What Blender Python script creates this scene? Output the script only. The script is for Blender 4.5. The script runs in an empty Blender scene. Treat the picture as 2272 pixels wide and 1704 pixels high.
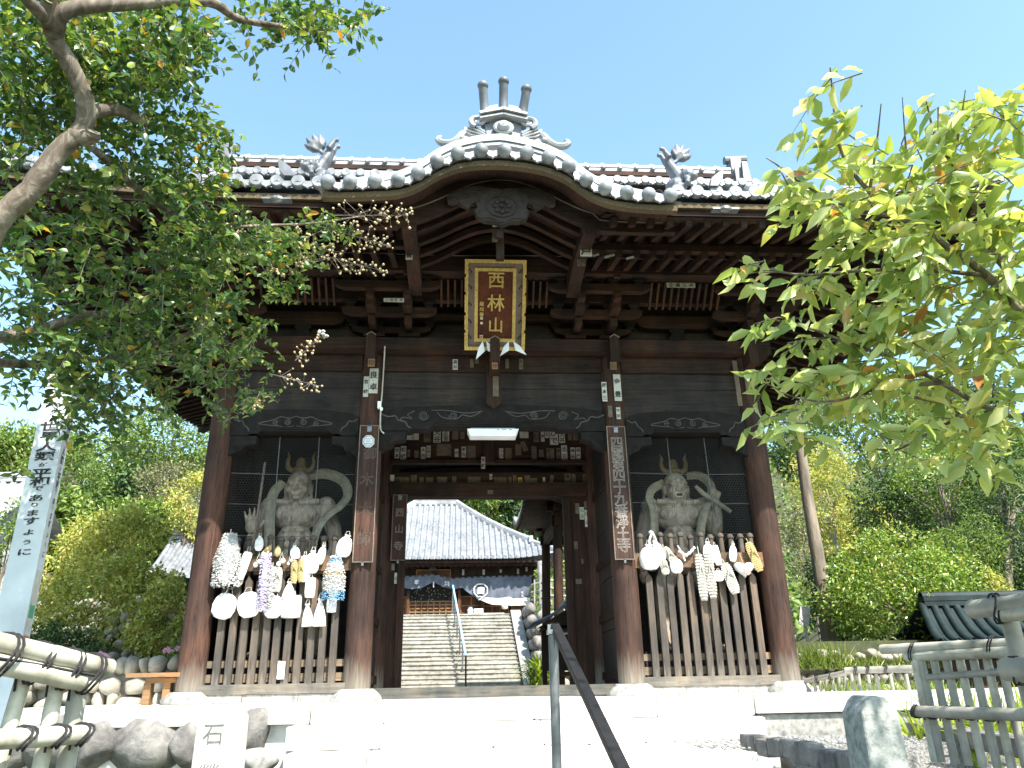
import bpy, bmesh, math, random
import numpy as np
from mathutils import Vector, Matrix
RND = random.Random(7)
SC = bpy.context.scene
COL = SC.collection
# ------------------------------------------------------------------ camera, sky, sun, exposure
CAM_LOC = np.array([-0.469, -10.735, -0.018])
YAW, PITCH, ROLL, FPX = 0.0702, 0.3768, -0.0189, 1700.0
def cam_axes():
    f = np.array([math.sin(YAW) * math.cos(PITCH), math.cos(YAW) * math.cos(PITCH), math.sin(PITCH)])
    r = np.array([math.cos(YAW), -math.sin(YAW), 0.0])
    u = np.cross(r, f)
    return math.cos(ROLL) * r + math.sin(ROLL) * u, -math.sin(ROLL) * r + math.cos(ROLL) * u, f
CR, CU, CF = cam_axes()
cd = bpy.data.cameras.new("camera")
cam = bpy.data.objects.new("camera", cd)
COL.objects.link(cam)
M = Matrix.Identity(4)
for i in range(3):
    M[i][0], M[i][1], M[i][2], M[i][3] = CR[i], CU[i], -CF[i], CAM_LOC[i]
cam.matrix_world = M
cd.sensor_width = 36.0
cd.lens = FPX / 2272.0 * 36.0
cd.clip_start, cd.clip_end = 0.05, 2000.0
SC.camera = cam
SUN_EL, SUN_AZ = 50.0, 27.0        # azimuth: degrees to the right of straight behind the camera
world = bpy.data.worlds.new("World")
SC.world = world
world.use_nodes = True
wn = world.node_tree
sky = wn.nodes.new("ShaderNodeTexSky")
sky.sky_type = 'NISHITA'
sky.sun_disc = False
sky.sun_elevation = math.radians(SUN_EL)
sdir = Vector((math.sin(math.radians(SUN_AZ)) * math.cos(math.radians(SUN_EL)),
               -math.cos(math.radians(SUN_AZ)) * math.cos(math.radians(SUN_EL)), math.sin(math.radians(SUN_EL))))
sky.sun_rotation = math.atan2(sdir.x, sdir.y)
sky.altitude = 50
sky.air_density, sky.dust_density, sky.ozone_density = 1.0, 1.3, 0.6
bg = wn.nodes["Background"]
bg.inputs[1].default_value = 0.15
tint = wn.nodes.new("ShaderNodeMix"); tint.data_type = 'RGBA'; tint.blend_type = 'MULTIPLY'; tint.inputs[0].default_value = 1.0
tint.inputs[7].default_value = (1.09, 1.25, 1.17, 1)
wn.links.new(sky.outputs[0], tint.inputs[6]); wn.links.new(tint.outputs[2], bg.inputs[0])
ld = bpy.data.lights.new("sun", 'SUN')
ld.energy = 4.8
ld.angle = math.radians(0.53)
ld.color = (1.0, 0.95, 0.87)
sun = bpy.data.objects.new("sun", ld)
COL.objects.link(sun)
sun.rotation_euler = sdir.to_track_quat('Z', 'Y').to_euler()
SC.view_settings.view_transform = 'Standard'
SC.view_settings.look = 'None'
SC.view_settings.exposure = 1.42
SC.view_settings.gamma = 1.0
SC.render.engine = 'CYCLES'
SC.cycles.max_bounces = 6
SC.cycles.transparent_max_bounces = 6
SC.cycles.use_adaptive_sampling = True
# ------------------------------------------------------------------ helpers
def ray(x, y):
    return CF + (x - 1136) / FPX * CR - (y - 852) / FPX * CU
def PY(x, y, Y):
    d = ray(x, y); return CAM_LOC + d * ((Y - CAM_LOC[1]) / d[1])
def PX(x, y, X):
    d = ray(x, y); return CAM_LOC + d * ((X - CAM_LOC[0]) / d[0])
def PZ(x, y, Z):
    d = ray(x, y); return CAM_LOC + d * ((Z - CAM_LOC[2]) / d[2])
def V(*a): return np.array(a, float)
def unit(v):
    v = np.asarray(v, float); return v / (np.linalg.norm(v) + 1e-12)
def frame(d, up=(0, 0, 1)):
    d = unit(d); up = np.asarray(up, float)
    if abs(d @ unit(up)) > 0.98: up = V(0, 1, 0) if abs(d[1]) < 0.9 else V(1, 0, 0)
    s = unit(np.cross(d, up)); return s, np.cross(s, d), d
def catmull(pts, n):
    P = [np.asarray(p, float) for p in pts]
    P = [2 * P[0] - P[1]] + P + [2 * P[-1] - P[-2]]
    out = []
    for i in range(1, len(P) - 2):
        for k in range(n):
            t = k / n; a, b, c, d = P[i - 1:i + 3]
            out.append(0.5 * ((2 * b) + (-a + c) * t + (2 * a - 5 * b + 4 * c - d) * t * t + (-a + 3 * b - 3 * c + d) * t ** 3))
    out.append(P[-2]); return out
class MB:
    def __init__(s): s.v = []; s.f = []; s.m = []; s.k = 0
    def add(s, verts, faces, m=0):
        b = len(s.v); s.v.extend([tuple(map(float, p)) for p in verts])
        s.f.extend([tuple(i + b for i in f) for f in faces]); s.m.extend([m] * len(faces))
    def box(s, c, size, R=None, m=0, taper=1.0):
        c = np.asarray(c, float); h = np.asarray(size, float) / 2
        vs = []
        for z in (-1, 1):
            t = taper if z > 0 else 1.0
            for x, y in ((-1, -1), (1, -1), (1, 1), (-1, 1)):
                p = V(x * h[0] * t, y * h[1] * t, z * h[2])
                vs.append(c + (R @ p if R is not None else p))
        s.add(vs, [(3, 2, 1, 0), (4, 5, 6, 7), (0, 1, 5, 4), (1, 2, 6, 5), (2, 3, 7, 6), (3, 0, 4, 7)], m)
    def bar(s, p0, p1, w, h, up=(0, 0, 1), m=0):
        p0 = np.asarray(p0, float); p1 = np.asarray(p1, float)
        a, b, d = frame(p1 - p0, up)
        s.box((p0 + p1) / 2, (w, np.linalg.norm(p1 - p0), h), np.stack([a, d, b], 1), m)
    def tube(s, pts, rad, n=8, caps=True, m=0, flat=None, up=(0, 0, 1)):
        P = [np.asarray(p, float) for p in pts]; k = len(P)
        if np.isscalar(rad): rad = [rad] * k
        vs = []; prev = None
        for i in range(k):
            d = P[min(i + 1, k - 1)] - P[max(i - 1, 0)]
            if prev is None: a, b, _ = frame(d, up)
            else:
                dd = unit(d); a = prev - dd * (prev @ dd); a = unit(a); b = np.cross(a, dd)
            prev = a
            ry = rad[i] * (flat if flat else 1)
            for j in range(n):
                t = 2 * math.pi * j / n
                vs.append(P[i] + a * math.cos(t) * rad[i] + b * math.sin(t) * ry)
        fs = []
        for i in range(k - 1):
            for j in range(n):
                q = (j + 1) % n
                fs.append((i * n + j, i * n + q, (i + 1) * n + q, (i + 1) * n + j))
        if caps:
            fs.append(tuple(range(n - 1, -1, -1))); fs.append(tuple((k - 1) * n + j for j in range(n)))
        s.add(vs, fs, m)
    def prism(s, poly, o, u, v, depth, m=0):
        o, u, v, d = (np.asarray(q, float) for q in (o, u, v, depth))
        n = len(poly); a = [o + u * p[0] + v * p[1] for p in poly]
        s.add(a + [p + d for p in a], [tuple(range(n)), tuple(range(2 * n - 1, n - 1, -1))] +
              [(i, i + n, (i + 1) % n + n, (i + 1) % n) for i in range(n)], m)
    def ell(s, c, r, R=None, nu=10, nv=7, m=0):
        c = np.asarray(c, float); r = V(r, r, r) if np.isscalar(r) else np.asarray(r, float)
        vs = [V(0, 0, -1)]
        for i in range(1, nv):
            t = math.pi * i / nv - math.pi / 2
            for j in range(nu):
                q = 2 * math.pi * j / nu
                vs.append(V(math.cos(t) * math.cos(q), math.cos(t) * math.sin(q), math.sin(t)))
        vs.append(V(0, 0, 1)); N = len(vs) - 1
        vs = [c + ((R @ (p * r)) if R is not None else p * r) for p in vs]
        fs = [(0, 1 + (j + 1) % nu, 1 + j) for j in range(nu)]
        for i in range(nv - 2):
            for j in range(nu):
                a = 1 + i * nu; q = (j + 1) % nu
                fs.append((a + j, a + q, a + nu + q, a + nu + j))
        a = 1 + (nv - 2) * nu
        fs += [(N, a + j, a + (j + 1) % nu) for j in range(nu)]
        s.add(vs, fs, m)
    def lathe(s, c, prof, n=12, axis=(0, 0, 1), m=0, up=(0, 1, 0)):
        c = np.asarray(c, float); a, b, d = frame(axis, up); vs = []; fs = []
        for r, z in prof:
            for j in range(n):
                t = 2 * math.pi * j / n; vs.append(c + d * z + (a * math.cos(t) + b * math.sin(t)) * r)
        for i in range(len(prof) - 1):
            for j in range(n):
                q = (j + 1) % n; fs.append((i * n + j, i * n + q, i * n + n + q, i * n + n + j))
        fs.append(tuple(range(n - 1, -1, -1))); fs.append(tuple((len(prof) - 1) * n + j for j in range(n)))
        s.add(vs, fs, m)
    def grid(s, fn, us, vs_, m=0, thick=0.0):
        P = [[np.asarray(fn(u, v), float) for v in vs_] for u in us]
        nu, nv = len(us), len(vs_)
        s.add([p for r in P for p in r], [(i * nv + j, (i + 1) * nv + j, (i + 1) * nv + j + 1, i * nv + j + 1)
              for i in range(nu - 1) for j in range(nv - 1)], m)
def stones(b, x0, x1, y0, y1, z0, z1, widths, seed, rough=.006, along='x'):
    q = random.Random(seed); x = x0; i = 0
    while x < x1 - .02:
        w = min(widths[i % len(widths)] * q.uniform(.85, 1.15), x1 - x)
        if x1 - x - w < .25: w = x1 - x
        d = q.uniform(-rough, rough); b.box((x + w / 2, (y0 + y1) / 2 + d, (z0 + z1) / 2 + q.uniform(-rough, rough) * .4), (w - .006, y1 - y0, z1 - z0)); x += w; i += 1
ORG = {}
def link_mesh(name, mb, mats, smooth=False, org=V(0, 0, 0)):
    me = bpy.data.meshes.new(name)
    vs = np.array(mb.v, float).reshape(-1, 3) - org
    me.from_pydata([tuple(p) for p in vs], [], mb.f)
    if not isinstance(mats, (list, tuple)): mats = [mats]
    for m in mats: me.materials.append(m)
    if len(mats) > 1: me.polygons.foreach_set("material_index", mb.m)
    bm = bmesh.new(); bm.from_mesh(me); bmesh.ops.recalc_face_normals(bm, faces=bm.faces); bm.to_mesh(me); bm.free()
    if smooth:
        me.polygons.foreach_set("use_smooth", [True] * len(me.polygons))
        if smooth is True: me.set_sharp_from_angle(angle=math.radians(42))
    o = bpy.data.objects.new(name, me); COL.objects.link(o)
    return o
def tag(o, label=None, cat=None, group=None, kind=None):
    if label: o["label"] = label
    if cat: o["category"] = cat
    if group: o["group"] = group
    if kind: o["kind"] = kind
    return o
def thing(name, label, cat, loc=(0, 0, 0), group=None):
    o = bpy.data.objects.new(name, None); COL.objects.link(o)
    o.empty_display_size = 0.2
    o.location = loc; ORG[o] = V(*loc)
    return tag(o, label, cat, group)
def part(name, mb, mats, parent, smooth=False, label=None, kind=None):
    org = ORG[parent]; o = link_mesh(name, mb, mats, smooth, org)
    o.parent = parent; ORG[o] = org
    return tag(o, label, None, None, kind)
def solo(name, mb, mats, label=None, cat=None, group=None, kind=None, smooth=False, loc=None):
    if loc is None:
        a = np.array(mb.v); loc = V((a[:, 0].min() + a[:, 0].max()) / 2, (a[:, 1].min() + a[:, 1].max()) / 2, a[:, 2].min())
        if kind in ("structure", "stuff"): loc = V(0, 0, 0)
    o = link_mesh(name, mb, mats, smooth, np.asarray(loc, float)); o.location = tuple(loc); ORG[o] = np.asarray(loc, float)
    return tag(o, label, cat, group, kind)
def remesh(mb, voxel, smooth_it=3, name="tmp"):
    o = link_mesh(name, mb, [])
    r = o.modifiers.new("r", 'REMESH'); r.mode = 'VOXEL'; r.voxel_size = voxel
    if smooth_it:
        q = o.modifiers.new("s", 'SMOOTH'); q.iterations = smooth_it; q.factor = 0.5
    dg = bpy.context.evaluated_depsgraph_get()
    me = bpy.data.meshes.new_from_object(o.evaluated_get(dg))
    out = MB(); out.v = [tuple(v.co) for v in me.vertices]; out.f = [tuple(p.vertices) for p in me.polygons]; out.m = [0] * len(out.f)
    old = o.data; bpy.data.objects.remove(o); bpy.data.meshes.remove(old); bpy.data.meshes.remove(me)
    return out
# ------------------------------------------------------------------ lettering (built-in font, turned into mesh)
GL = {}
def glyph(ch, style="fill"):
    key = (ch, style)
    if key not in GL:
        c = bpy.data.curves.new("g", 'FONT'); c.body = ch; c.resolution_u = 3; c.size = 1.0
        if style == "raised": c.extrude = 0.05; c.offset = 0.013
        if style == "bold": c.offset = 0.02
        if style == "outline": c.fill_mode = 'NONE'; c.bevel_depth = 0.018; c.bevel_resolution = 0
        o = bpy.data.objects.new("g", c); COL.objects.link(o)
        bpy.context.view_layer.update()
        me = bpy.data.meshes.new_from_object(o.evaluated_get(bpy.context.evaluated_depsgraph_get()))
        vs = np.array([v.co[:] for v in me.vertices]).reshape(-1, 3); fs = [tuple(p.vertices) for p in me.polygons]
        if len(vs):
            mid = (vs[:, :2].min(0) + vs[:, :2].max(0)) / 2
            vs[:, :2] -= mid if ord(ch) > 0x2000 else V(mid[0], 0.33)
        bpy.data.objects.remove(o); bpy.data.curves.remove(c); bpy.data.meshes.remove(me)
        GL[key] = (vs, fs)
    return GL[key]
def write(mb, text, o, u, v, size, step=None, style="fill", m=0, horizontal=False, lift=0.003):
    """text centred on o; u right, v up; vertical column by default"""
    o, u, v = np.asarray(o, float), unit(u), unit(v); n = np.cross(u, v)
    sizes = size if isinstance(size, (list, tuple)) else [size] * len(text)
    step = step or sizes[0] * 1.05; L = step * (len(text) - 1)
    for i, ch in enumerate(text):
        if ch == ' ': continue
        vs, fs = glyph(ch, style); c = o + (u * (i * step - L / 2) if horizontal else v * (L / 2 - i * step)) + n * lift
        s_ = sizes[i]
        mb.add([c + u * p[0] * s_ + v * p[1] * s_ + n * p[2] * s_ for p in vs], fs, m)
# ------------------------------------------------------------------ materials
def mat(name):
    m = bpy.data.materials.new(name); m.use_nodes = True
    nt = m.node_tree; return m, nt, nt.nodes["Principled BSDF"]
def nd(nt, t, **kw):
    n = nt.nodes.new(t)
    for k, v in kw.items():
        if hasattr(n, k): setattr(n, k, v)
        else: n.inputs[k.replace("_", " ")].default_value = v
    return n
def ramp(nt, src, stops):
    r = nt.nodes.new("ShaderNodeValToRGB"); e = r.color_ramp.elements
    while len(e) < len(stops): e.new(0.5)
    for i, (p, c) in enumerate(stops): e[i].position = p; e[i].color = (*c, 1)
    nt.links.new(src, r.inputs[0]); return r.outputs[0]
def coords(nt, scale=(1, 1, 1)):
    t = nt.nodes.new("ShaderNodeNewGeometry"); mp = nt.nodes.new("ShaderNodeMapping")
    mp.inputs["Scale"].default_value = scale; nt.links.new(t.outputs["Position"], mp.inputs[0]); return mp.outputs[0]
def noise(nt, vec, scale=5, detail=6, rough=0.6, dist=0.0):
    n = nt.nodes.new("ShaderNodeTexNoise"); n.inputs["Scale"].default_value = scale; n.inputs["Detail"].default_value = detail
    n.inputs["Roughness"].default_value = rough; n.inputs["Distortion"].default_value = dist
    nt.links.new(vec, n.inputs["Vector"]); return n.outputs["Fac"]
def mixc(nt, fac, a, b, mode='MIX'):
    n = nt.nodes.new("ShaderNodeMix"); n.data_type = 'RGBA'; n.blend_type = mode
    for k, val in ((0, fac), (6, a), (7, b)):
        if hasattr(val, "is_linked") or isinstance(val, bpy.types.NodeSocket): nt.links.new(val, n.inputs[k])
        else: n.inputs[k].default_value = (*val, 1) if isinstance(val, tuple) else val
    return n.outputs[2]
def bump(nt, bs, h, strength=0.4, dist=0.01):
    b = nt.nodes.new("ShaderNodeBump"); b.inputs["Strength"].default_value = strength; b.inputs["Distance"].default_value = dist
    nt.links.new(h, b.inputs["Height"]); nt.links.new(b.outputs[0], bs.inputs["Normal"])
def noisy(name, c0, c1, scale=6, stretch=(1, 1, 1), rough=0.7, bmp=0.3, bdist=0.01, c2=None, detail=8, spec=0.5, metal=0.0, lo=0.3, hi=0.7, dist=0.0):
    m, nt, bs = mat(name); v = coords(nt, stretch); f = noise(nt, v, scale, detail, 0.62, dist)
    st = [(lo, c0), (hi, c1)] if c2 is None else [(lo, c0), ((lo + hi) / 2, c1), (hi, c2)]
    c = ramp(nt, f, st)
    g = noise(nt, coords(nt), 1.3, 3, 0.5)
    c = mixc(nt, 1.0, c, ramp(nt, g, [(0.3, (0.72, 0.72, 0.72)), (0.7, (1.12, 1.12, 1.12))]), 'MULTIPLY')
    nt.links.new(c, bs.inputs["Base Color"]); bs.inputs["Roughness"].default_value = rough
    bs.inputs["Specular IOR Level"].default_value = spec; bs.inputs["Metallic"].default_value = metal
    if bmp: bump(nt, bs, f, bmp, bdist)
    return m
def plain(name, c, rough=0.6, metal=0.0, spec=0.5):
    return noisy(name, tuple(x * 0.86 for x in c), tuple(min(1, x * 1.08) for x in c), 9, rough=rough, bmp=0.08, metal=metal, spec=spec)
def wood(name, c0, c1, axis, bleach=None):
    st = [14, 14, 14]; st["xyz".index(axis)] = 0.8
    m, nt, bs = mat(name); f = noise(nt, coords(nt, st), 2.2, 9, 0.65, 0.4)
    c = ramp(nt, f, [(0.28, c0), (0.72, c1)])
    g = noise(nt, coords(nt, (1, 1, .45)), 2.3, 5, 0.6)
    c = mixc(nt, 1.0, c, ramp(nt, g, [(0.3, (0.48, 0.52, 0.60)), (0.52, (.95, .92, .92)), (0.7, (1.5, 1.25, 1.1))]), 'MULTIPLY')
    crack = noise(nt, coords(nt, [s_ * 2.2 for s_ in st]), 3.0, 3, 0.5)
    c = mixc(nt, ramp(nt, crack, [(0.30, (1, 1, 1)), (0.36, (0, 0, 0))]), c, tuple(x * 0.35 for x in c0))
    if bleach:   # rain-splashed, silvered foot of the posts
        sp = nt.nodes.new("ShaderNodeSeparateXYZ"); nt.links.new(coords(nt), sp.inputs[0])
        w = nt.nodes.new("ShaderNodeMath"); w.operation = 'MULTIPLY_ADD'
        nt.links.new(f, w.inputs[0]); w.inputs[1].default_value = 0.9; nt.links.new(sp.outputs[2], w.inputs[2])
        c = mixc(nt, ramp(nt, w.outputs[0], [(0.34, (1, 1, 1)), (bleach, (0, 0, 0))]), c, (0.21, 0.185, 0.15))
    nt.links.new(c, bs.inputs["Base Color"]); bs.inputs["Roughness"].default_value = 0.72
    bs.inputs["Specular IOR Level"].default_value = 0.12
    bump(nt, bs, f, 0.45, 0.006); return m
def leafmat(name, stops, trans=0.35, rough=0.45, spec=0.4):
    m, nt, bs = mat(name); g = nt.nodes.new("ShaderNodeNewGeometry")
    c = ramp(nt, g.outputs["Random Per Island"], stops)
    n = noise(nt, coords(nt), 3.0, 2, 0.5)
    c = mixc(nt, 1.0, c, ramp(nt, n, [(0.3, (0.75, 0.8, 0.75)), (0.7, (1.2, 1.15, 1.0))]), 'MULTIPLY')
    nt.links.new(c, bs.inputs["Base Color"]); bs.inputs["Roughness"].default_value = rough
    bs.inputs["Specular IOR Level"].default_value = spec
    t = nt.nodes.new("ShaderNodeBsdfTranslucent")
    c2 = mixc(nt, 1.0, c, (1.15, 1.1, 0.45), 'MULTIPLY'); nt.links.new(c2, t.inputs[0])
    mx = nt.nodes.new("ShaderNodeMixShader"); mx.inputs[0].default_value = trans
    nt.links.new(bs.outputs[0], mx.inputs[1]); nt.links.new(t.outputs[0], mx.inputs[2])
    nt.links.new(mx.outputs[0], nt.nodes["Material Output"].inputs[0]); return m
WD0, WD1 = (0.017, 0.011, 0.0088), (0.056, 0.033, 0.024)
W_X = wood("old_wood_across", WD0, WD1, 'x'); W_Y = wood("old_wood_deep", WD0, WD1, 'y'); W_Z = wood("old_wood_upright", WD0, WD1, 'z')
W_COL = wood("column_wood", (0.026, 0.0165, 0.0145), (0.084, 0.048, 0.035), 'z', bleach=0.82)
W_PANEL = wood("panel_wood", (0.024, 0.020, 0.0185), (0.056, 0.047, 0.042), 'x')
W_GREY = wood("weathered_picket_wood", (0.060, 0.051, 0.042), (0.125, 0.106, 0.087), 'z', bleach=0.62)
W_SILL = wood("weathered_sill_wood", (0.11, 0.10, 0.082), (0.22, 0.195, 0.16), 'x')
W_THR = wood("worn_threshold_wood", (0.055, 0.055, 0.048), (0.13, 0.125, 0.11), 'x')
W_TAN = wood("tan_wood", (0.15, 0.088, 0.045), (0.27, 0.165, 0.085), 'x')
W_SLAT = wood("pale_rail_wood", (0.13, 0.10, 0.068), (0.25, 0.20, 0.14), 'x')
W_COVE = wood("brown_slat_wood", (0.034, 0.018, 0.011), (0.075, 0.040, 0.024), 'z')
W_PEND = noisy("pendant_wood", (0.022, 0.017, 0.0155), (0.055, 0.043, 0.038), 9, rough=0.7, bmp=0.3, spec=0.2)
W_RED = wood("red_brown_wood", (0.06, 0.028, 0.015), (0.12, 0.056, 0.030), 'z')
W_CARVE = noisy("carved_wood", (0.009, 0.0075, 0.0072), (0.022, 0.018, 0.0165), 9, rough=0.75, bmp=0.3, spec=0.15)
W_EDGE = noisy("pale_carving_edge", (0.045, 0.040, 0.037), (0.085, 0.076, 0.07), 12, rough=0.7)
TILE = noisy("silver_roof_tile", (0.19, 0.20, 0.215), (0.31, 0.315, 0.325), 5, rough=0.5, bmp=0.3, c2=(0.43, 0.43, 0.435), lo=0.25, hi=0.8, spec=0.5)
TILE_E = noisy("dull_or_shaded_tile", (0.10, 0.11, 0.12), (0.20, 0.21, 0.225), 7, rough=0.5, bmp=0.3, c2=(0.29, 0.295, 0.305))  # darker tone puts shade into the gate's end caps; also a duller roof tile
TILE_D = noisy("grey_roof_tile", (0.07, 0.078, 0.09), (0.17, 0.18, 0.20), 4, rough=0.5, bmp=0.15)
TILE_G = noisy("dark_green_roof", (0.008, 0.015, 0.015), (0.022, 0.037, 0.037), 4, rough=0.6, bmp=0.25, spec=0.2)
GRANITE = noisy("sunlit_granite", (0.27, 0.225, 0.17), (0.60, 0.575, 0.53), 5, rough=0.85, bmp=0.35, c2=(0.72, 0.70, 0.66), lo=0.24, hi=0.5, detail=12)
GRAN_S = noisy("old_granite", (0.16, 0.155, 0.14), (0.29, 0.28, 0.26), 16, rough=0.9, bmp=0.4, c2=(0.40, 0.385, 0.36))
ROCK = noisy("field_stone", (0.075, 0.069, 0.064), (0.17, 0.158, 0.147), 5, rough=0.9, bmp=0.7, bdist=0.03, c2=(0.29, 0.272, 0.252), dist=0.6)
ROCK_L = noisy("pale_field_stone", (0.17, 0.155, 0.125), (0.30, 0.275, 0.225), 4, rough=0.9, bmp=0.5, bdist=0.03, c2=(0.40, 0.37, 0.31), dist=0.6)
GRAVEL = noisy("gravel", (0.085, 0.083, 0.082), (0.22, 0.215, 0.205), 45, rough=0.95, bmp=0.9, bdist=0.02, c2=(0.38, 0.37, 0.35))
SOIL = noisy("earth", (0.028, 0.036, 0.013), (0.075, 0.08, 0.034), 8, rough=0.95, bmp=0.6, bdist=0.03)
STAIR = noisy("stair_stone", (0.18, 0.17, 0.14), (0.32, 0.305, 0.265), 7, rough=0.9, bmp=0.3, c2=(0.42, 0.405, 0.36))
GOLD = noisy("aged_gilding", (0.34, 0.22, 0.06), (0.66, 0.47, 0.15), 30, rough=0.45, bmp=0.3, spec=0.5, metal=0.35)
LACQ = wood("plaque_wood", (0.060, 0.020, 0.012), (0.120, 0.042, 0.024), 'z')
PLQ_B = noisy("plaque_border_wood", (0.085, 0.06, 0.05), (0.16, 0.115, 0.10), 12, rough=0.6)
PAPER = noisy("aged_paper", (0.40, 0.38, 0.33), (0.58, 0.56, 0.50), 14, rough=0.85, bmp=0.1)
PAPER_T = noisy("brown_old_paper", (0.085, 0.065, 0.045), (0.17, 0.13, 0.09), 14, rough=0.85, bmp=0.1)
WHITE = noisy("white_paint", (0.74, 0.75, 0.76), (0.82, 0.83, 0.84), 8, rough=0.4, bmp=0.03)
POLE_W = noisy("pale_pole_paint", (0.50, 0.54, 0.57), (0.62, 0.66, 0.69), 6, rough=0.5, bmp=0.06)
CLOTH = noisy("white_cloth", (0.44, 0.43, 0.41), (0.74, 0.73, 0.71), 16, rough=0.9, bmp=0.9, bdist=0.02, dist=0.8)
STRAW = noisy("straw", (0.24, 0.175, 0.07), (0.50, 0.39, 0.18), 60, rough=0.85, bmp=0.6, bdist=0.004)
STRAW_G = noisy("grey_straw", (0.20, 0.185, 0.155), (0.56, 0.53, 0.47), 45, rough=0.85, bmp=0.8, bdist=0.006)
PURPLE = noisy("purple_and_white_paper", (0.24, 0.17, 0.40), (0.62, 0.55, 0.74), 55, rough=0.8, bmp=0.3, c2=(0.80, 0.78, 0.82))
BLUEP = noisy("blue_paper", (0.05, 0.20, 0.38), (0.25, 0.52, 0.72), 50, rough=0.8, bmp=0.3)
PINKISH = plain("brownish_pink_paper", (0.34, 0.22, 0.21))
INK = plain("black_ink", (0.012, 0.012, 0.013), 0.7)
RED = plain("seal_red", (0.5, 0.08, 0.06)); GREEN_P = plain("green_print", (0.05, 0.32, 0.16)); YEL = plain("yellow_paper", (0.70, 0.46, 0.05))
STEEL = noisy("galvanised_steel", (0.13, 0.135, 0.14), (0.23, 0.235, 0.24), 10, rough=0.38, bmp=0.05, metal=0.6)
DARKST = noisy("dark_painted_steel", (0.007, 0.007, 0.0075), (0.018, 0.018, 0.019), 18, rough=0.65, bmp=0.05, spec=0.25)
BLUEST = noisy("pale_blue_painted_steel", (0.20, 0.34, 0.48), (0.32, 0.48, 0.62), 8, rough=0.4, bmp=0.05)
WIRE = plain("galvanised_wire", (0.14, 0.14, 0.135), 0.7)
STATUE = noisy("bare_statue_wood", (0.155, 0.118, 0.084), (0.36, 0.29, 0.22), 13, stretch=(1, 1, 0.35), rough=0.8, bmp=0.4, c2=(0.52, 0.445, 0.355), dist=1.0)
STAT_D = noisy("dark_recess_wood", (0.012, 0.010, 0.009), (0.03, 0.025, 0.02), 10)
STAT_G = noisy("worn_gilded_crown", (0.10, 0.075, 0.035), (0.24, 0.18, 0.085), 14, rough=0.7)
SCARF = noisy("statue_scarf_wood", (0.20, 0.175, 0.12), (0.38, 0.34, 0.25), 12, rough=0.8, bmp=0.3)
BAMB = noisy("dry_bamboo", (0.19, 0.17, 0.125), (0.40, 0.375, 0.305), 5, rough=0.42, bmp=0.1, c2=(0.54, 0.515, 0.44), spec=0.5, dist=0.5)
BAMB_G = noisy("old_or_shaded_bamboo", (0.19, 0.178, 0.148), (0.40, 0.375, 0.32), 5, rough=0.5, bmp=0.15)
CORD = plain("black_palm_cord", (0.018, 0.016, 0.018), 0.85)
BARK = noisy("smooth_mottled_bark", (0.06, 0.042, 0.03), (0.155, 0.12, 0.088), 13, stretch=(1, 1, 0.5), rough=0.85, bmp=0.9, c2=(0.37, 0.32, 0.26), dist=1.2)
BARK_D = noisy("rough_bark", (0.10, 0.08, 0.06), (0.27, 0.22, 0.17), 9, stretch=(1, 1, 0.15), rough=0.9, bmp=0.9, bdist=0.03)
TWIG = noisy("twig_bark", (0.12, 0.09, 0.07), (0.30, 0.25, 0.20), 20, rough=0.8)
NAVY = noisy("navy_curtain_cloth", (0.075, 0.088, 0.12), (0.12, 0.135, 0.17), 4, rough=0.9, bmp=0.2)
CONCR = noisy("plaster", (0.45, 0.44, 0.41), (0.60, 0.59, 0.56), 6, rough=0.9)
BARKFIB = noisy("cypress_bark_edge", (0.035, 0.024, 0.014), (0.16, 0.115, 0.06), 40, stretch=(2, 2, 0.6), rough=0.95, bmp=0.8, bdist=0.01)
L_MYR = leafmat("myrtle_leaves", [(0.0, (0.042, 0.105, 0.040)), (0.5, (0.090, 0.180, 0.048)), (0.80, (0.20, 0.29, 0.07)), (0.975, (0.40, 0.45, 0.14)), (0.99, (0.60, 0.30, 0.05))], 0.42, 0.34, 0.6)
L_CHE = leafmat("cherry_leaves", [(0.0, (0.25, 0.35, 0.12)), (0.4, (0.45, 0.55, 0.23)), (0.88, (0.66, 0.71, 0.38)), (0.965, (0.68, 0.60, 0.24)), (0.992, (0.52, 0.22, 0.08))], 0.46, 0.28, 0.8)
L_YEL = leafmat("yellow_green_leaves", [(0.0, (0.23, 0.29, 0.07)), (0.5, (0.46, 0.49, 0.15)), (0.9, (0.66, 0.62, 0.25)), (0.99, (0.62, 0.40, 0.15))], 0.45)
L_MID = leafmat("mid_green_leaves", [(0.0, (0.085, 0.15, 0.035)), (0.6, (0.175, 0.27, 0.065)), (0.95, (0.33, 0.39, 0.12))], 0.38)
L_DRK = leafmat("dark_green_leaves", [(0.0, (0.024, 0.058, 0.022)), (0.6, (0.056, 0.112, 0.040)), (0.95, (0.14, 0.20, 0.065))], 0.28)
L_GRY = leafmat("grey_olive_leaves", [(0.0, (0.12, 0.13, 0.075)), (0.6, (0.22, 0.22, 0.13)), (0.95, (0.30, 0.29, 0.17))], 0.3)
L_BUSH = leafmat("glossy_bush_leaves", [(0.0, (0.09, 0.17, 0.03)), (0.55, (0.21, 0.33, 0.065)), (0.9, (0.38, 0.46, 0.11)), (0.985, (0.42, 0.34, 0.11))], 0.36, 0.3, 0.6)
L_GRASS = leafmat("grass_blades", [(0.0, (0.07, 0.12, 0.02)), (0.6, (0.16, 0.23, 0.045)), (0.95, (0.34, 0.36, 0.10))], 0.35)
L_CLIV = leafmat("strap_leaves", [(0.0, (0.14, 0.22, 0.02)), (0.6, (0.30, 0.40, 0.05)), (0.95, (0.46, 0.52, 0.10))], 0.4)
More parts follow.
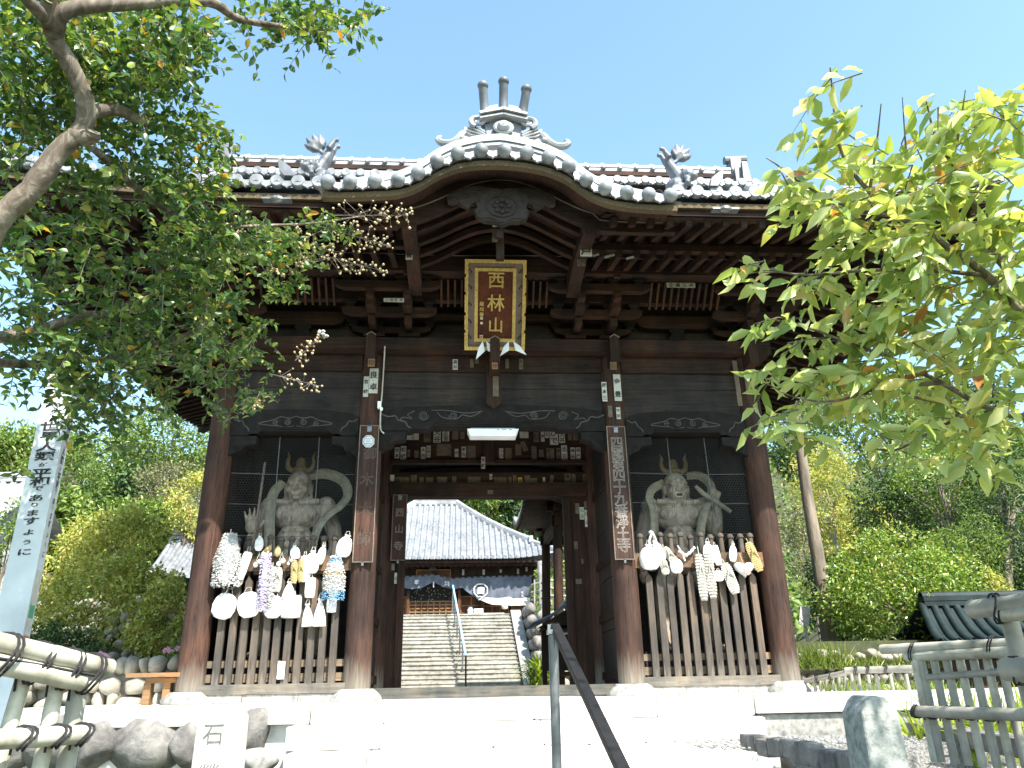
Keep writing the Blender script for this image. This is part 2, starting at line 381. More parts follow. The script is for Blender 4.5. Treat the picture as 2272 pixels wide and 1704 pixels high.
PINKF = plain("pink_petals", (0.75, 0.30, 0.45)); SEEDP = noisy("dry_seed_heads", (0.35, 0.25, 0.12), (0.68, 0.55, 0.33), 30, rough=0.7)
# ------------------------------------------------------------------ the two-storey-high temple gate
XO, XM, YM, YB = 3.9, 1.8, 2.05, 4.1
XE, YE0, YE1 = 6.65, -2.72, 6.82
GX = 4.6                                         # gable plane
def lift(x, y):
    dx = XE - abs(x); dy = min(y - YE0, YE1 - y)
    return 0.36 * max(0.0, 1 - (dx + dy) / 3.6) ** 2
def ztile(s): return 5.74 + 0.5 * s + 0.07 * s * s
gate = thing("temple_gate", "large dark wooden temple gate with silver tiled roof above the stone steps", "temple gate", (0, 2.0, 0))
# columns and base stones
for iy, y in enumerate((0, YM, YB)):
    for x in (-XO, -XM, XM, XO):
        b = MB(); b.lathe((x, y, 0), [(0.178, 0.0), (0.178, 1.5), (0.176, 3.2), (0.165, 4.5), (0.155, 4.66)], 28)
        part("column", b, W_COL, gate, True)
        b = MB(); b.lathe((x, y, -0.145), [(0.30, 0.0), (0.285, 0.05), (0.24, 0.115), (0.205, 0.143)], 18)
        q = random.Random(int(x * 10 + y)); b.v = [(px + q.uniform(-.02, .02) + (px - x) * .12, py + q.uniform(-.02, .02), pz) for px, py, pz in b.v]
        part("base_stone", b, GRAN_S, gate, True)
def xbeam(name, y0, y1, z0, z1, x0, x1, m=W_X, par=gate):
    b = MB(); b.box(((x0 + x1) / 2, (y0 + y1) / 2, (z0 + z1) / 2), (x1 - x0, y1 - y0, z1 - z0)); return part(name, b, m, par)
def ybeam(name, x, w, z0, z1, y0, y1, m=W_Y):
    b = MB(); b.box((x, (y0 + y1) / 2, (z0 + z1) / 2), (w, y1 - y0, z1 - z0)); return part(name, b, m, gate)
xbeam("head_plate", -0.30, 0.24, 4.665, 4.855, -4.25, 4.25)
xbeam("head_plate", YB - 0.24, YB + 0.30, 4.665, 4.855, -4.25, 4.25)
for s in (-1, 1): ybeam("head_plate", s * XO, 0.5, 4.668, 4.852, 0.25, YB - 0.25)
for y in (0, YB):
    for x0, x1 in ((-XO, -XM), (-XM, XM), (XM, XO)): xbeam("tie_beam", y - 0.10, y + 0.10, 4.40, 4.655, x0 + .15, x1 - .15)
    for x0, x1 in ((-XO, -XM), (-XM, XM), (XM, XO)):
        b = MB()
        for z0, z1, o in ((3.60, 3.90, 0), (3.905, 4.14, .012), (4.145, 4.395, .004)): b.box(((x0 + x1) / 2, y + o, (z0 + z1) / 2), (x1 - x0 - .3, 0.10, z1 - z0))
        part("plank_panel", b, W_PANEL, gate)
# rainbow beams with carved front, shoulder blocks and corner brackets
def swirl(b, cx, cz, r, turns, a0, sgn, y, w=0.008):
    pts = []
    for i in range(int(14 * turns) + 1):
        t = i / 14; a = a0 + sgn * t * 2 * math.pi; rr = r * (1 - 0.82 * t / turns)
        pts.append(V(cx + rr * math.cos(a), y, cz + rr * math.sin(a)))
    b.tube(pts, w, 5)
def wave(b, pts, y, w=0.008): b.tube(catmull([V(p[0], y, p[1]) for p in pts], 5), w, 5)
def rainbow(x0, x1, zb, y, front=True):
    w = x1 - x0; c = (x0 + x1) / 2; h = w / 2 - 0.15; d = 0.05
    prof = [(-h, zb + .02), (-h, zb + .26)]
    prof += [(-h * math.cos(t) * 1.0, zb + .26 + .16 * math.sin(t) ** 0.7) for t in np.linspace(.25, math.pi - .25, 14)]
    prof += [(h, zb + .26), (h, zb + .02)]
    e = h * .74; prof += [(e, zb + .02), (e - .05, zb + .05), (e * .78, zb + .05), (e * .74, zb + .085), (-e * .74, zb + .085), (-e * .78, zb + .05), (-e + .05, zb + .05), (-e, zb + .02)]
    b = MB(); b.prism(prof, (c, y - .12, 0), (1, 0, 0), (0, 0, 1), (0, .24, 0))
    rb = part("rainbow_beam", b, W_CARVE, gate)
    for s in (-1, 1):
        b = MB(); o = c + s * h
        b.prism([(0, zb + .015), (-s * .42, zb + .015), (-s * .42, zb - .10), (-s * .26, zb - .13), (-s * .22, zb - .20), (-s * .12, zb - .235), (-s * .05, zb - .28), (0, zb - .28)], (o + s * .05, y - .10, 0), (1, 0, 0), (0, 0, 1), (0, .20, 0))
        if front:
            swirl(b, o - s * .11, zb - .15, .055, 1.6, math.pi if s > 0 else 0, s, y - .102, .007)
        part("beam_bracket", b, W_CARVE, gate)
    if front:
        b = MB(); yy = y - .121; k = w / 3.6
        for s in (-1, 1):
            X = lambda t: c + s * t * h
            if w > 3:
                swirl(b, X(.62), zb + .25, .075, 2.0, 0, s, yy); swirl(b, X(.36), zb + .25, .06, 1.8, math.pi, -s, yy)
                wave(b, [(X(.12), zb + .30), (X(.20), zb + .24), (X(.28), zb + .26), (X(.33), zb + .20), (X(.45), zb + .22), (X(.5), zb + .30)], yy)
                wave(b, [(X(.10), zb + .32), (X(.24), zb + .29), (X(.42), zb + .33), (X(.55), zb + .33)], yy)
                wave(b, [(X(.70), zb + .32), (X(.76), zb + .26), (X(.72), zb + .20), (X(.80), zb + .22), (X(.83), zb + .17)], yy)
                wave(b, [(X(.99), zb + .27), (X(.93), zb + .23), (X(.87), zb + .24), (X(.84), zb + .18), (X(.78), zb + .15), (X(.76), zb + .09), (X(.73), zb + .06)], yy, .011)
            else:
                swirl(b, X(.13), zb + .22, .05, 1.6, math.pi / 2, s, yy); swirl(b, X(.32), zb + .21, .04, 1.5, 0, -s, yy)
                wave(b, [(X(0), zb + .31), (X(.12), zb + .28), (X(.24), zb + .30), (X(.36), zb + .25), (X(.58), zb + .20), (X(.40), zb + .17), (X(.24), zb + .16)], yy)
                wave(b, [(X(.02), zb + .16), (X(.18), zb + .14), (X(.30), zb + .18)], yy)
                wave(b, [(X(.98), zb + .27), (X(.90), zb + .23), (X(.84), zb + .24), (X(.80), zb + .17), (X(.74), zb + .13), (X(.72), zb + .08)], yy, .010)
        part("carving", b, W_EDGE, rb)
        b = MB(); zc = zb + .085
        b.tube([V(c - h * .52, y - .12, zc + .018), V(c - h * .48, y - .125, zc + .04), V(c + h * .48, y - .125, zc + .04), V(c + h * .52, y - .12, zc + .018)], .018, 6); part("edge_moulding", b, W_CARVE, rb)
rainbow(-XM, XM, 3.44, 0.0); rainbow(-XO, -XM, 3.36, 0.0); rainbow(XM, XO, 3.36, 0.0)
rainbow(-XM, XM, 3.62, YB, False); rainbow(-XO, -XM, 3.36, YB, False); rainbow(XM, XO, 3.36, YB, False)
# projecting noses and the centre hanging strut
def nose(x, z0, z1, y0, y1, w=.14):
    b = MB(); h = w / 2; zm = z1 - .045
    b.prism([(-h, z0), (h, z0), (h, zm), (0, z1), (-h, zm)], (x, y1, 0), (1, 0, 0), (0, 0, 1), (0, y0 - y1, 0)); part("beam_nose", b, W_Z, gate)
    b = MB(); b.bar((x - h - .003, y1 - .012, zm), (x, y1 - .012, z1 + .006), .02, .012); b.bar((x, y1 - .012, z1 + .006), (x + h + .003, y1 - .012, zm), .02, .012); part("nose_capping", b, W_SILL, gate)
for x in (-XO, -XM, XM, XO): nose(x, 4.43, 4.86, -.16, -.46)
nose(0, 4.29, 4.68, -.1, -.74)
b = MB(); b.prism([(-.11, 4.66), (-.11, 3.86), (0, 3.78), (.11, 3.86), (.11, 4.66)], (0, -.2, 0), (1, 0, 0), (0, 0, 1), (0, .3, 0)); part("hanging_strut", b, W_Z, gate)
# brackets below the eaves
def boat(b, x0, x1, y, z0, z1, t=.11):
    c = .10; b.prism([(x0, z1), (x0, z1 - .05), (x0 + .04, z0 + .035), (x0 + c * 1.5, z0), (x1 - c * 1.5, z0), (x1 - .04, z0 + .035), (x1, z1 - .05), (x1, z1)], (0, y - t / 2, 0), (1, 0, 0), (0, 0, 1), (0, t, 0))
def masu(b, x, y, z, w=.17, h=.11):
    b.box((x, y, z + h * .25), (w * .72, w * .72, h * .5)); b.box((x, y, z + h * .75), (w, w, h * .5))
def bracket_set(x0, x1, xs, yf, sy):
    """x0..x1: run of the lateral arms, xs: projecting axes, yf wall line, sy direction of the eave"""
    e = lambda d: yf + sy * d
    b = MB()
    for x in xs: b.box((x, yf, 4.90), (.24, .24, .09)); b.box((x, yf, 4.975), (.32, .32, .07))
    boat(b, x0 + .1, x1 - .1, e(.06), 5.01, 5.12); boat(b, x0, x1, e(.45), 5.14, 5.26); boat(b, x0 - .06, x1 + .06, e(.85), 5.36, 5.48)
    part("bracket_arm", b, W_X, gate)
    b = MB()
    for x in xs:
        for d0, d1, z0, z1 in ((-.1, .52, 5.00, 5.115), (-.1, .92, 5.235, 5.345)):
            b.box((x, e((d0 + d1) / 2), (z0 + z1) / 2), (.105, d1 - d0, z1 - z0))
        b.box((x, e(.60), 5.225), (.135, .34, .145)); b.box((x, e(.50), 5.60), (.10, 1.0, .1))
    part("projecting_arm", b, W_Y, gate)
    n = 4 if x1 - x0 > 1.1 else 3
    for i in range(n):
        x = x0 + .12 + (x1 - x0 - .24) * i / (n - 1)
        for d_, z_, w_, h_ in ((.06, 5.12, .17, .11), (.45, 5.26, .17, .11), (.85, 5.48, .16, .10)):
            b = MB(); masu(b, x, e(d_), z_, w_, h_); part("bearing_block", b, W_CARVE, gate)
for s in (-1, 1):
    bracket_set(min(s * 2.25, s * .85), max(s * 2.25, s * .85), (s * 1.27, s * 1.8), 0, -1)
    bracket_set(s * XO - .55, s * XO + .55, (s * XO,), 0, -1); bracket_set(s * XO - .55, s * XO + .55, (s * XO,), YB, 1)
    bracket_set(s * XM - .6, s * XM + .6, (s * XM,), YB, 1)
for s in (-1, 1):   # frog-leg struts between the bracket groups
    x = s * 2.87; b = MB()
    b.prism([(-.24, 4.858), (-.15, 4.92), (-.09, 5.05), (-.13, 5.10), (-.10, 5.14), (.10, 5.14), (.13, 5.10), (.09, 5.05), (.15, 4.92), (.24, 4.858)], (x, -.13, 0), (1, 0, 0), (0, 0, 1), (0, .1, 0)); part("frog_leg_strut", b, W_CARVE, gate)
    b = MB()
    for i in range(11):
        xx = x - .52 + i * .104; b.bar((xx, -.52, 5.27), (xx, -.82, 5.56), .052, .03, (1, 0, 0))
    part("slatted_cove", b, W_COVE, gate)
    b = MB(); boat(b, x - .6, x + .6, -.06, 5.14, 5.26); part("bracket_arm", b, W_X, gate)
for s in (-1, 1):
    b = MB()
    for i in range(5): b.bar((s * .38 + s * i * .1, -.52, 5.27), (s * .38 + s * i * .1, -.82, 5.56), .052, .03, (1, 0, 0))
    part("slatted_cove", b, W_COVE, gate)
for y0, y1 in ((.05, .12), (YB - .12, YB - .05)):
    b = MB(); b.box((0, (y0 + y1) / 2, 5.73), (7.9, y1 - y0, 1.75)); part("upper_wall", b, W_PANEL, gate)
for s in (-1, 1):
    b = MB(); b.box((s * XO, YM, 5.73), (.07, YB - .1, 1.75)); part("upper_wall", b, W_PANEL, gate)
    b = MB()
    for z0, z1 in ((0.05, .9), (.905, 1.8), (1.805, 2.7), (2.705, 3.6), (3.605, 4.66)): b.box((s * XO, YM, (z0 + z1) / 2), (.06, YB - .35, z1 - z0))
    part("side_wall", b, W_PANEL, gate)
for y in (-.9, YB + .9): xbeam("eave_purlin", y - .11, y + .11, 5.585, 5.83, -4.85, 4.85)
for s in (-1, 1): ybeam("eave_purlin", s * (XO + .9), .22, 5.582, 5.826, -.79, YB + .79)
for y, z in ((-.45, 5.38), (-.06, 5.24)): xbeam("wall_purlin", y - .06, y + .06, z, z + .12, -4.6, 4.6)
b = MB(); b.tube([V(x, -1.03, 5.845 + .012 * math.sin(x * 2.1)) for x in np.linspace(-3.2, 4.6, 24)], .006, 5); part("cable", b, WIRE, gate)
# rafters (two tiers), soffit and fascia boards
RW = .078
raf_f, raf_rest = [], MB()
def rz(s, tier): return (5.40 + .34 * s) if tier == 0 else (5.50 + .26 * (s - 1.0))
def rafter(side, t, tier):
    s0, s1 = ((.13, 1.45) if tier == 0 else (1.0, 2.75))
    if side in "fb": mx = XE - abs(t)
    else: mx = min(t - YE0, YE1 - t)
    if mx < s0 + .15: return None
    s1 = min(s1, mx)
    P = []
    for s in (s0, s1):
        x, y = {"f": (t, YE0 + s), "b": (t, YE1 - s), "l": (-XE + s, t), "r": (XE - s, t)}[side]
        P.append(V(x, y, rz(s, tier) + lift(x, y)))
    b = MB(); b.bar(P[0], P[1], RW, .10); return b
ts = [-6.48 + i * .24 for i in range(55)]; tl = [YE0 + .2 + i * .24 for i in range(39)]
for side, tt in (("f", ts), ("b", ts), ("l", tl), ("r", tl)):
    for t in tt:
        for tier in (0, 1):
            b = rafter(side, t, tier)
            if b is None: continue
            if side == "f" and tier == 0 and abs(t) < 1.35: continue
            if side == "f" and tier == 1 and abs(t) < 1.2: continue
            if side == "f" and (tier == 0 or abs(t) < 5.6) and len(raf_f) < 99: raf_f.append(b)
            else:
                raf_rest.add(b.v, b.f)
for b in raf_f: part("rafter", b, W_Y, gate)
part("side_rafters", raf_rest, W_Y, gate, kind="stuff")
soff = MB()
def zsoff(s): return 5.475 + .34 * s if s < 1.2 else 5.475 + .408 + .26 * (s - 1.2)
for side in "fblr":
    L = XE if side in "fb" else (YE1 - YE0) / 2; cy = (YE0 + YE1) / 2
    def fn(u, s):
        a = u * (L - s)
        x, y = {"f": (a, YE0 + s), "b": (a, YE1 - s), "l": (-XE + s, cy + a), "r": (XE - s, cy + a)}[side]
        return V(x, y, zsoff(s) + lift(x, y))
    soff.grid(fn, list(np.linspace(-1, 1, 41)), [.06, .5, 1.0, 1.2, 1.9, 1.95, 2.8])
keep = []
for f_ in soff.f:
    c_ = sum(V(*soff.v[i]) for i in f_) / len(f_)
    if not (c_[1] < YE0 + 1.92 and abs(c_[0]) < 1.18): keep.append(f_)
soff.f = keep; soff.m = [0] * len(keep)
part("soffit", soff, W_Y, gate)
def eave_bar(b, s, z, w, h, skip=0):
    for side in "fblr":
        L = XE - s if side in "fb" else (YE1 - YE0) / 2 - s; cy = (YE0 + YE1) / 2; prev = None
        for a in np.linspace(-L, L, 33):
            x, y = {"f": (a, YE0 + s), "b": (a, YE1 - s), "l": (-XE + s, cy + a), "r": (XE - s, cy + a)}[side]
            p = V(x, y, z + lift(x, y))
            if prev is not None and not (skip and side == "f" and abs((p[0] + prev[0]) / 2) < skip): b.bar(prev, p, w, h)
            prev = p
b = MB(); eave_bar(b, .14, 5.535, .10, .11, 2.05); part("eave_fascia", b, W_X, gate)
b = MB(); eave_bar(b, .10, 5.635, .13, .075, 2.05); part("bark_edge", b, BARKFIB, gate)
b = MB(); eave_bar(b, 1.04, 5.60, .10, .10, 1.15); part("rafter_fascia", b, W_X, gate)
for sx in (-1, 1):
    for yc, sy in ((YE0, 1), (YE1, -1)):
        b = MB(); p0 = V(sx * (XE - .12), yc + sy * .12, 5.42 + lift(XE - .12, yc + sy * .12)); p1 = V(sx * (XE - 2.6), yc + sy * 2.6, 5.95)
        b.bar(p0, p1, .16, .22); part("hip_rafter", b, W_Y, gate)
# ---- roof
roof = thing("roof", None, None, (0, 2.0, 0)); roof.parent = gate; roof.location = (0, 0, 0)
ts_ = MB(); cy = (YE0 + YE1) / 2; HY = (YE1 - YE0) / 2
SMAX = 3.2
def froof(side):
    def fn(u, s):
        L = max(XE - s, GX + .15) if side in "fb" else HY - s
        a = u * L
        x, y = {"f": (a, YE0 + s), "b": (a, YE1 - s), "l": (-XE + s, cy + a), "r": (XE - s, cy + a)}[side]
        return V(x, y, ztile(s) + lift(x, y))
    return fn
ss = list(np.linspace(0, SMAX, 11))
for side in "fb": ts_.grid(froof(side), list(np.linspace(-1, 1, 41)), ss)
for side in "lr": ts_.grid(froof(side), list(np.linspace(-1, 1, 31)), list(np.linspace(0, XE - GX + .3, 8)))
def half_tube(b, P, r, n=6):
    P = [np.asarray(p, float) for p in P]; vs = []
    for i, p in enumerate(P):
        a, up, _ = frame(P[min(i + 1, len(P) - 1)] - P[max(i - 1, 0)])
        for j in range(n + 1):
            t = math.pi * j / n; vs.append(p + a * math.cos(t) * r + up * (math.sin(t) * r))
    m = n + 1
    b.add(vs, [(i * m + j, i * m + j + 1, (i + 1) * m + j + 1, (i + 1) * m + j) for i in range(len(P) - 1) for j in range(n)])
def tile_row(b, side, t, smax):
    P = []
    for s in np.linspace(-.02, smax, max(3, int(smax / .28))):
        x, y = {"f": (t, YE0 + s), "b": (t, YE1 - s), "l": (-XE + s, t), "r": (XE - s, t)}[side]
        P.append(V(x, y, ztile(s) + lift(x, y) + .01))
    half_tube(b, P, .07)
ends = MB()
def tile_end(b, x, y, z, d, r=.088, dome=False):
    """round end cap looking along d with a hanging flat-tile lip beside it"""
    if dome: b.lathe((x, y, z), [(r * .8, -.06), (r, -.02), (r * .97, .02), (r * .8, .05), (r * .45, .075), (.01, .082)], 14, d)
    else: b.lathe((x, y, z), [(r, -.05), (r, .015), (r * .86, .028), (.01, .024)], 14, d)
def tile_lip(b, x, y, z, a, d):
    a, d = unit(a), unit(d)
    b.prism([(-.075, .055), (-.075, .005), (-.05, -.03), (-.02, -.04), (0, -.062), (.02, -.04), (.05, -.03), (.075, .005), (.075, .055), (0, .04)], V(x, y, z), a, np.cross(d, a) * -1 if np.cross(d, a)[2] < 0 else np.cross(d, a), d * .035)
xt = [i * .25 for i in range(-26, 27)]
kf = []
for f_ in ts_.f:
    c_ = sum(V(*ts_.v[i]) for i in f_) / len(f_)
    if not (c_[1] < YE0 + 1.3 and abs(c_[0]) < 1.5): kf.append(f_)
ts_.f = kf; ts_.m = [0] * len(kf)
for x in xt:
    sm = SMAX if abs(x) < GX + .1 else XE - abs(x) - .05
    for side in "fb":
        if not (side == "f" and abs(x) < 1.6): tile_row(ts_, side, x, sm)
    if abs(x) > 2.2: tile_end(ends, x, YE0 - .02, ztile(0) + .075 + lift(x, YE0), (0, -1, 0))
    if abs(x) > 2.2: tile_lip(ends, x + .125, YE0 - .005, ztile(0) + .03 + lift(x + .125, YE0), (1, 0, 0), (0, -1, 0))
for i in range(38):
    y = YE0 + .2 + i * .25; sm = min(XE - GX, y - YE0, YE1 - y)
    if sm < .2: continue
    for side, sx in (("l", -1), ("r", 1)):
        tile_row(ts_, side, y, sm); tile_end(ends, sx * (XE + .02), y, ztile(0) + .075 + lift(XE, y), (sx, 0, 0))
# upper gable roof, stepped above the skirt
UY0, UZ0, UZ1, UX = .42, 8.24, 9.24, 5.05
for sy in (1, -1):
    f = lambda u, v: V(u * UX, cy + sy * (v * (cy - UY0)) * -1, UZ1 - (UZ1 - UZ0) * v)
    ts_.grid(f, list(np.linspace(-1, 1, 3)), [0, .5, 1.0])
    for i in range(-20, 21):
        x = i * .25; half_tube(ts_, [V(x, cy - sy * v * (cy - UY0), UZ1 - (UZ1 - UZ0) * v + .01) for v in (1.01, .5, 0)], .07)
        tile_end(ends, x, cy - sy * (cy - UY0 + .03), UZ0 + .07, (0, -sy, 0), .08)
        if sy > 0: tile_lip(ends, x + .125, UY0 - .01, UZ0 + .03, (1, 0, 0), (0, -1, 0))
ts_.add(ends.v, ends.f, 1); part("tile_field", ts_, [TILE, TILE_E], roof, True)
b = MB()
for s in (-1, 1): b.prism([(UY0 + .3, UZ0 - .95), (YE1 - UY0 - 3.0 + .2, UZ0 - .95), (cy, UZ1 - .1)], (s * (GX - .05), 0, 0), (0, 1, 0), (0, 0, 1), (s * .06, 0, 0))
b.box((0, UY0 + .12, UZ0 - .16), (9.4, .06, .30)); part("gable_board", b, W_Y, roof)
def ridge(b, P, w, h, knob=0, top=.07):
    """stack of flat ridge tiles between rounded top tiles"""
    for i in range(len(P) - 1):
        p, q = V(*P[i]), V(*P[i + 1])
        n = max(2, int(h / .07))
        for k in range(n):
            o = V(0, 0, h * (k + .5) / n); b.bar(p + o, q + o, w * (1.0 if k % 2 else .9) * (1 - .12 * k / n), h / n - .012)
    half_tube(b, [V(*p) + V(0, 0, h) for p in P], top, 8)
    if knob:
        L = np.linalg.norm(V(*P[-1]) - V(*P[0])); n = int(L / knob)
        for i in range(n + 1):
            c = V(*P[0]) + (V(*P[-1]) - V(*P[0])) * (i / n)
            for sy in (-1, 1): tile_end(b, c[0], c[1] + sy * (w / 2 + .03), c[2] + h - .09, (0, sy, 0), .052)
            b.tube([c + V(0, -.055, h + .055), c + V(0, .055, h + .055)], .05, 7)
b = MB(); ridge(b, [(-UX, cy, UZ1 - .04), (UX, cy, UZ1 - .04)], .34, .60, .33, .09); part("main_ridge", b, TILE, roof)
b = MB(); b.box((0, cy, UZ1 + .33), (2 * UX - .1, .36, .10)); part("ridge_shadow_band", b, W_X, roof)
for s in (-1, 1):
    b = MB(); x = s * UX
    b.box((x + s * .06, cy, UZ1 + .18), (.16, .50, .62)); b.box((x + s * .06, cy, UZ1 + .62), (.22, .36, .30))
    b.tube([V(x - s * .12, cy - .02, UZ1 + .82), V(x + s * .34, cy - .02, UZ1 + .86)], .085, 10); b.tube([V(x - s * .05, cy - .25, UZ1 + .02), V(x + s * .42, cy - .25, UZ1 - .06)], .075, 10)
    b.box((x + s * .16, cy - .3, UZ1 + .32), (.16, .14, .5), None, 0, .6)
    part("ridge_end_tile", b, TILE_D, roof)
    for yc, sy in ((YE0, 1), (YE1, -1)):
        P = []
        for k in np.linspace(.15, XE - GX + .2, 8):
            x_, y_ = s * (XE - k), yc + sy * k; P.append((x_, y_, ztile(k) + lift(x_, y_) - .01))
        b = MB(); ridge(b, P, .24, .24, 0, .085)
        e = V(*P[0]); b.lathe(e + V(0, 0, .2), [(.15, -.05), (.16, .02), (.12, .05), (.02, .06)], 14, (s, -sy, 0)); b.box(e + V(0, 0, .1), (.2, .2, .3)); part("hip_ridge", b, TILE, roof, True)
        P = [(s * (GX + .02), yc + sy * k, ztile(k) + .0) for k in np.linspace(1.5, SMAX, 7)]
        b = MB(); ridge(b, P, .22, .22, 0, .08); b.lathe(V(*P[0]) + V(0, 0, .18), [(.13, -.05), (.14, .02), (.1, .05), (.02, .06)], 14, (0, -sy, 0)); part("descending_ridge", b, TILE, roof, True)
# ---- cusped front gable (undulating)
kpts = [(-2.121, 5.766), (-1.849, 5.772), (-1.55, 5.795), (-1.27, 5.82), (-1.028, 5.925), (-0.8, 6.115), (-0.54, 6.245), (-0.247, 6.30), (0.047, 6.306), (0.333, 6.28), (0.608, 6.22), (0.86, 6.095), (1.073, 5.885), (1.301, 5.765), (1.574, 5.712), (1.848, 5.69), (2.124, 5.686)]
def mv(b, k=1.0247, dy=.2):
    b.v = [(-.469 + (x + .469) * k, y + dy, -.018 + (z + .018) * k) for x, y, z in b.v]; return b
KX0 = [p[0] for p in kpts]; KZ0 = [p[1] - .07 for p in kpts]
kpts = [(-.469 + (x + .469) * .9748, -.018 + (z + .018) * .9748) for x, z in kpts]
KX = [p[0] for p in kpts]; KZ = [p[1] - .07 for p in kpts]
def kz(x): return float(np.interp(x, KX, KZ))
kx_f = list(np.linspace(-2.2, 2.2, 61))
def ksm(x): return (kz(x - .08) + 2 * kz(x) + kz(x + .08)) / 4
kar = thing("cusped_gable", None, None, (0, 2.0, 0)); kar.parent = gate; kar.location = (0, 0, 0)
b = MB(); kroof = lambda x, y: max(ksm(x) + .25 * (y + 3.0), ztile(max(0, y - YE0)) + .03 if y > -2.5 else 0)
b.grid(lambda x, y: V(x, y, kroof(x, y)), kx_f, [-2.98, -2.75, -2.45, -2.2, -1.8, -1.2, -.6])
for (x, z) in kpts: half_tube(b, [V(x, y, max(z - .06 + .25 * (y + 3.0), kroof(x, y))) for y in (-3.0, -2.75, -2.45, -2.2, -1.8, -1.2, -.6)], .072)
rtop = lambda x: ksm(x) + .15 + .26 * max(0, 1 - abs(x) / 2.0) ** .8
RX = list(np.linspace(-1.95, 2.0, 52))
P = [V(x, -2.78, rtop(x)) for x in RX]
for i in range(51): b.bar(P[i] - V(0, 0, .10), P[i + 1] - V(0, 0, .10), .16, .045); b.bar(P[i] - V(0, 0, .04), P[i + 1] - V(0, 0, .04), .20, .05)
half_tube(b, P, .088, 8); half_tube(b, [p + V(0, .22, .06) for p in P], .10, 8)
for i in range(0, 50, 5): b.tube([P[i] - V(0, 0, .005), P[i + 1] - V(0, 0, .005)], .096, 10)
for i, (x, z) in enumerate(kpts):
    k0 = len(b.f); tile_end(b, x, -3.02, z, (0, -1, .12), .090, True); b.m[k0:] = [1] * (len(b.f) - k0)
    if i < 16:
        x2, z2 = kpts[i + 1]; tile_lip(b, (x + x2) / 2, -2.99, (z + z2) / 2 - .055, (x2 - x, 0, z2 - z), (0, -1, 0))
part("tile_field", b, [TILE, TILE_E], kar, True)
def band(b, xs, f0, f1, y0, y1):
    """curved board between heights f0(x) and f1(x)"""
    vs = []
    for x in xs: vs += [(x, y0, f0(x)), (x, y0, f1(x)), (x, y1, f1(x)), (x, y1, f0(x))]
    n = len(xs); fs = [(0, 1, 2, 3), (4 * n - 1, 4 * n - 2, 4 * n - 3, 4 * n - 4)]
    for i in range(n - 1):
        for j in range(4): fs.append((4 * i + j, 4 * i + 4 + j, 4 * i + 4 + (j + 1) % 4, 4 * i + (j + 1) % 4))
    b.add(vs, fs)
BX = [-2.04, -1.65, -1.29, -1.05, -.75, -.45, -.2, 0.02, .25, .5, .79, 1.08, 1.30, 1.66, 2.05]
BZ = [5.29, 5.275, 5.28, 5.33, 5.475, 5.66, 5.755, 5.785, 5.75, 5.65, 5.468, 5.32, 5.268, 5.258, 5.255]
bzs = lambda x: sum(float(np.interp(x + d, BX, BZ)) for d in (-.1, -.05, 0, .05, .1)) / 5
k0z = lambda x: sum(float(np.interp(x + d, KX0, KZ0)) for d in (-.08, 0, .08)) / 3
ktop = lambda x: k0z(x) - .15
bz2 = lambda x: -.018 + (bzs((x + .469) / 1.0247 - .469) + .018) * 1.0247
xs_b = list(np.linspace(-2.04, 2.05, 56))
b = MB(); band(b, xs_b, bzs, lambda x: min(ktop(x) - .02, bzs(x) + .40), -2.62, -2.55); part("bargeboard", mv(b), W_X, kar)
b = MB(); band(b, xs_b, lambda x: bzs(x) + (.19 if abs(x) < 1.2 else .12), lambda x: min(ktop(x) - .035, bzs(x) + .38), -2.665, -2.62); part("bargeboard_moulding", mv(b), W_X, kar)
b = MB(); b.tube([V(x, -2.668, bzs(x) + (.19 if abs(x) < 1.2 else .12)) for x in xs_b], .007, 5); part("bargeboard_bead", mv(b), W_SILL, kar)
b = MB(); band(b, list(np.linspace(-2.15, 2.15, 60)), lambda x: ksm(x) - .105, lambda x: ksm(x) - .03, -2.95, -2.86); part("bark_edge", b, BARKFIB, kar)
for s in (-1, 1):
    b = MB(); b.box((s * 1.75, -2.52, 5.335), (.95, .10, .06)); part("board_end", mv(b), W_Y, kar)
    b = MB(); b.box((s * 2.3, -2.6, 5.50), (.6, .14, .12)); part("eave_board_end", mv(b), W_Y, kar)
b = MB(); b.grid(lambda x, y: V(x, y, ksm(x) + .25 * (y + 3.0) - (.09 if y < -2.4 else .12)), list(np.linspace(-2.1, 2.1, 50)), [-2.9, -2.45]); b.grid(lambda x, y: V(x, y, ksm(x) + .25 * (y + 3.0) - .12), list(np.linspace(-1.42, 1.42, 40)), [-2.45, -.75]); part("gable_ceiling", b, W_Y, kar)
for k in range(5):
    y = -2.3 + k * .34; b = MB(); band(b, list(np.linspace(-1.25, 1.25, 36)), lambda x: bz2(x) + .01 + .03 * k, lambda x: bz2(x) + .10 + .03 * k, y + .1, y + .19); part("curved_rib", b, W_X, kar)
b = MB(); b.prism([(-1.4, 5.83), (-1.4, 6.0), (-.8, 6.3), (0, 6.6), (.8, 6.3), (1.4, 6.0), (1.4, 5.83)], (0, -.82, 0), (1, 0, 0), (0, 0, 1), (0, .06, 0)); part("tympanum", b, W_X, kar)
for s in (-1, 1):
    b = MB(); b.prism([(-2.4, 5.36), (-2.4, 5.54), (-1.2, 5.62), (-.75, 5.62), (-.75, 5.32), (-1.0, 5.34), (-1.6, 5.44)], (s * 1.15 - .09, 0, 0), (0, 1, 0), (0, 0, 1), (.18, 0, 0)); part("gable_support_beam", b, W_Y, kar)
    b = MB(); b.box((s * 1.15, -.98, 5.50), (.2, .2, .18)); part("bearing_block", b, W_Z, kar)
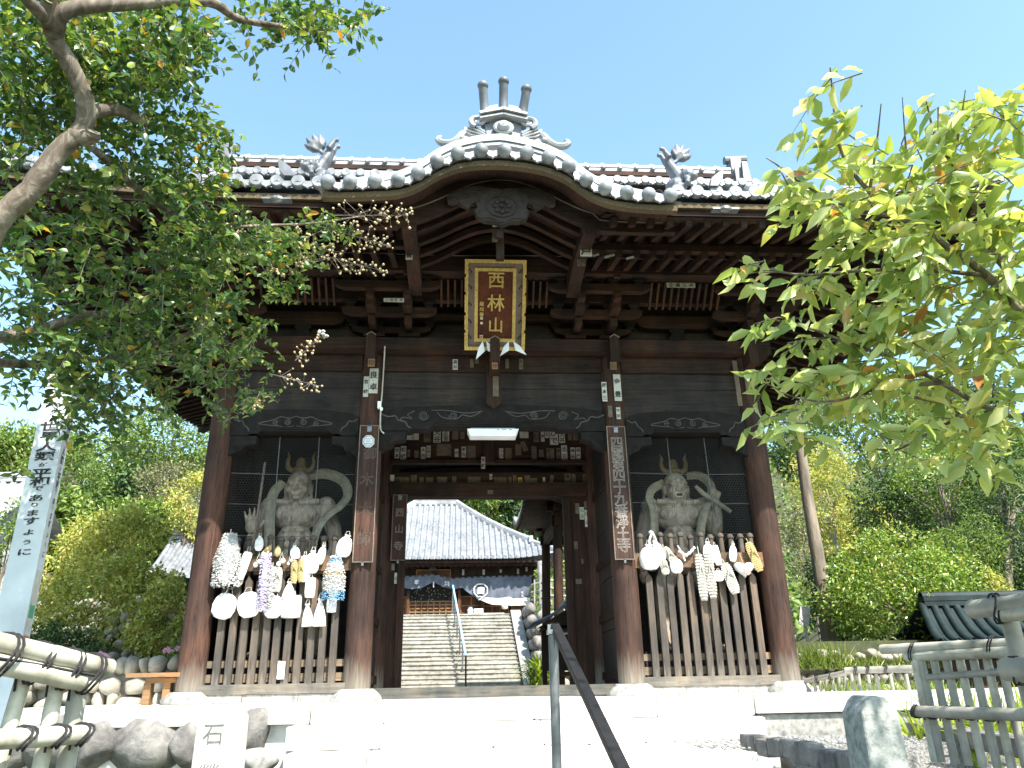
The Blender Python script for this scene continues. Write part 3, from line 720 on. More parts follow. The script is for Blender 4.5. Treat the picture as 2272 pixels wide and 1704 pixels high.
# carved pendant
pend = thing("pendant_carving", None, None, (0, 2.0, 0)); pend.parent = gate; pend.location = (0, 0, 0)
b = MB(); C0 = V(0.01, -2.74, 0)
body = [(0, 5.765), (.06, 5.79), (.16, 5.80), (.25, 5.74), (.31, 5.70), (.33, 5.60), (.30, 5.50), (.34, 5.45), (.31, 5.37), (.22, 5.32), (.10, 5.31), (.03, 5.275), (0, 5.25), (-.03, 5.275), (-.10, 5.31), (-.22, 5.32), (-.31, 5.37), (-.34, 5.45), (-.30, 5.50), (-.33, 5.60), (-.31, 5.70), (-.25, 5.74), (-.16, 5.80), (-.06, 5.79)]
b.prism(body, C0, (1, 0, 0), (0, 0, 1), (0, .10, 0))
for s in (-1, 1):
    b.prism([(s * .10, 5.795), (s * .30, 5.83), (s * .48, 5.80), (s * .62, 5.74), (s * .68, 5.66), (s * .67, 5.59), (s * .61, 5.57), (s * .55, 5.60), (s * .50, 5.55), (s * .45, 5.53), (s * .42, 5.49), (s * .38, 5.56), (s * .30, 5.60), (s * .25, 5.66)], C0 + V(0, .02, 0), (1, 0, 0), (0, 0, 1), (0, .08, 0))
part("carved_board", mv(b), W_PEND, pend)
b = MB(); fc = V(0.01, -2.745, 5.52)
b.tube([fc + V(.19 * math.cos(t), 0, .15 * math.sin(t)) for t in np.linspace(0, 2 * math.pi, 25)], .012, 5, False)
for k in range(8):
    a = k * math.pi / 4; b.ell(fc + V(.085 * math.cos(a), -.005, .085 * math.sin(a)), (.034, .02, .034), None, 8, 5)
b.ell(fc, (.032, .028, .032), None, 8, 5)
wave(b, [(-.32, 5.45), (-.28, 5.36), (-.12, 5.345), (0.01, 5.29), (.14, 5.345), (.30, 5.36), (.34, 5.45)], -2.745, .010)
for s in (-1, 1):
    for q in range(3):
        o = .045 * q; wave(b, [(s * (.18 + o), 5.76 - o * .4), (s * (.36 + o * .3), 5.765 - o), (s * (.50), 5.72 - o), (s * (.57 - o * .4), 5.64 - o * .3)], -2.728, .009)
    swirl(b, s * .60, 5.64, .05, 1.5, math.pi / 2, -s, -2.728, .008)
    wave(b, [(s * .04, 5.74), (s * .12, 5.77), (s * .2, 5.72), (s * .26, 5.66), (s * .28, 5.58)], -2.745, .009)
part("carving_relief", mv(b), W_PEND, pend, True)
b = MB(); b.box((-.02, -2.6, 5.20), (.10, .06, .10)); b.box((0.0, -2.35, 5.16), (.10, .10, .34)); part("pendant_tail", mv(b), W_Z, pend)
# ---- crest on top of the cusped gable
crest = thing("roof_crest", None, None, (0, 2.0, 0)); crest.parent = gate; crest.location = (0, 0, 0)
def cz(b):
    b.v = [(x, y, 6.75 + (z - 6.42) * .82) for x, y, z in b.v]; return mv(b, .958, -.35)
cX = .065; yb = -2.42
b = MB()
b.prism([(-.36, 6.42), (.36, 6.42), (.32, 6.55), (-.32, 6.55)], (cX, yb, 0), (1, 0, 0), (0, 0, 1), (0, .35, 0))
b.prism([(-.22, 6.55), (.22, 6.55), (.25, 6.80), (0, 6.90), (-.25, 6.80)], (cX, yb + .02, 0), (1, 0, 0), (0, 0, 1), (0, .3, 0))
part("crest_block", cz(b), TILE_D, crest)
b = MB()
for s in (-1, 1):
    b.bar((cX, yb - .03, 6.93), (cX + s * .32, yb - .03, 6.83), .12, .035); b.bar((cX, yb - .02, 7.0), (cX + s * .32, yb - .02, 6.90), .2, .045)
    b.prism([(s * .06, 7.02), (s * .22, 6.96), (s * .24, 7.04), (s * .18, 7.10), (s * .08, 7.13)], (cX, yb - .06, 0), (1, 0, 0), (0, 0, 1), (0, .3, 0))
b.lathe((cX, yb - .02, 6.70), [(.13, -.02), (.14, .01), (.115, .03), (.09, .02), (.085, .05), (.06, .085), (.01, .10)], 16, (0, -1, 0))
part("crest_roof_and_boss", cz(b), TILE, crest)
for dx, z0, z1, ln in ((-.24, 6.84, 7.52, -.03), (.01, 6.98, 7.62, .0), (.26, 6.84, 7.47, .05)):
    b = MB(); b.tube(catmull([V(cX + dx, yb + .10, z0), V(cX + dx + ln * .4, yb + .06, (z0 + z1) / 2), V(cX + dx + ln, yb - .02, z1 - .1), V(cX + dx + ln * 1.2, yb - .06, z1)], 4), .062, 12); b.ell((cX + dx + ln * 1.2, yb - .055, z1 + .0), .078, None, 12, 8); part("crest_cylinder", cz(b), TILE_D, crest, True)
for s in (-1, 1):
    b = MB(); y0 = yb + .02
    b.prism([(s * .24, 6.44), (s * .24, 6.66), (s * .36, 6.72), (s * .42, 6.80), (s * .47, 6.72), (s * .53, 6.74), (s * .52, 6.66), (s * .58, 6.65), (s * .66, 6.52), (s * .76, 6.42), (s * .66, 6.34), (s * .45, 6.40)], (cX, y0, 0), (1, 0, 0), (0, 0, 1), (0, .09, 0))
    for q in range(4):
        b.tube(catmull([V(cX + s * (.25), y0 - .01, 6.47 + .05 * q), V(cX + s * (.34), y0 - .015, 6.53 + .055 * q), V(cX + s * (.43 - .02 * q), y0 - .015, 6.555 + .06 * q), V(cX + s * (.53 - .025 * q), y0 - .01, 6.615 + .055 * q)], 4), [.022 - .0012 * i for i in range(13)], 6)
    pts = []
    for i in range(24):
        t = i / 23; a = -1.2 + t * 2 * math.pi * 1.2; r = .115 * (1 - .72 * t); pts.append(V(cX + s * (.335 + r * math.cos(a)), y0 - .02, 6.83 + r * math.sin(a)))
    b.tube(pts, [.042 - .02 * i / 23 for i in range(24)], 7)
    b.tube(catmull([V(cX + s * .52, y0, 6.62), V(cX + s * .60, y0, 6.50), V(cX + s * .70, y0, 6.41), V(cX + s * .82, y0, 6.40), V(cX + s * .87, y0, 6.47), V(cX + s * .83, y0, 6.53)], 4), [.05] * 10 + [.052] * 6 + [.045, .04, .035, .03, .022], 8)
    b.ell((cX + s * .56, y0 - .02, 6.50), (.05, .03, .045)); b.ell((cX + s * .47, y0 - .02, 6.44), (.04, .03, .035))
    part("crest_wing", cz(b), TILE, crest, True)
# ---- leaping lions on the gable ends
for s in (-1, 1):
    b = MB(); o = V(-2.36, -2.0, 0) if s < 0 else V(2.47, -2.0, 0); m = -s    # m: mirror so that the tail points outward
    W = lambda x, z, y=0: o + V(x * (1 if s > 0 else -1), y, z)
    b.ell(W(.0, 6.42), (.17, .16, .12)); b.ell(W(.02, 6.32, -.1), (.11, .10, .10))
    b.tube(catmull([W(.10, 6.50), W(.03, 6.66), W(-.05, 6.80), W(-.09, 6.93)], 4), [.12, .12, .115, .11, .105, .10, .10, .095, .09, .085, .08, .075, .07], 10)
    for dy in (-.07, .07): b.tube(catmull([W(-.07, 6.90, dy), W(-.13, 7.00, dy), W(-.16, 7.06, dy), W(-.23, 7.075, dy)], 4), [.062, .058, .052, .048, .045, .04, .04, .038, .036, .034, .034, .036, .03], 8)
    b.ell(W(.20, 6.55, -.1), (.13, .12, .10)); b.ell(W(.27, 6.48, -.17), (.08, .08, .06))
    for k in range(9):
        a = k * .7; b.ell(W(.20 + .12 * math.cos(a), 6.58 + .09 * math.sin(a), -.06 - .03 * (k % 2)), .042, None, 7, 5)
    for dy in (-.09, .08): b.tube([W(.12, 6.55, dy), W(.17, 6.42, dy - .08), W(.13, 6.32, dy - .12)], [.06, .05, .045], 8)
    for a, L in ((.35, .22), (.75, .27), (1.15, .27), (1.55, .25), (1.95, .18)):
        c = W(.10, 6.92); e = W(.10 + L * math.cos(a), 6.92 + L * math.sin(a)); e2 = W(.10 + (L + .05) * math.cos(a) + .02, 6.92 + (L + .05) * math.sin(a) + .03)
        b.tube([c, c * .5 + e * .5, e, e2], [.03, .065, .045, .008], 7)
    b.tube(catmull([W(-.02, 6.86), W(.05, 6.88), W(.10, 6.93)], 3), .035, 7)
    b.v = [(o[0] + (x_ - o[0]) * .80, y_, 6.36 + (z_ - 6.36) * .90) for x_, y_, z_ in b.v]
    b = remesh(b, .013, 1); part("lion_ornament", b, TILE_D, crest, "y")
    b = MB()
    x = -2.72 if s < 0 else 2.82
    b.prism([(0, 5.86), (s * .10, 5.86), (s * .17, 5.95), (s * .20, 6.12), (s * .12, 6.06), (s * .03, 5.98)], (x - s * .16, -2.80, 0), (1, 0, 0), (0, 0, 1), (0, .09, 0)); part("corner_tile", b, TILE_D, crest)
    b = MB(); b.box((x, -2.76, 5.52), (.34, .10, .022)); b.ell((x, -2.78, 5.52), (.09, .06, .05)); part("metal_flashing", b, STEEL, crest)
# ------------------------------------------------------------------ side bays: picket fence, wire netting
NETM = WIRE
for s in (-1, 1):
    xa, xb = s * XM, s * XO
    x0, x1 = min(xa, xb) + .17, max(xa, xb) - .17
    fen = thing("picket_fence", None, None, (0, 2.0, 0)); fen.parent = gate; fen.location = (0, 0, 0)
    b = MB(); b.box(((x0 + x1) / 2, -.02, .015), (x1 - x0 + .08, .20, .12)); part("sill", b, W_SILL, fen)
    b = MB(); stones(b, x0 - .05, x1 + .05, -.10, .14, -.145, -.048, [.6, .8, .5], 7); part("footing", b, GRAN_S, fen)
    b = MB(); b.box(((x0 + x1) / 2, -.07, 1.585), (x1 - x0 + .1, .07, .20)); part("rail", b, wood("rail_wood", (0.085, .055, .036), (0.17, .115, .075), 'x') if s < 0 else bpy.data.materials["rail_wood"], fen)
    b = MB(); b.box(((x0 + x1) / 2, .03, .32), (x1 - x0, .04, .085)); b.box(((x0 + x1) / 2, .03, .15), (x1 - x0, .04, .10)); part("lower_rail", b, W_SLAT, fen)
    n = 12
    for i in range(n):
        x = x0 + .085 + (x1 - x0 - .17) * i / (n - 1); q = random.Random(i + 50 * s); dz = q.uniform(-.02, .02)
        b = MB()
        b.lathe((x, -.01 + q.uniform(-.008, .008), 1.45), [(.046, 0), (.042, .3), (.036, .455 + dz), (.048, .46 + dz), (.050, .475 + dz), (.042, .50 + dz), (.022, .52 + dz), (.004, .525 + dz)], 12); part("knobbed_post", b, W_GREY, fen, True)
    for i in range(n - 1):
        x = x0 + .15 + (x1 - x0 - .30) * i / (n - 2); q = random.Random(i + 90 * s); zt = 1.43 + q.uniform(-.02, .015)
        b = MB(); h = .044; b.prism([(-h, .075), (h, .075), (h, zt - .07), (q.uniform(-.01, .01), zt), (-h, zt - .07)], (x + q.uniform(-.008, .008), -.075, 0), (1, 0, 0), (0, 0, 1), (0, .055, 0)); part("picket", b, W_GREY, fen)
    # hexagonal wire netting
    b = MB(); a = .0235; dx = a * math.sqrt(3); dz = 1.5 * a; yN = .075
    zb, zt = 1.58, 3.42; nz = int((zt - zb) / dz); nx = int((x1 - x0) / dx)
    def sag(x, z): return yN - .05 * math.sin(math.pi * (x - x0) / (x1 - x0)) * max(0, 1 - (z - zb) / .6)
    def strand(p, q, r=.0012):
        d = unit(q - p); u = unit(np.cross(d, V(0, 1, 0))); w = V(0, 1, 0)
        b.add([p + u * r, p - u * r * .5 + w * r, p - u * r * .5 - w * r, q + u * r, q - u * r * .5 + w * r, q - u * r * .5 - w * r], [(0, 1, 4, 3), (1, 2, 5, 4), (2, 0, 3, 5)])
    for i in range(nz):
        for j in range(nx):
            cx = x0 + (j + .5 * (i % 2)) * dx; cz = zb + i * dz
            A, B, C, D = ((cx, cz), (cx + dx / 2, cz + a / 2), (cx + dx / 2, cz + 1.5 * a), (cx - dx / 2, cz + a / 2))
            P = [V(p[0], sag(*p), p[1]) for p in (A, B, C, D)]
            strand(P[0], P[1]); strand(P[1], P[2]); strand(P[0], P[3])
    for z in (1.98, 2.42, 2.86): b.tube([V(x0, yN, z + .02), V((x0 + x1) / 2, yN - .01, z - .01), V(x1, yN, z)], .0035, 4)
    for t in (.36, .68): b.tube([V(x0 + t * (x1 - x0), yN, 3.42), V(x0 + (t + .015) * (x1 - x0), yN - .005, 1.55)], .0055, 4)
    part("wire_netting", b, NETM, gate)
    # inner partitions of the bay
    b = MB()
    for k in range(5): b.box((s * XM, (YM + .1) / 2 + .02, .38 + k * .74), (.05, YM - .3, .73))
    part("passage_wall", b, W_PANEL, gate)
    for z in (.12, .95, 1.75, 2.9): b = MB(); b.box((s * (XM - .04), YM / 2, z), (.05, YM - .35, .11)); part("passage_batten", b, W_Y, gate)
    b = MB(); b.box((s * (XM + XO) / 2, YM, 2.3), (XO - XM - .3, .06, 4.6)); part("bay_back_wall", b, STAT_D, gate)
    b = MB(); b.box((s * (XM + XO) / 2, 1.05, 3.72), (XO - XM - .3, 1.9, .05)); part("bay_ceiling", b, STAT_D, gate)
    b = MB(); b.box((s * (XM + XO) / 2, 1.15, .2), (XO - XM - .3, 1.5, .4)); part("statue_plinth", b, W_PANEL, gate)
    if s < 0:
        b = MB(); b.bar((-3.45, .35, .3), (-3.33, .30, 3.1), .03, .03); part("stay", b, W_SILL, gate)
# ------------------------------------------------------------------ passage: inner doorway
xbeam("threshold", -.02, .16, -.13, .0, -XM + .18, XM - .18, W_THR)
for x0, x1 in ((-1.66, -1.375), (1.25, 1.66)):
    b = MB(); b.box(((x0 + x1) / 2, YM - .02, 1.48), (x1 - x0, .12, 2.96)); part("door_jamb", b, W_Z, gate)
    b = MB(); s = 1 if x0 > 0 else -1; xe = x0 if s > 0 else x1
    b.box((xe + s * .09, YM - .11, 1.48), (.035, .03, 2.9)); part("jamb_moulding", b, W_Z, gate)
xbeam("lintel", YM - .14, YM + .1, 2.965, 3.17, -1.66, 1.66); xbeam("lintel_board", YM - .10, YM + .06, 3.2, 3.39, -1.66, 1.66, W_X)
xbeam("lintel_strip", YM - .17, YM - .10, 3.172, 3.20, -1.66, 1.66, W_X)
xbeam("inner_board", YM - .12, YM + .04, 3.56, 4.6, -1.66, 1.66, W_X); xbeam("inner_cover_strip", YM - .16, YM - .12, 3.54, 3.60, -1.66, 1.66)
b = MB(); b.box((0, YM - .18, 3.78), (.18, .12, .5)); part("inner_strut", b, W_Z, gate)
b = MB(); b.box((0, 1.0, 4.42), (3.3, 1.9, .04)); part("passage_ceiling", b, W_Y, gate)
# ------------------------------------------------------------------ pilgrims' name slips pasted on the timber
def slip(px, py, Y, w, h, text, paper=PAPER, ink=INK, horizontal=False, tilt=0.0, par=gate, facing=(0, -1, 0), X=None, style="bold", lift=0.004):
    c = PX(px, py, X) if X is not None else PY(px, py, Y)
    n = unit(facing); u = unit(np.cross(V(0, 0, 1), n)); v = V(0, 0, 1)
    if tilt: u, v = u * math.cos(tilt) + v * math.sin(tilt), v * math.cos(tilt) - u * math.sin(tilt)
    dist = np.linalg.norm(c - CAM_LOC) / FPX
    w, h = w * dist, h * dist * 1.04
    b = MB(); b.prism([(-w / 2, -h / 2), (w / 2, -h / 2), (w / 2, h / 2), (-w / 2, h / 2)], c, u, v, n * .004)
    if text:
        L = len(text); o = c + n * lift
        if horizontal: s_ = min(h * .85, w / L * .95); write(b, text, o, u, v, s_, w / L * .96, style, 1, True)
        else: s_ = min(w * .92, h / L * .95); write(b, text, o, u, v, s_, h / L * .96, style, 1)
    return part("paper_slip", b, [paper, ink], par)
YI = YM - .125
for px, py, w, h, t, pp in ((916, 968, 26, 16, "天九", PAPER), (948, 966, 15, 30, "元", PAPER_T), (970, 967, 16, 30, "大谷", PAPER), (989, 967, 15, 24, "正宮", PAPER), (1010, 966, 14, 18, "", PAPER_T), (1026, 966, 10, 16, "", PAPER_T),
        (881, 1005, 10, 24, "宮本", PAPER), (895, 1005, 12, 30, "松崎", PAPER), (907, 1006, 6, 16, "中", PAPER_T), (924, 1008, 9, 16, "", PAPER_T), (939, 1005, 10, 26, "大西", PAPER), (951, 1002, 9, 26, "山田川", PAPER), (985, 998, 32, 26, "", PAPER_T), (1013, 1005, 8, 18, "西", PAPER), (1029, 1003, 10, 24, "本元", PAPER), (1046, 1003, 18, 28, "", PAPER_T),
        (1112, 1006, 9, 22, "小川", PAPER), (1128, 1007, 14, 26, "", PAPER_T), (1150, 998, 13, 24, "", PAPER_T), (1163, 990, 10, 22, "", PAPER_T), (1185, 1006, 11, 32, "三", PAPER_T), (1201, 1006, 10, 16, "", PAPER_T), (1216, 1007, 7, 26, "田川", PAPER_T), (1225, 1008, 9, 26, "", PAPER_T), (1239, 1006, 9, 24, "神山", PAPER_T), (1252, 1005, 13, 34, "北元", PAPER), (1271, 1006, 10, 26, "高橋", PAPER), (1283, 1006, 10, 26, "長尾", PAPER),
        (1158, 964, 10, 16, "", PAPER), (1168, 965, 9, 14, "", PAPER), (1190, 970, 12, 22, "仁", PAPER_T), (1204, 968, 8, 24, "寿", PAPER), (1214, 964, 9, 16, "石", PAPER), (1229, 970, 18, 34, "ひで", PAPER), (1247, 970, 13, 26, "大井", PAPER), (1264, 968, 9, 18, "", PAPER_T), (1277, 969, 12, 16, "", PAPER_T)):
    slip(px, py, YI, w, h, t, pp, tilt=(.35 if px == 1163 else 0))
for px, py, w, h, t, pp in ((855, 1068, 9, 18, "", PAPER_T), (868, 1061, 13, 14, "", PAPER), (882, 1067, 11, 16, "田", PAPER_T), (898, 1067, 20, 16, "", PAPER_T), (918, 1063, 13, 18, "", PAPER_T), (935, 1067, 9, 16, "", PAPER_T), (953, 1067, 16, 15, "", PAPER_T), (981, 1066, 22, 15, "", PAPER_T), (1008, 1066, 9, 18, "", PAPER_T), (1052, 1066, 28, 16, "", PAPER_T),
        (1089, 1058, 6, 12, "山", PAPER), (1110, 1066, 28, 14, "", PAPER_T), (1132, 1066, 7, 16, "", PAPER_T), (1142, 1063, 8, 18, "", PAPER_T), (1154, 1067, 9, 15, "泉", YEL), (1170, 1064, 12, 18, "", PAPER_T), (1184, 1066, 16, 10, "", PAPER_T), (1207, 1064, 5, 10, "", PAPER), (1224, 1063, 8, 18, "", PAPER_T), (1260, 1063, 14, 24, "本川", PAPER_T), (1273, 1063, 8, 22, "元", PAPER_T), (1298, 1065, 9, 24, "谷口", PAPER_T)):
    slip(px, py, YM - .105, w, h, t, pp, tilt=(-.2 if px == 1224 else 0))
slip(1072, 1027, YM - .245, 9, 26, "安藤", PAPER); slip(1088, 1092, YM - .145, 12, 9, "", PAPER_T)
slip(853, 1095, YM - .085, 9, 26, "弘法", PAPER, GREEN_P); slip(863, 1100, YM - .085, 6, 26, "", PAPER_T)
for px, py, w, h, t in ((852, 1160, 8, 20, "山"), (853, 1190, 8, 22, ""), (852, 1220, 6, 20, ""), (853, 1245, 7, 22, ""), (850, 1280, 6, 26, ""), (872, 1258, 7, 14, ""), (880, 1283, 9, 22, "心")):
    slip(px, py, YM - .085, w, h, t, PAPER if t else PAPER_T)
for px, py, w, h, t, ink in ((1291, 1139, 10, 26, "弘法", GREEN_P), (1281, 1128, 9, 22, "", INK), (1302, 1150, 9, 36, "川上", INK), (1311, 1148, 13, 36, "福島屋", INK), (1314, 1188, 9, 28, "佐久間", INK), (1299, 1120, 6, 14, "", INK), (1278, 1210, 8, 16, "", INK), (1292, 1245, 5, 10, "", INK), (1316, 1275, 9, 18, "", INK), (1284, 1290, 13, 10, "", INK), (1308, 1120, 6, 24, "", INK)):
    slip(px, py, YM - .085, w, h, t, PAPER if t else PAPER_T, ink)
# slips on the front timbers
slip(829, 845, -.19, 19, 56, "良卓", PAPER); slip(812, 858, -.185, 11, 46, "宮崎", PAPER); slip(824, 805, -.466, 15, 18, "印", W_TAN)
slip(1370, 860, -.19, 16, 60, "金豊", PAPER); slip(1341, 869, -.185, 11, 44, "岡本三", PAPER); slip(1372, 917, -.19, 9, 26, "守田", PAPER); slip(1354, 913, -.19, 9, 26, "", PAPER_T); slip(1361, 812, -.466, 15, 18, "", W_TAN)
slip(1010, 809, -.115, 11, 24, "高井", PAPER); slip(1047, 806, -.115, 8, 20, "", PAPER_T); slip(1058, 800, -.115, 9, 14, "", PAPER_T); slip(1125, 807, -.115, 8, 22, "", PAPER_T); slip(1156, 808, -.115, 9, 24, "井川", PAPER_T)
slip(1100, 857, -.205, 13, 46, "", PAPER_T); slip(1098, 812, -.746, 13, 15, "印", W_TAN)
slip(874, 666, -.94, 44, 9, "三田新井", PAPER, horizontal=True); slip(1511, 633, -.9, 62, 11, "正福三井", PAPER, horizontal=True)
slip(1636, 850, -.19, 10, 100, "", PAPER_T); slip(1658, 850, -.19, 9, 40, "", PAPER_T)
slip(908, 567, -1.7, 15, 20, "貞", PAPER); slip(1300, 557, -1.95, 26, 26, "戸", PAPER); slip(1290, 583, -1.8, 18, 16, "小", PAPER_T)
slip(1098, 498, -2.43, 10, 12, "因", PAPER, lift=.006); slip(1098, 525, -2.22, 12, 26, "山", PAPER_T)
for px, py, w in ((1325, 565, 20), (1352, 568, 24), (1398, 572, 18)): slip(px, py, -1.7, w, 5, "", PAPER, tilt=.3)
# ------------------------------------------------------------------ hanging plaque
def zat(px, py, Y): return PY(px, py, Y)
pl = zat(1100, 576, -1.12); pbm = zat(1097, 776, -.42)
plaque = thing("name_plaque", "tall gilt framed plaque lettered in gold hanging under the curved gable", "plaque", tuple(pbm))
pv = unit(pl - pbm); pu = V(1, 0, 0); pn = np.cross(pu, pv); PH = np.linalg.norm(pl - pbm); PW = .885; pc = (pl + pbm) / 2
def pq(x, y, d=0): return pc + pu * x + pv * y + pn * d
def frame_ring(b, w, h, t, d0, d1):
    for (x0, x1, y0, y1) in ((-w / 2, w / 2, h / 2 - t, h / 2), (-w / 2, w / 2, -h / 2, -h / 2 + t), (-w / 2, -w / 2 + t, -h / 2 + t, h / 2 - t), (w / 2 - t, w / 2, -h / 2 + t, h / 2 - t)):
        b.prism([(x0, y0), (x1, y0), (x1, y1), (x0, y1)], pq(0, 0, d0), pu, pv, pn * (d1 - d0))
b = MB(); b.prism([(-.29, -PH / 2 + .15), (.29, -PH / 2 + .15), (.29, PH / 2 - .13), (-.29, PH / 2 - .13)], pq(0, 0, -.03), pu, pv, pn * .03); part("panel", b, LACQ, plaque)
b = MB(); frame_ring(b, .60, PH - .24, .048, -.02, .035); part("inner_frame", b, GOLD, plaque)
b = MB(); frame_ring(b, .80, PH - .08, .105, -.04, .02); part("border", b, PLQ_B, plaque)
b = MB(); q = random.Random(3)
n = int(PH / .042)
for s in (-1, 1):
    for i in range(n):
        y = -PH / 2 + PH * (i + .5) / n; k = abs(((i / n * 5) % 1) - .5) * 2
        b.box(pq(s * (PW / 2 - .024 - .010 * (1 if k > .85 else 0)), y, .03 + q.uniform(-.006, .006)), (.05 - .014 * (k > .85), PH / n * .93, .07), np.stack([pu, pv, pn], 1))
m = int(PW / .04)
for s in (-1, 1):
    for i in range(m): b.box(pq(-PW / 2 + PW * (i + .5) / m, s * (PH / 2 - .024), .032 + q.uniform(-.006, .006)), (PW / m * .93, .05, .07), np.stack([pu, pv, pn], 1))
part("carved_edge", b, GOLD, plaque)
b = MB()
for s in (-1, 1):
    for y in (-.48, -.25, 0.0, .25, .48):
        pts = [pq(s * (.385 - .05 * t) + s * .012 * math.sin(9 * t), y + .05 * math.sin(6 * t) * (1 - t), .024) for t in np.linspace(0, 1, 14)]; b.tube(pts, .006, 5)
part("border_scroll", b, W_CARVE, plaque)
b = MB(); write(b, "西林山", pq(.012, .035, .0), pu, pv, [.255, .26, .235], .325, "raised"); part("gold_lettering", b, GOLD, plaque)
b = MB(); write(b, "能成書", pq(-.195, -.06, .0), pu, pv, .066, .078, "bold"); part("small_gold_lettering", b, GOLD, plaque)
b = MB()
for x, y, s_ in ((-.195, -.195, .036), (-.195, -.265, .034), (-.195, -.465, .05), (.115, .335, .018)): b.prism([(-s_ / 2, -s_ / 2), (s_ / 2, -s_ / 2), (s_ / 2, s_ / 2), (-s_ / 2, s_ / 2)], pq(x, y, 0), pu, pv, pn * .004)
part("white_seal", b, PAPER, plaque)
b = MB(); b.prism([(-.0135, -.0135), (.0135, -.0135), (.0135, .0135), (-.0135, .0135)], pq(-.195, -.465, .004), pu, pv, pn * .003); part("seal_print", b, RED, plaque)
b = MB()
for x in (-.3, .3): b.tube([pq(x, PH / 2 - .1, -.04), pq(x, PH / 2 + .12, -.25)], .012, 6)
part("hanger", b, DARKST, plaque)
for k, (pxc, wings) in enumerate(((1075, ((1071, 757, 1056, 797), (1079, 757, 1106, 789))), (1134, ((1129, 757, 1109, 790), (1139, 757, 1168, 787))))):
    c_ = PY(pxc, 775, -.68); t = thing("paper_butterfly", ("white folded paper wings pinned left of the peg under the plaque", "white folded paper wings pinned right of the peg under the plaque")[k], "paper ornament", tuple(c_), "white paper wings below the plaque")
    for x0, y0, x1, y1 in wings:
        A_, B_ = PY(x0, y0, -.68), PY(x1, y1, -.68); d_ = B_ - A_; n_ = V(-d_[2], 0, d_[0]) * .26 * (1 if x1 < x0 else -1)
        b = MB(); b.prism([(0, 0), (.45 * d_[0] + n_[0], .45 * d_[2] + n_[2]), (d_[0], d_[2]), (.4 * d_[0] - .3 * n_[0], .4 * d_[2] - .3 * n_[2])], A_, (1, 0, 0), (0, 0, 1), (0, .012, 0)); part("wing", b, WHITE, t)
# ------------------------------------------------------------------ long boards on the middle columns
def sign_board(pt, pb, wt, Y, name, label, text, style, col, sizes):
    T, B = PY(*pt, Y), PY(*pb, Y); t = thing(name, label, "sign board", tuple(B))
    x = (T[0] + B[0]) / 2; z0, z1 = B[2], T[2]; w = wt
    b = MB(); b.box((x, Y + .02, (z0 + z1) / 2), (w, .04, z1 - z0)); part("board", b, W_COL if style == "outline" else W_COL, t)
    b = MB(); e = .012
    for xx in (-w / 2, w / 2): b.box((x + xx, Y - .004, (z0 + z1) / 2), (e, .02, z1 - z0 + e))
    for zz in (z0, z1): b.box((x, Y - .004, zz), (w - e, .02, e))
    part("pale_edging", b, W_SILL, t)
    b = MB(); n = len(text); st = (z1 - z0 - .26) / n
    write(b, text, (x, Y, (z0 + z1) / 2 - .03), (1, 0, 0), (0, 0, 1), sizes, st, style); part("lettering", b, col, t)
    b = MB(); b.box((x, Y - .008, z1 - .04), (.06, .012, .1)); part("fixing", b, STEEL, t); b = MB(); b.box((x, Y - .008, z0 - .02), (.03, .012, .06)); part("fixing", b, STEEL, t)
    return t, x, z0, z1
W_LET = noisy("pale_carved_lettering", (0.20, 0.17, 0.155), (0.42, 0.38, 0.35), 20, rough=0.8)
sign_board((1366, 947), (1386, 1241), .262, -.215, "sign_board", "long brown column board with ten pale outlined characters on the right of the passage", "四國第四十九番淨土寺", "outline", W_LET, .19)
t, x, z0, z1 = sign_board((820, 945), (805, 1247), .262, -.215, "sign_board", "long brown column board with faded carving and a white octagonal badge left of the passage", "御木大師", "outline", noisy("faded_carving", (0.08, 0.055, 0.045), (0.15, 0.11, 0.09), 20), .19)
b = MB(); o = V(x - .005, -.222, z1 - .235)
b.prism([(.088 * math.cos(a + math.pi / 8), .095 * math.sin(a + math.pi / 8)) for a in [k * math.pi / 4 for k in range(8)]], o, (1, 0, 0), (0, 0, 1), (0, -.012, 0)); part("octagonal_badge", b, WHITE, t)
b = MB(); b.tube([o + V(.07 * math.cos(a), -.0135, .076 * math.sin(a)) for a in np.linspace(math.pi / 8, 2 * math.pi + math.pi / 8, 9)], .004, 4, False)
write(b, "三", o + V(0, -.012, 0), (1, 0, 0), (0, 0, 1), .10); part("badge_print", b, STEEL, t)
t, x, z0, z1 = sign_board((887, 1098), (884, 1243), .225, YM - .16, "sign_board", "dark peeling board with worn carving leaning on the inner left doorpost", "西山寺", "outline", W_LET, .15)
# lamp above the passage and conduit with sensor on the left middle column
lx0 = PY(1037, 951, -.16); lx1 = PY(1151, 953, -.16)
lamp = thing("ceiling_lamp", "long white fluorescent lamp hung under the middle carved beam", "lamp", (float((lx0[0] + lx1[0]) / 2), -.1, float(lx0[2])))
b = MB(); x0, x1, zt_ = lx0[0], lx1[0], lx0[2]
vs = [(x0, -.16, zt_), (x1, -.16, zt_), (x1, .10, zt_), (x0, .10, zt_), (x0 + .04, -.13, zt_ - .10), (x1 - .04, -.13, zt_ - .10), (x1 - .04, .07, zt_ - .10), (x0 + .04, .07, zt_ - .10)]
b.add(vs, [(0, 1, 2, 3), (7, 6, 5, 4), (0, 4, 5, 1), (1, 5, 6, 2), (2, 6, 7, 3), (3, 7, 4, 0)]); part("diffuser", b, WHITE, lamp)
b = MB(); b.box(((x0 + x1) / 2, -.03, zt_ + .02), (x1 - x0 - .1, .12, .036)); part("mount", b, STEEL, lamp)
b = MB(); q = random.Random(5)
for i in range(6): b.ell((x0 + .08 + q.random() * (x1 - x0 - .16), -.158 + .0, zt_ - .012), (.012, .003, .006), None, 6, 4)
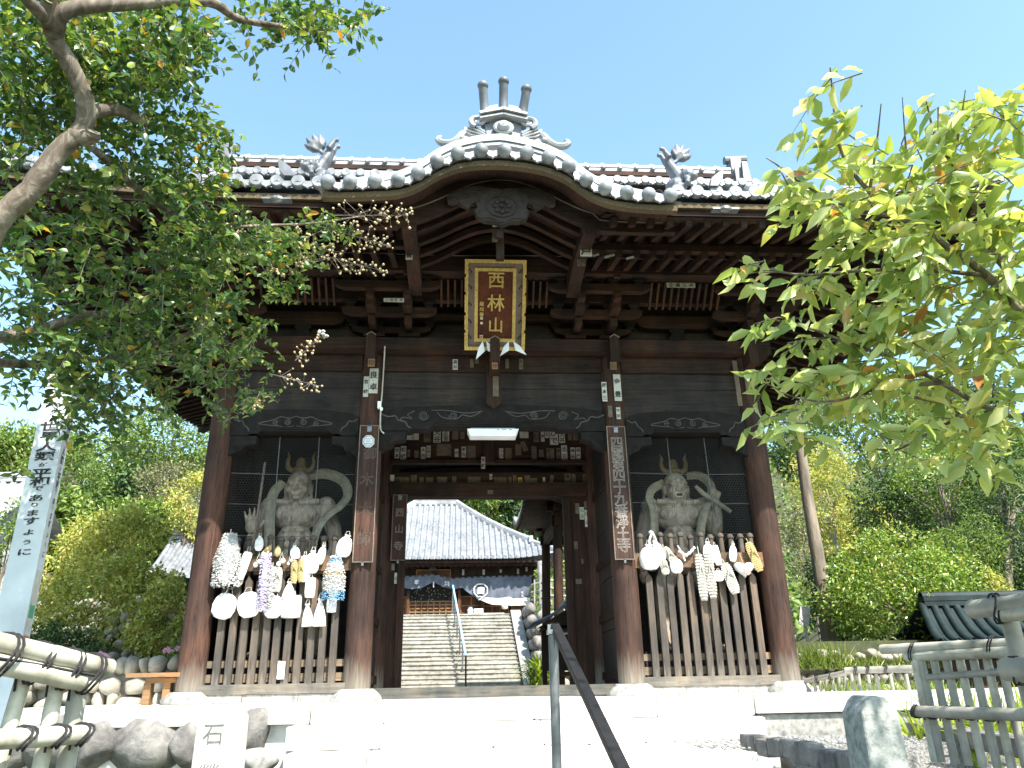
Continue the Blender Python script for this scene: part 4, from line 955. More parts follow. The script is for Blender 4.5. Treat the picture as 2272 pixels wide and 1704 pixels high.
part("dust_speck", b, W_PANEL, lamp, kind="stuff")
cp = [PY(854, 768, -.32), PY(851, 820, -.125), PY(847, 880, -.125), PY(845, 905, -.16), PY(844, 950, -.16), PY(852, 962, -.13)]
co = thing("conduit", "thin pale cable with a white sensor box running down beside the left middle column", "cable", tuple(cp[-1]))
b = MB(); b.tube(catmull(cp, 4), .011, 6); part("cable", b, PAPER, co, True)
c = PY(842, 899, -.22); b = MB(); b.box(c, (.05, .07, .10)); b.ell(c + V(.03, -.01, -.06), (.025, .03, .03)); part("sensor", b, WHITE, co)
# ------------------------------------------------------------------ guardian statues
def guardian(cx, mouth, label, headpx):
    Y = .95; t = thing("guardian_statue", label, "statue", (cx, Y, .4))
    H = PY(headpx[0], headpx[1], Y - .15); hx, hz = H[0], H[2]
    b = MB(); E = lambda x, y, z, r, R=None: b.ell((hx + x, Y + y, hz + z), r, R, 16, 11)
    E(0, -.02, .06, (.185, .20, .20)); E(0, -.08, -.08, (.165, .165, .155)); E(0, -.10, -.17, (.125, .13, .085))          # skull, jaw, chin
    for s in (-1, 1):
        E(s * .075, -.215, .045, (.075, .04, .03)); E(s * .075, -.205, -.005, (.045, .035, .026)); E(s * .10, -.19, -.075, (.06, .05, .05)); E(s * .19, -.03, -.03, (.03, .055, .095)); E(s * .195, -.02, -.13, (.022, .03, .05))
        E(s * .03, -.225, .075, (.035, .03, .028)); E(s * .034, -.25, -.065, (.03, .03, .024))
    E(0, -.245, -.03, (.032, .045, .06)); E(0, -.265, -.06, (.036, .035, .03)); E(0, -.23, .085, (.03, .02, .05))
    if mouth:
        b.tube([V(hx + .068 * math.cos(a), Y - .235 + .02 * abs(math.cos(a)), hz - .145 + .038 * math.sin(a)) for a in np.linspace(0, 2 * math.pi, 15)], .017, 7, False)
    else:
        E(0, -.235, -.125, (.075, .03, .018)); E(0, -.235, -.152, (.062, .03, .017)); E(0, -.2, -.20, (.06, .05, .03))
    b.tube([V(hx, Y, hz - .12), V(hx - .0, Y + .04, hz - .33)], [.12, .17], 12)                                            # neck
    E(0, .03, -.27, (.42, .19, .14)); E(0, .0, -.45, (.37, .21, .22)); E(-.14, -.13, -.42, (.18, .09, .12)); E(.14, -.13, -.42, (.18, .09, .12)); E(0, -.02, -.80, (.28, .19, .24)); E(0, .0, -1.1, (.33, .22, .22))
    for s in (-1, 1):
        for k in range(3): E(s * .085, -.17, -.68 - .10 * k, (.085, .05, .055))
        b.tube([V(hx + s * .05, Y - .18, hz - .27), V(hx + s * .34, Y - .12, hz - .23)], [.035, .05], 8)
        E(s * .42, .02, -.28, (.145, .14, .15))
        b.tube([V(hx + s * .04, Y - .13, hz - .20), V(hx + s * .10, Y - .14, hz - .34)], .026, 7)
        b.tube(catmull([V(hx + s * .16, Y, hz - 1.15), V(hx + s * .34, Y - .06, hz - 1.55), V(hx + s * .36, Y, hz - 2.0), V(hx + s * .38, Y - .08, .45)], 4), [.17, .17, .165, .16, .15, .14, .13, .12, .12, .12, .11, .09, .08], 12)
        E(s * .40, -.16, .46 - hz, (.09, .19, .065))
    def arm(P, rr): b.tube(catmull([V(hx + p[0], Y + p[1], hz + p[2]) for p in P], 4), list(np.interp(np.linspace(0, 1, 4 * (len(P) - 1) + 1), np.linspace(0, 1, len(rr)), rr)), 12)
    def finger(P, r): b.tube([V(hx + p[0], Y + p[1], hz + p[2]) for p in P], [r, r * .95, r * .85, r * .6][:len(P)], 8)
    if not mouth:
        arm([(-.42, .02, -.30), (-.56, -.02, -.66), (-.60, -.12, -.98), (-.57, -.34, -.90), (-.545, -.42, -.78)], [.13, .125, .10, .10, .085, .055, .05])
        b.ell((hx - .535, Y - .46, hz - .68), (.095, .04, .10), None, 12, 8)
        for x0, ang, L in ((-.605, .28, .165), (-.563, .08, .205), (-.518, -.05, .215), (-.472, -.22, .18)):
            z0 = hz - .61
            finger([(x0 - .0, -.46, -.62), (x0 - L * .4 * math.sin(ang), -.475, -.62 + L * .45), (x0 - L * .75 * math.sin(ang), -.485, -.62 + L * .78), (x0 - L * math.sin(ang), -.50, -.62 + L)], .023)
        finger([(-.46, -.46, -.72), (-.40, -.49, -.68), (-.365, -.50, -.63), (-.355, -.51, -.59)], .025)
        arm([(.42, .02, -.30), (.57, .02, -.68), (.60, -.10, -1.0), (.42, -.24, -1.2)], [.13, .125, .10, .09, .07]); b.ell((hx + .38, Y - .26, hz - 1.25), (.09, .08, .09))
    else:
        arm([(.42, .02, -.30), (.55, .04, -.56), (.59, .0, -.66), (.60, -.12, -.40), (.58, -.19, -.22)], [.13, .125, .11, .10, .085, .065, .055])
        b.ell((hx + .565, Y - .20, hz - .155), (.085, .06, .075), None, 12, 8)
        for k in range(4):
            u = (k - 1.5) * .043; ox, oz = hx + .565 + u * .8, hz - .155 - u * .58
            b.tube([V(ox + .02, Y - .21, oz + .05), V(ox - .0, Y - .285, oz + .055), V(ox - .03, Y - .29, oz - .0), V(ox - .03, Y - .25, oz - .045)], [.025, .025, .024, .02], 8)
        b.tube([V(hx + .505, Y - .2, hz - .095), V(hx + .50, Y - .27, hz - .075), V(hx + .535, Y - .295, hz - .125)], [.026, .026, .02], 8)
        arm([(-.42, .02, -.30), (-.57, .02, -.70), (-.64, -.06, -1.05), (-.66, -.2, -1.3)], [.13, .125, .10, .09, .07]); b.ell((hx - .66, Y - .24, hz - 1.38), (.08, .07, .1))
    rb = remesh(b, .0125, 1); part("body", rb, STATUE, t, "y")
    b = MB()
    for s in (-1, 1):
        b.ell((hx + s * .076, Y - .236, hz - .004), (.026, .014, .012), None, 10, 6); 
    part("eye", b, SCARF, t, True)
    b = MB()
    for s in (-1, 1): b.tube([V(hx + s * .02, Y - .262, hz + .052), V(hx + s * .07, Y - .262, hz + .062), V(hx + s * .125, Y - .225, hz + .092)], [.014, .016, .006], 6)
    part("eyebrow", b, STATUE, t, True)
    if mouth:
        b = MB(); b.ell((hx, Y - .222, hz - .145), (.055, .02, .028)); part("open_mouth", b, STAT_D, t, True)
    b = MB()                                                                                                             # horned topknot crown
    b.lathe((hx, Y - .02, hz + .235), [(.10, 0), (.115, .02), (.13, .05), (.10, .07), (.07, .12), (.08, .17), (.05, .23), (.01, .25)], 14)
    for s in (-1, 1): b.tube(catmull([V(hx + s * .10, Y - .04, hz + .26), V(hx + s * .175, Y - .05, hz + .30), V(hx + s * .20, Y - .05, hz + .40), V(hx + s * .185, Y - .05, hz + .48), V(hx + s * .21, Y - .05, hz + .56)], 4), list(np.interp(np.arange(17), [0, 4, 8, 12, 16], [.045, .04, .03, .026, .008])), 8)
    part("crown", b, STAT_G, t, True)
    return t, hx, hz, Y
def scarf(t, pts, Y, w=.075):
    b = MB(); P = catmull([PY(px, py, Y + dy) for px, py, dy in pts], 6)
    b.tube(P, w, 10, True, 0, .38, (0, 1, 0)); 
    for o in (-.5, -.15, .2, .55):
        Q = []
        for i, p in enumerate(P):
            d = unit(P[min(i + 1, len(P) - 1)] - P[max(i - 1, 0)]); a = unit(np.cross(d, V(0, 1, 0))); Q.append(p + a * w * o + V(0, -w * .36 * math.sqrt(1 - o * o), 0))
        b.tube(Q, .006, 5)
    part("scarf", b, SCARF, t, True)
t, hx, hz, Y = guardian(-2.85, False, "muscular bare-chested wooden guardian with closed mouth and raised open palm behind the left netting", (660, 1078))
scarf(t, [(628, 1070, 0), (608, 1092, -.1), (600, 1130, -.25), (598, 1190, -.3), (602, 1260, -.3)], Y)
scarf(t, [(682, 1056, .1), (722, 1051, .0), (760, 1066, -.1), (772, 1096, -.15), (756, 1122, -.2), (725, 1146, -.25), (703, 1178, -.3), (690, 1230, -.3)], Y, .08)
t, hx, hz, Y = guardian(2.85, True, "muscular wooden guardian shouting with open mouth and gripping a club behind the right netting", (1503, 1080))
scarf(t, [(1473, 1072, .05), (1448, 1085, -.1), (1441, 1108, -.15), (1450, 1135, -.25), (1453, 1190, -.3), (1450, 1260, -.3)], Y, .068)
scarf(t, [(1524, 1056, .1), (1553, 1056, .0), (1576, 1076, -.1), (1578, 1098, -.1), (1567, 1125, -.2), (1557, 1160, -.3), (1550, 1230, -.3)], Y, .066)
b = MB(); P = [PY(1543, 1078, Y - .30), PY(1560, 1095, Y - .27), PY(1580, 1108, Y - .25), PY(1605, 1124, Y - .24), PY(1622, 1136, Y - .24)]
b.tube(P, [.028, .042, .040, .036, .030], 10)
club = solo("club", b, SCARF, "pale wooden club gripped in the shouting guardian's raised fist", "club", smooth=True)
# ------------------------------------------------------------------ votive offerings hung on the pickets
def Q(px, py, Y=-.17): return PY(px, py, Y)
SCL = lambda px, py, Y=-.17: np.linalg.norm(PY(px, py, Y) - CAM_LOC) / FPX
def bag(px, py, w, h, label, shape="pouch", m=CLOTH, cat="pouch", Y=-.17, seed=0, tilt=0.0, g="votive pouches hung on the fence"):
    c = Q(px, py, Y); k = SCL(px, py, Y); w, h = w * k, h * k * 1.03; q = random.Random(seed)
    prof = {"pouch": [(.02, -.5), (.30, -.46), (.46, -.3), (.50, -.05), (.44, .2), (.30, .36), (.14, .42), (.22, .5), (.15, .52)],
            "cone": [(.40, -.5), (.50, -.48), (.44, -.2), (.33, .1), (.18, .33), (.12, .38), (.22, .48), (.18, .5)],
            "round": [(.02, -.5), (.25, -.47), (.43, -.32), (.50, -.05), (.47, .2), (.36, .40), (.20, .48), (.05, .5)],
            "square": [(.34, -.5), (.44, -.46), (.48, -.2), (.48, .15), (.46, .40), (.40, .49), (.2, .5)]}[shape]
    t = thing("pouch", label, cat, tuple(c - V(0, 0, h / 2)), g)
    b = MB(); n = 18; P = []
    for r, z in prof:
        for j in range(n):
            a = 2 * math.pi * j / n; rr = r * (1 + .05 * math.sin(5 * a + seed) + q.uniform(-.03, .03)); x, zz = rr * w * math.cos(a), z * h
            P.append(c + V(x * math.cos(tilt) - zz * math.sin(tilt), rr * min(w, h * .8) * .38 * math.sin(a), x * math.sin(tilt) + zz * math.cos(tilt)))
    fs = [(i * n + j, i * n + (j + 1) % n, i * n + n + (j + 1) % n, i * n + n + j) for i in range(len(prof) - 1) for j in range(n)]
    b.add(P, fs + [tuple(range(n - 1, -1, -1)), tuple((len(prof) - 1) * n + j for j in range(n))]); part("bag", b, m, t, True)
    b = MB(); top = c + V(-math.sin(tilt) * h * .45, -.005, math.cos(tilt) * h * .45); b.tube([top + V(-w * .16, 0, 0), top + V(-w * .05, 0, h * .22), top + V(w * .10, .02, h * .24), top + V(w * .16, 0, 0)], .005, 5); part("cord", b, STRAW_G, t, True)
    return t
def sandal(px, py, w, h, label, m=STRAW_G, tilt=0.0, pair=False, Y=-.17, g="straw sandals hung on the fence"):
    c = Q(px, py, Y); k = SCL(px, py, Y); w, h = w * k, h * k * 1.03
    t = thing("straw_sandal", label, "straw sandals" if pair else "straw sandal", tuple(c - V(0, 0, h / 2)), g)
    R = lambda x, y, z: c + V(x * math.cos(tilt) - z * math.sin(tilt), y, x * math.sin(tilt) + z * math.cos(tilt))
    offs = (-w * .26, w * .26) if pair else (0,); ww = w * (.24 if pair else .5)
    for i, ox in enumerate(offs):
        b = MB(); n = 15; dz = (i - .5) * h * .04 if pair else 0
        for r in range(n):
            z = -h / 2 + h * (r + .5) / n; u = 2 * (r + .5) / n - 1; hw = ww * (1 - abs(u) ** 3.5 * .6) * (1 - .10 * math.cos(u * 3))
            b.tube([R(ox - hw, .0, z + dz), R(ox - hw * .3, -.016, z + dz + .004), R(ox + hw * .3, -.016, z + dz + .004), R(ox + hw, 0, z + dz)], h / n * .56, 6)
        part("sole", b, m, t, True)
        b = MB(); b.tube(catmull([R(ox - ww * .9, -.01, -h * .1), R(ox - ww * .2, -.05, h * .18), R(ox, -.05, h * .24), R(ox + ww * .2, -.05, h * .18), R(ox + ww * .9, -.01, -h * .1)], 4), .009, 6); b.tube([R(ox, -.04, h * .23), R(ox, 0, h * .66)], .006, 5); part("strap", b, m, t, True)
    return t
def cranes(px, py, w, h, label, mats, bands, seed=1, Y=-.2, N=520, narrow=False):
    c = Q(px, py, Y); k = SCL(px, py, Y); w, h = w * k, h * k * 1.03; q = random.Random(seed)
    t = thing("paper_crane_bundle", label, "paper cranes", tuple(c - V(0, 0, h / 2)), "bundles of folded paper cranes")
    b = MB(); b.tube([c + V(0, 0, h * .56), c + V(0, 0, h * .40)], .006, 5); part("cord", b, STRAW_G, t)
    bs = [MB() for _ in mats]
    for i in range(int(N * 2.6)):
        z = q.random(); a = q.uniform(0, 2 * math.pi)
        rr = (.46 if narrow else (.20 + .29 * min(1, (1 - z) * 2.2))) * w * q.uniform(.86, 1)
        p = c + V(rr * math.cos(a), rr * .55 * math.sin(a), (z - .5) * h)
        mi = bands(z, q); d = unit(V(math.cos(a) * .6, math.sin(a) * .5 - .2, -.9 + q.uniform(-.4, .4))); s_, u_, _ = frame(d); L = q.uniform(.014, .024)
        bs[mi].add([p, p + s_ * L * .6 + d * L, p - s_ * L * .6 + d * L, p + d * L * 1.5 + u_ * L * .4], [(0, 1, 3), (0, 3, 2), (1, 2, 3)])
    for i, (bb, m) in enumerate(zip(bs, mats)):
        if bb.v: part("strings_of_cranes", bb, m, t)
    b = MB(); b.ell(c + V(0, .0, 0), (w * (.36 if narrow else .43), w * .24, h * .47), None, 10, 8); part("inner_strings", b, mats[0], t, True)
cranes(505, 1240, 52, 104, "big all-white bundle of paper cranes hung on the leftmost pickets", [CLOTH], lambda z, q: 0, 1, N=700)
cranes(742, 1280, 44, 88, "white paper crane bundle with blue and orange bands hung beside the left sign board", [CLOTH, BLUEP, STRAW], lambda z, q: 1 if (z < .20 or (.88 < z < .95)) else (2 if .56 < z < .62 else 0), 2, N=640)
cranes(586, 1288, 19, 116, "long thin purple string of paper cranes on the left fence", [PURPLE], lambda z, q: 0, 3, N=340, narrow=True)
cranes(601, 1300, 13, 82, "short thin white string of paper cranes beside the purple string", [CLOTH], lambda z, q: 0, 4, N=200, narrow=True)
bag(764, 1212, 34, 46, "plump white drawstring pouch above the blue-banded paper cranes", "pouch", seed=1, tilt=-.25)
bag(497, 1345, 46, 50, "round white knitted pouch below the all-white paper cranes", "round", seed=2, tilt=-.3)
bag(552, 1342, 47, 50, "crumpled round white pouch left of the purple crane string's foot", "round", seed=3, tilt=.2)
bag(607, 1347, 40, 44, "small round white pouch right under the purple crane string", "round", seed=4)
bag(647, 1346, 42, 44, "squarish white flap bag in the lower row of the left fence", "square", seed=5)
bag(641, 1310, 28, 34, "little white cone pouch directly above the squarish white bag", "cone", seed=6)
bag(682, 1365, 26, 44, "narrow white bag hanging lowest beside the bell-shaped pouch", "cone", seed=7, tilt=.08)
bag(709, 1359, 28, 54, "bell-shaped white pouch tied at the neck low on the left fence", "cone", seed=8)
bag(688, 1304, 22, 40, "flat white square bag left of the blue-banded paper cranes", "square", seed=9)
bag(736, 1342, 22, 30, "pale grey cloth bag under the blue-banded paper cranes", "square", noisy("pale_grey_cloth", (.42, .43, .45), (.55, .56, .58), 30, rough=.9), seed=10)
bag(693, 1248, 30, 46, "loose white bundle tied on the rail right of the yellow sandals", "pouch", seed=11)
bag(541, 1255, 20, 56, "slim white tilted pouch right of the all-white paper cranes", "square", seed=12, tilt=-.25)
bag(575, 1206, 18, 30, "small white pouch wedged left of the straw scoop", "pouch", seed=21)
bag(655, 1226, 20, 28, "small white pouch hung above the yellow straw sandals", "pouch", seed=22, tilt=.2)
bag(677, 1262, 18, 52, "thin white cloth bundle between the yellow sandals and the loose white bundle", "square", seed=23, tilt=.1)
bag(713, 1232, 18, 40, "white cloth bundle just left of the plump drawstring pouch", "pouch", seed=24, tilt=-.2)
bag(1462, 1222, 22, 44, "white cloth bundle behind the loop on the second knob of the right fence", "pouch", seed=25, tilt=.4)
bag(1500, 1256, 28, 30, "small bunched white pouch under the slanting white sandal", "round", seed=26)
bag(1590, 1232, 16, 40, "narrow white bundle right of the high white drawstring pouch", "square", seed=27, tilt=.15)
bag(1441, 1237, 44, 52, "large white bundle on the pickets next to the right sign board", "pouch", seed=13)
bag(1572, 1228, 26, 46, "white drawstring pouch hanging high in the middle of the right fence", "pouch", seed=14)
bag(1626, 1227, 17, 36, "small white ladle-shaped pouch above the heart-shaped pouch", "pouch", seed=15, tilt=-.15)
bag(1594, 1278, 24, 22, "tiny white pouch on a long cord beside the grey sandal", "round", seed=16)
sandal(661, 1268, 28, 46, "pair of yellow straw sandals on the left fence rail", STRAW, .05, True)
sandal(617, 1287, 16, 48, "single grey straw sandal hanging right of the short white crane string", STRAW_G, 0)
sandal(534, 1276, 18, 44, "greyish woven sandal tucked behind the slim white tilted pouch", STRAW_G, -.2, Y=-.14)
sandal(1566, 1279, 38, 92, "long pair of grey-white straw sandals hanging low on the right fence", STRAW_G, .02, True, Y=-.19)
sandal(1620, 1284, 24, 62, "grey knotted straw sandal left of the heart-shaped pouch", STRAW_G, .28)
sandal(1673, 1236, 20, 60, "long woven sandal slanting against the rightmost column", STRAW, .30)
sandal(1488, 1236, 18, 46, "white straw sandal slanting above the curled sandal", STRAW_G, .55)
sandal(1474, 1258, 18, 32, "curled white straw sandal below the slanting one near the right sign board", STRAW_G, .2)
sandal(591, 1224, 12, 26, "little tan straw sandal among the knobs left of the straw scoop", STRAW, -.6)
# heart-shaped pouch
c = Q(1651, 1262); k = SCL(1651, 1262); t = thing("heart_pouch", "big white heart-shaped pouch with a dark patch at its tip on the right fence", "pouch", tuple(c - V(0, 0, .1)), "votive pouches hung on the fence")
b = MB(); hp = []
for a in np.linspace(0, 2 * math.pi, 30)[:-1]:
    hp.append((20.5 * k * (math.sin(a) ** 3), 17 * k * (.85 * math.cos(a) - .35 * math.cos(2 * a) - .13 * math.cos(3 * a) - .05 * math.cos(4 * a))))
for i, (sc, dy) in enumerate(((.55, -.05), (.85, -.038), (1.0, -.01), (1.0, .015), (.8, .03))):
    b.v += [tuple(c + V(p[0] * sc, dy, p[1] * sc)) for p in hp]
n = len(hp); b.f = [(i * n + j, i * n + (j + 1) % n, (i + 1) * n + (j + 1) % n, (i + 1) * n + j) for i in range(4) for j in range(n)] + [tuple(range(n - 1, -1, -1)), tuple(4 * n + j for j in range(n))]; b.m = [0] * len(b.f)
part("bag", b, CLOTH, t, True)
b = MB(); b.prism([(-.045, .02), (.03, -.005), (.065, -.045), (.02, -.075), (-.03, -.05)], c + V(.01, -.055, -.02), (1, 0, 0), (0, 0, 1), (0, .012, 0)); part("dark_patch", b, PINKISH, t)
b = MB(); b.tube([c + V(0, 0, .05), c + V(-.03, .03, .22)], .005, 5); part("cord", b, STRAW, t)
# straw scoop, bauble pairs, rope and paper tag
c = Q(616, 1224); b = MB(); b.lathe(c + V(0, 0, -.07), [(.005, 0), (.035, .02), (.045, .06), (.04, .10), (.02, .13), (.01, .15)], 12); solo("straw_scoop", b, STRAW, "small yellow straw scoop wedged between knobs of the left fence", "scoop", smooth=True)
for i, (px, py, lab) in enumerate(((572, 1250, "pair of white bauble balls on strings left of the purple crane string"), (623, 1248, "pair of white bauble balls under the yellow straw scoop"), (643, 1247, "two tiny white bauble balls left of the yellow sandals"))):
    c = Q(px, py); t = thing("bauble_pair", lab, "bauble", tuple(c - V(0, 0, .05)), "white bauble balls on the left fence"); r = .034 if i < 2 else .022
    for s in (-1, 1):
        b = MB(); b.ell(c + V(s * r * .8, -.01 * s, s * .02), (r, r, r * 1.05), None, 12, 9); part("ball", b, CLOTH, t, True)
        b = MB(); b.tube([c + V(s * r * .8, 0, s * .02 + r), c + V(0, .03, .15)], .004, 5); part("string", b, STRAW_G, t)
b = MB(); b.tube(catmull([Q(1505, 1222), Q(1515, 1228), Q(1522, 1232), Q(1533, 1224), Q(1541, 1214)], 5), [.02 + .006 * math.sin(i * 2.0) for i in range(21)], 8); b.tube([Q(1514, 1228), Q(1520, 1245)], .012, 6); b.tube([Q(1503, 1210), Q(1512, 1225)], .01, 6)
solo("white_rope", b, CLOTH, "knotted white rope tied over the pickets in the middle of the right fence", "rope", smooth=True)
b = MB(); b.tube(catmull([Q(1447, 1180, -.12), Q(1440, 1205, -.12), Q(1448, 1225, -.16), Q(1462, 1225, -.16), Q(1455, 1200, -.12), Q(1447, 1180, -.12)], 4), .016, 7); b.ell(Q(1444, 1182, -.08), (.035, .03, .03))
solo("white_cord_loop", b, CLOTH, "white cloth loop hooked over the second knob of the right fence", "cord", smooth=True)
c = Q(623.5, 1487, -.10); b = MB(); b.box(c, (.092, .006, .215)); solo("paper_tag", b, CLOTH, "white paper tag stuck low on a picket of the left fence", "tag")
# ------------------------------------------------------------------ ground and terraces
def hn(x, y): return 1.6 * math.sin(x * .11 + 1) * math.cos(y * .09) + .8 * math.sin(x * .31 + y * .27)
def zg(x, y):
    if y > -1.75: z = -.17
    elif y > -4.6: z = -.79
    else: z = max(-1.3, -.79 + (y + 4.6) * .17)
    if y > 27 and abs(x + 1) < 14: z = max(z, min(3.0, (y - 27) * 1.0))
    h = max(0, (y - 44) * .62, (abs(x + 1) - 17 - max(0, -y) * .5) * .45 if y > -6 else 0)
    if h > 0: z = max(z, min(30, h) + hn(x, y) * min(1, h / 4))
    return z
b = MB(); gx = sorted(set([-260, -200, -160, -130] + list(range(-110, 111, 3)) + [130, 160, 200, 260])); gy = sorted(set([-120, -80, -50, -30, -20, -14, -11, -9, -8, -7, -6, -5.2, -4.6, -4, -3.2, -2.4, -1.85, -1.7, -1, 0] + list(range(3, 120, 3)) + [140, 180, 240]))
b.grid(lambda x, y: V(x, y, zg(x, y)), gx, gy)
ground = solo("ground", b, SOIL, "earth ground rising to wooded hills", "ground", kind="structure", smooth="y")
b = MB(); b.box((0.2, 9.9, -.165), (13, 14.2, .02)); solo("courtyard_path", b, GRAN_S, "pale paved court between the gate and the long stairs", "path", kind="structure")
def bevel(o, w=.015, seg=2):
    m = o.modifiers.new("edge", 'BEVEL'); m.width = w; m.segments = seg; m.limit_method = 'ANGLE'; return o
pod = thing("stone_platform", "long white granite edged platform that the gate stands on", "stone platform", (0, 0, -.8))
b = MB(); b.box((0, 2.2, -.48), (11.6, 8.6, .66)); part("core", b, GRANITE, pod)
b = MB(); stones(b, -6.3, -1.97, -2.24, -1.7, -.325, -.135, [1.9, 1.5], 1); bevel(part("kerb_stones", b, GRANITE, pod))
b = MB(); stones(b, 2.60, 6.4, -2.30, -1.7, -.315, -.125, [2.05, 1.6], 2); bevel(part("kerb_stones", b, GRANITE, pod))
b = MB(); stones(b, 2.62, 6.3, -2.24, -1.8, -.60, -.325, [1.2, 1.5], 3); bevel(part("footing_stones", b, GRAN_S, pod))
st = thing("stone_steps", "broad sun-bleached granite steps leading up to the gate", "stone steps", (.3, -2.6, -.8))
for k, (y0, z1, z0, xa, xb, ws) in enumerate(((-2.27, -.135, -.33, -1.96, 2.59, [2.2, 1.4]), (-2.62, -.335, -.545, -2.12, 2.56, [.9, 1.6, 1.1]), (-2.99, -.55, -.77, -2.05, 2.52, [.75, 1.3, 1.0, 1.5]))):
    b = MB(); stones(b, xa, xb, y0, y0 + .7, z0, z1, ws, 10 + k); bevel(part("step", b, GRANITE, st))
b = MB()
q = random.Random(4)
for i in range(3):
    y = -3.02 - i * .62; stones(b, -1.9, 2.3, y - .6, y, -.90, -.765 - .002 * i, [.9, .7, 1.1], 20 + i)
part("landing_slabs", b, GRANITE, st)
def rock(b, c, r, seed, n=3, amp=.16, flat=.72):
    q = random.Random(seed); me = bmesh.new(); bmesh.ops.create_icosphere(me, subdivisions=n, radius=1.0)
    off = [V(q.uniform(-1, 1), q.uniform(-1, 1), q.uniform(-1, 1)) for _ in range(13)]
    vs = []
    for v in me.verts:
        p = V(*v.co); p = np.sign(p) * np.abs(p) ** flat; p /= max(1e-6, (np.abs(p) ** 3).sum() ** (1 / 3)) ** .55
        for o in off:
            o_ = unit(o); e_ = float(o_ @ p) - (.84 if amp < .2 else .74)
            if e_ > 0: p = p - o_ * e_ * .85
        p = p * (1 + .03 * math.sin(7 * p[0] + seed) * math.cos(6 * p[2])); vs.append(np.asarray(c) + p * np.asarray(r))
    b.add(vs, [tuple(l.index for l in f.verts) for f in me.faces]); me.free()
bw = thing("boulder_wall", "low wall of rounded grey boulders under the platform edge left of the steps", "stone wall", (-4, -2.1, -.8))
for i, (x0, x1, y0, y1) in enumerate(((60, 186, 1610, 1700), (182, 262, 1602, 1688), (256, 396, 1602, 1692), (394, 446, 1604, 1694), (545, 592, 1586, 1668), (-60, 62, 1612, 1704))):
    c = PY((x0 + x1) / 2, (y0 + y1) / 2, -2.12); k = SCL((x0 + x1) / 2, (y0 + y1) / 2, -2.12); b = MB(); rock(b, c + V(0, 0, .015), ((x1 - x0) / 2 * k * 1.22, .24, (y1 - y0) / 2 * k * 1.22), 30 + i, 3, .24, .45); part("boulder", b, ROCK, bw, "y")
b = MB(); b.box((-4.2, -1.9, -.56), (4.6, .3, .46)); part("packed_fill", b, SOIL, bw)
b = MB(); rock(b, PY(575, 1690, -2.55), (.17, .25, .13), 77); solo("boulder", b, GRAN_S, "small tan stone at the left foot of the steps", "stone", smooth="y")
b = MB(); pts = [PZ(1500, 1690, -.62), PZ(1657, 1646, -.50), PZ(1780, 1668, -.50), PZ(1905, 1698, -.52), PZ(1930, 1730, -.52)]
q = random.Random(21)
for i in range(1, 4):
    L_ = np.linalg.norm(pts[i + 1] - pts[i]); t_ = 0; d_ = unit(pts[i + 1] - pts[i])
    while t_ < L_:
        w_ = q.uniform(.14, .34); p_ = pts[i] + d_ * (t_ + w_ / 2) + V(0, q.uniform(-.015, .015), q.uniform(-.015, .012)); b.bar(p_ - d_ * w_ * .49, p_ + d_ * w_ * .49, .13, .13, (q.uniform(-.1, .1), 0, 1)); t_ += w_
bevel(solo("kerb", b, ROCK, "rough dark kerb of small stones edging the gravel right of the steps", "kerb", kind="structure"))
b = MB(); b.bar(PZ(1978, 1610, -.48), PZ(2300, 1662, -.50), .2, .14); b.bar(PZ(2300, 1662, -.5), PZ(2600, 1720, -.5), .2, .14)
bevel(solo("kerb", b, ROCK, "dark stone kerb under the right bamboo fence", "kerb", kind="structure"))
b = MB(); b.box((4.6, -3.05, -.68), (4.0, 1.5, .3)); solo("gravel_path", b, GRAVEL, "gravel strip beside the steps", "gravel", kind="structure")
b = MB(); b.box((4.2, -5.6, -.85), (4.6, 3.6, .26)); solo("gravel_path", b, GRAVEL, "shady gravel path right of the handrail", "gravel", kind="structure")
b = MB(); b.box((-4.4, -5.2, -.95), (4.2, 4.0, .3)); solo("gravel_path", b, GRAVEL, "gravel bed left of the path", "gravel", kind="structure")
# pebbles on the gravel
b = MB(); q = random.Random(9)
for i in range(1500):
    x, y = q.uniform(1.6, 5.2), q.uniform(-4.4, -2.5); z = -.53 if y > -3.8 else -.72; r = q.uniform(.008, .022); b.ell((x, y, z + r * .2), (r, r * q.uniform(.7, 1.2), r * .6), None, 5, 4)
solo("pebbles", b, GRAN_S, "loose pebbles on the gravel by the steps", "pebbles", kind="stuff")
# ------------------------------------------------------------------ stone posts, handrail, peace pole
def stone_post(px0, px1, ytop, Y, zb, depth, name, label, m, chamfer, text=None):
    A, B_ = PY(px0, ytop, Y), PY(px1, ytop, Y); zt = (A[2] + B_[2]) / 2; x0, x1 = A[0], B_[0]; w = x1 - x0; c = (x0 + x1) / 2
    t = thing(name, label, "stone post", (c, Y, zb)); b = MB()
    prof = [(-w / 2 - .01, zb), (w / 2 + .015, zb), (w / 2, zt - chamfer), (w / 2 - chamfer * .45, zt - chamfer * .25), (w * .2, zt - .005), (-w * .15, zt + .008), (-w / 2 + chamfer * .5, zt - chamfer * .25), (-w / 2, zt - chamfer)]
    b.prism(prof, (c, Y, 0), (1, 0, 0), (0, 0, 1), (0, depth, 0)); bevel(part("post", b, m, t), .018, 3)
    if text:
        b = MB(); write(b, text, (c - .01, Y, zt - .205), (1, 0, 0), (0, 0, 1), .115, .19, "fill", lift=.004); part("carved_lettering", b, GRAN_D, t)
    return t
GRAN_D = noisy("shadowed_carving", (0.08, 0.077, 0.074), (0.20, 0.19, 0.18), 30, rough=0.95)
GRAN_W = noisy("white_granite", (0.55, 0.53, 0.50), (0.72, 0.70, 0.66), 40, rough=0.85, bmp=0.3)
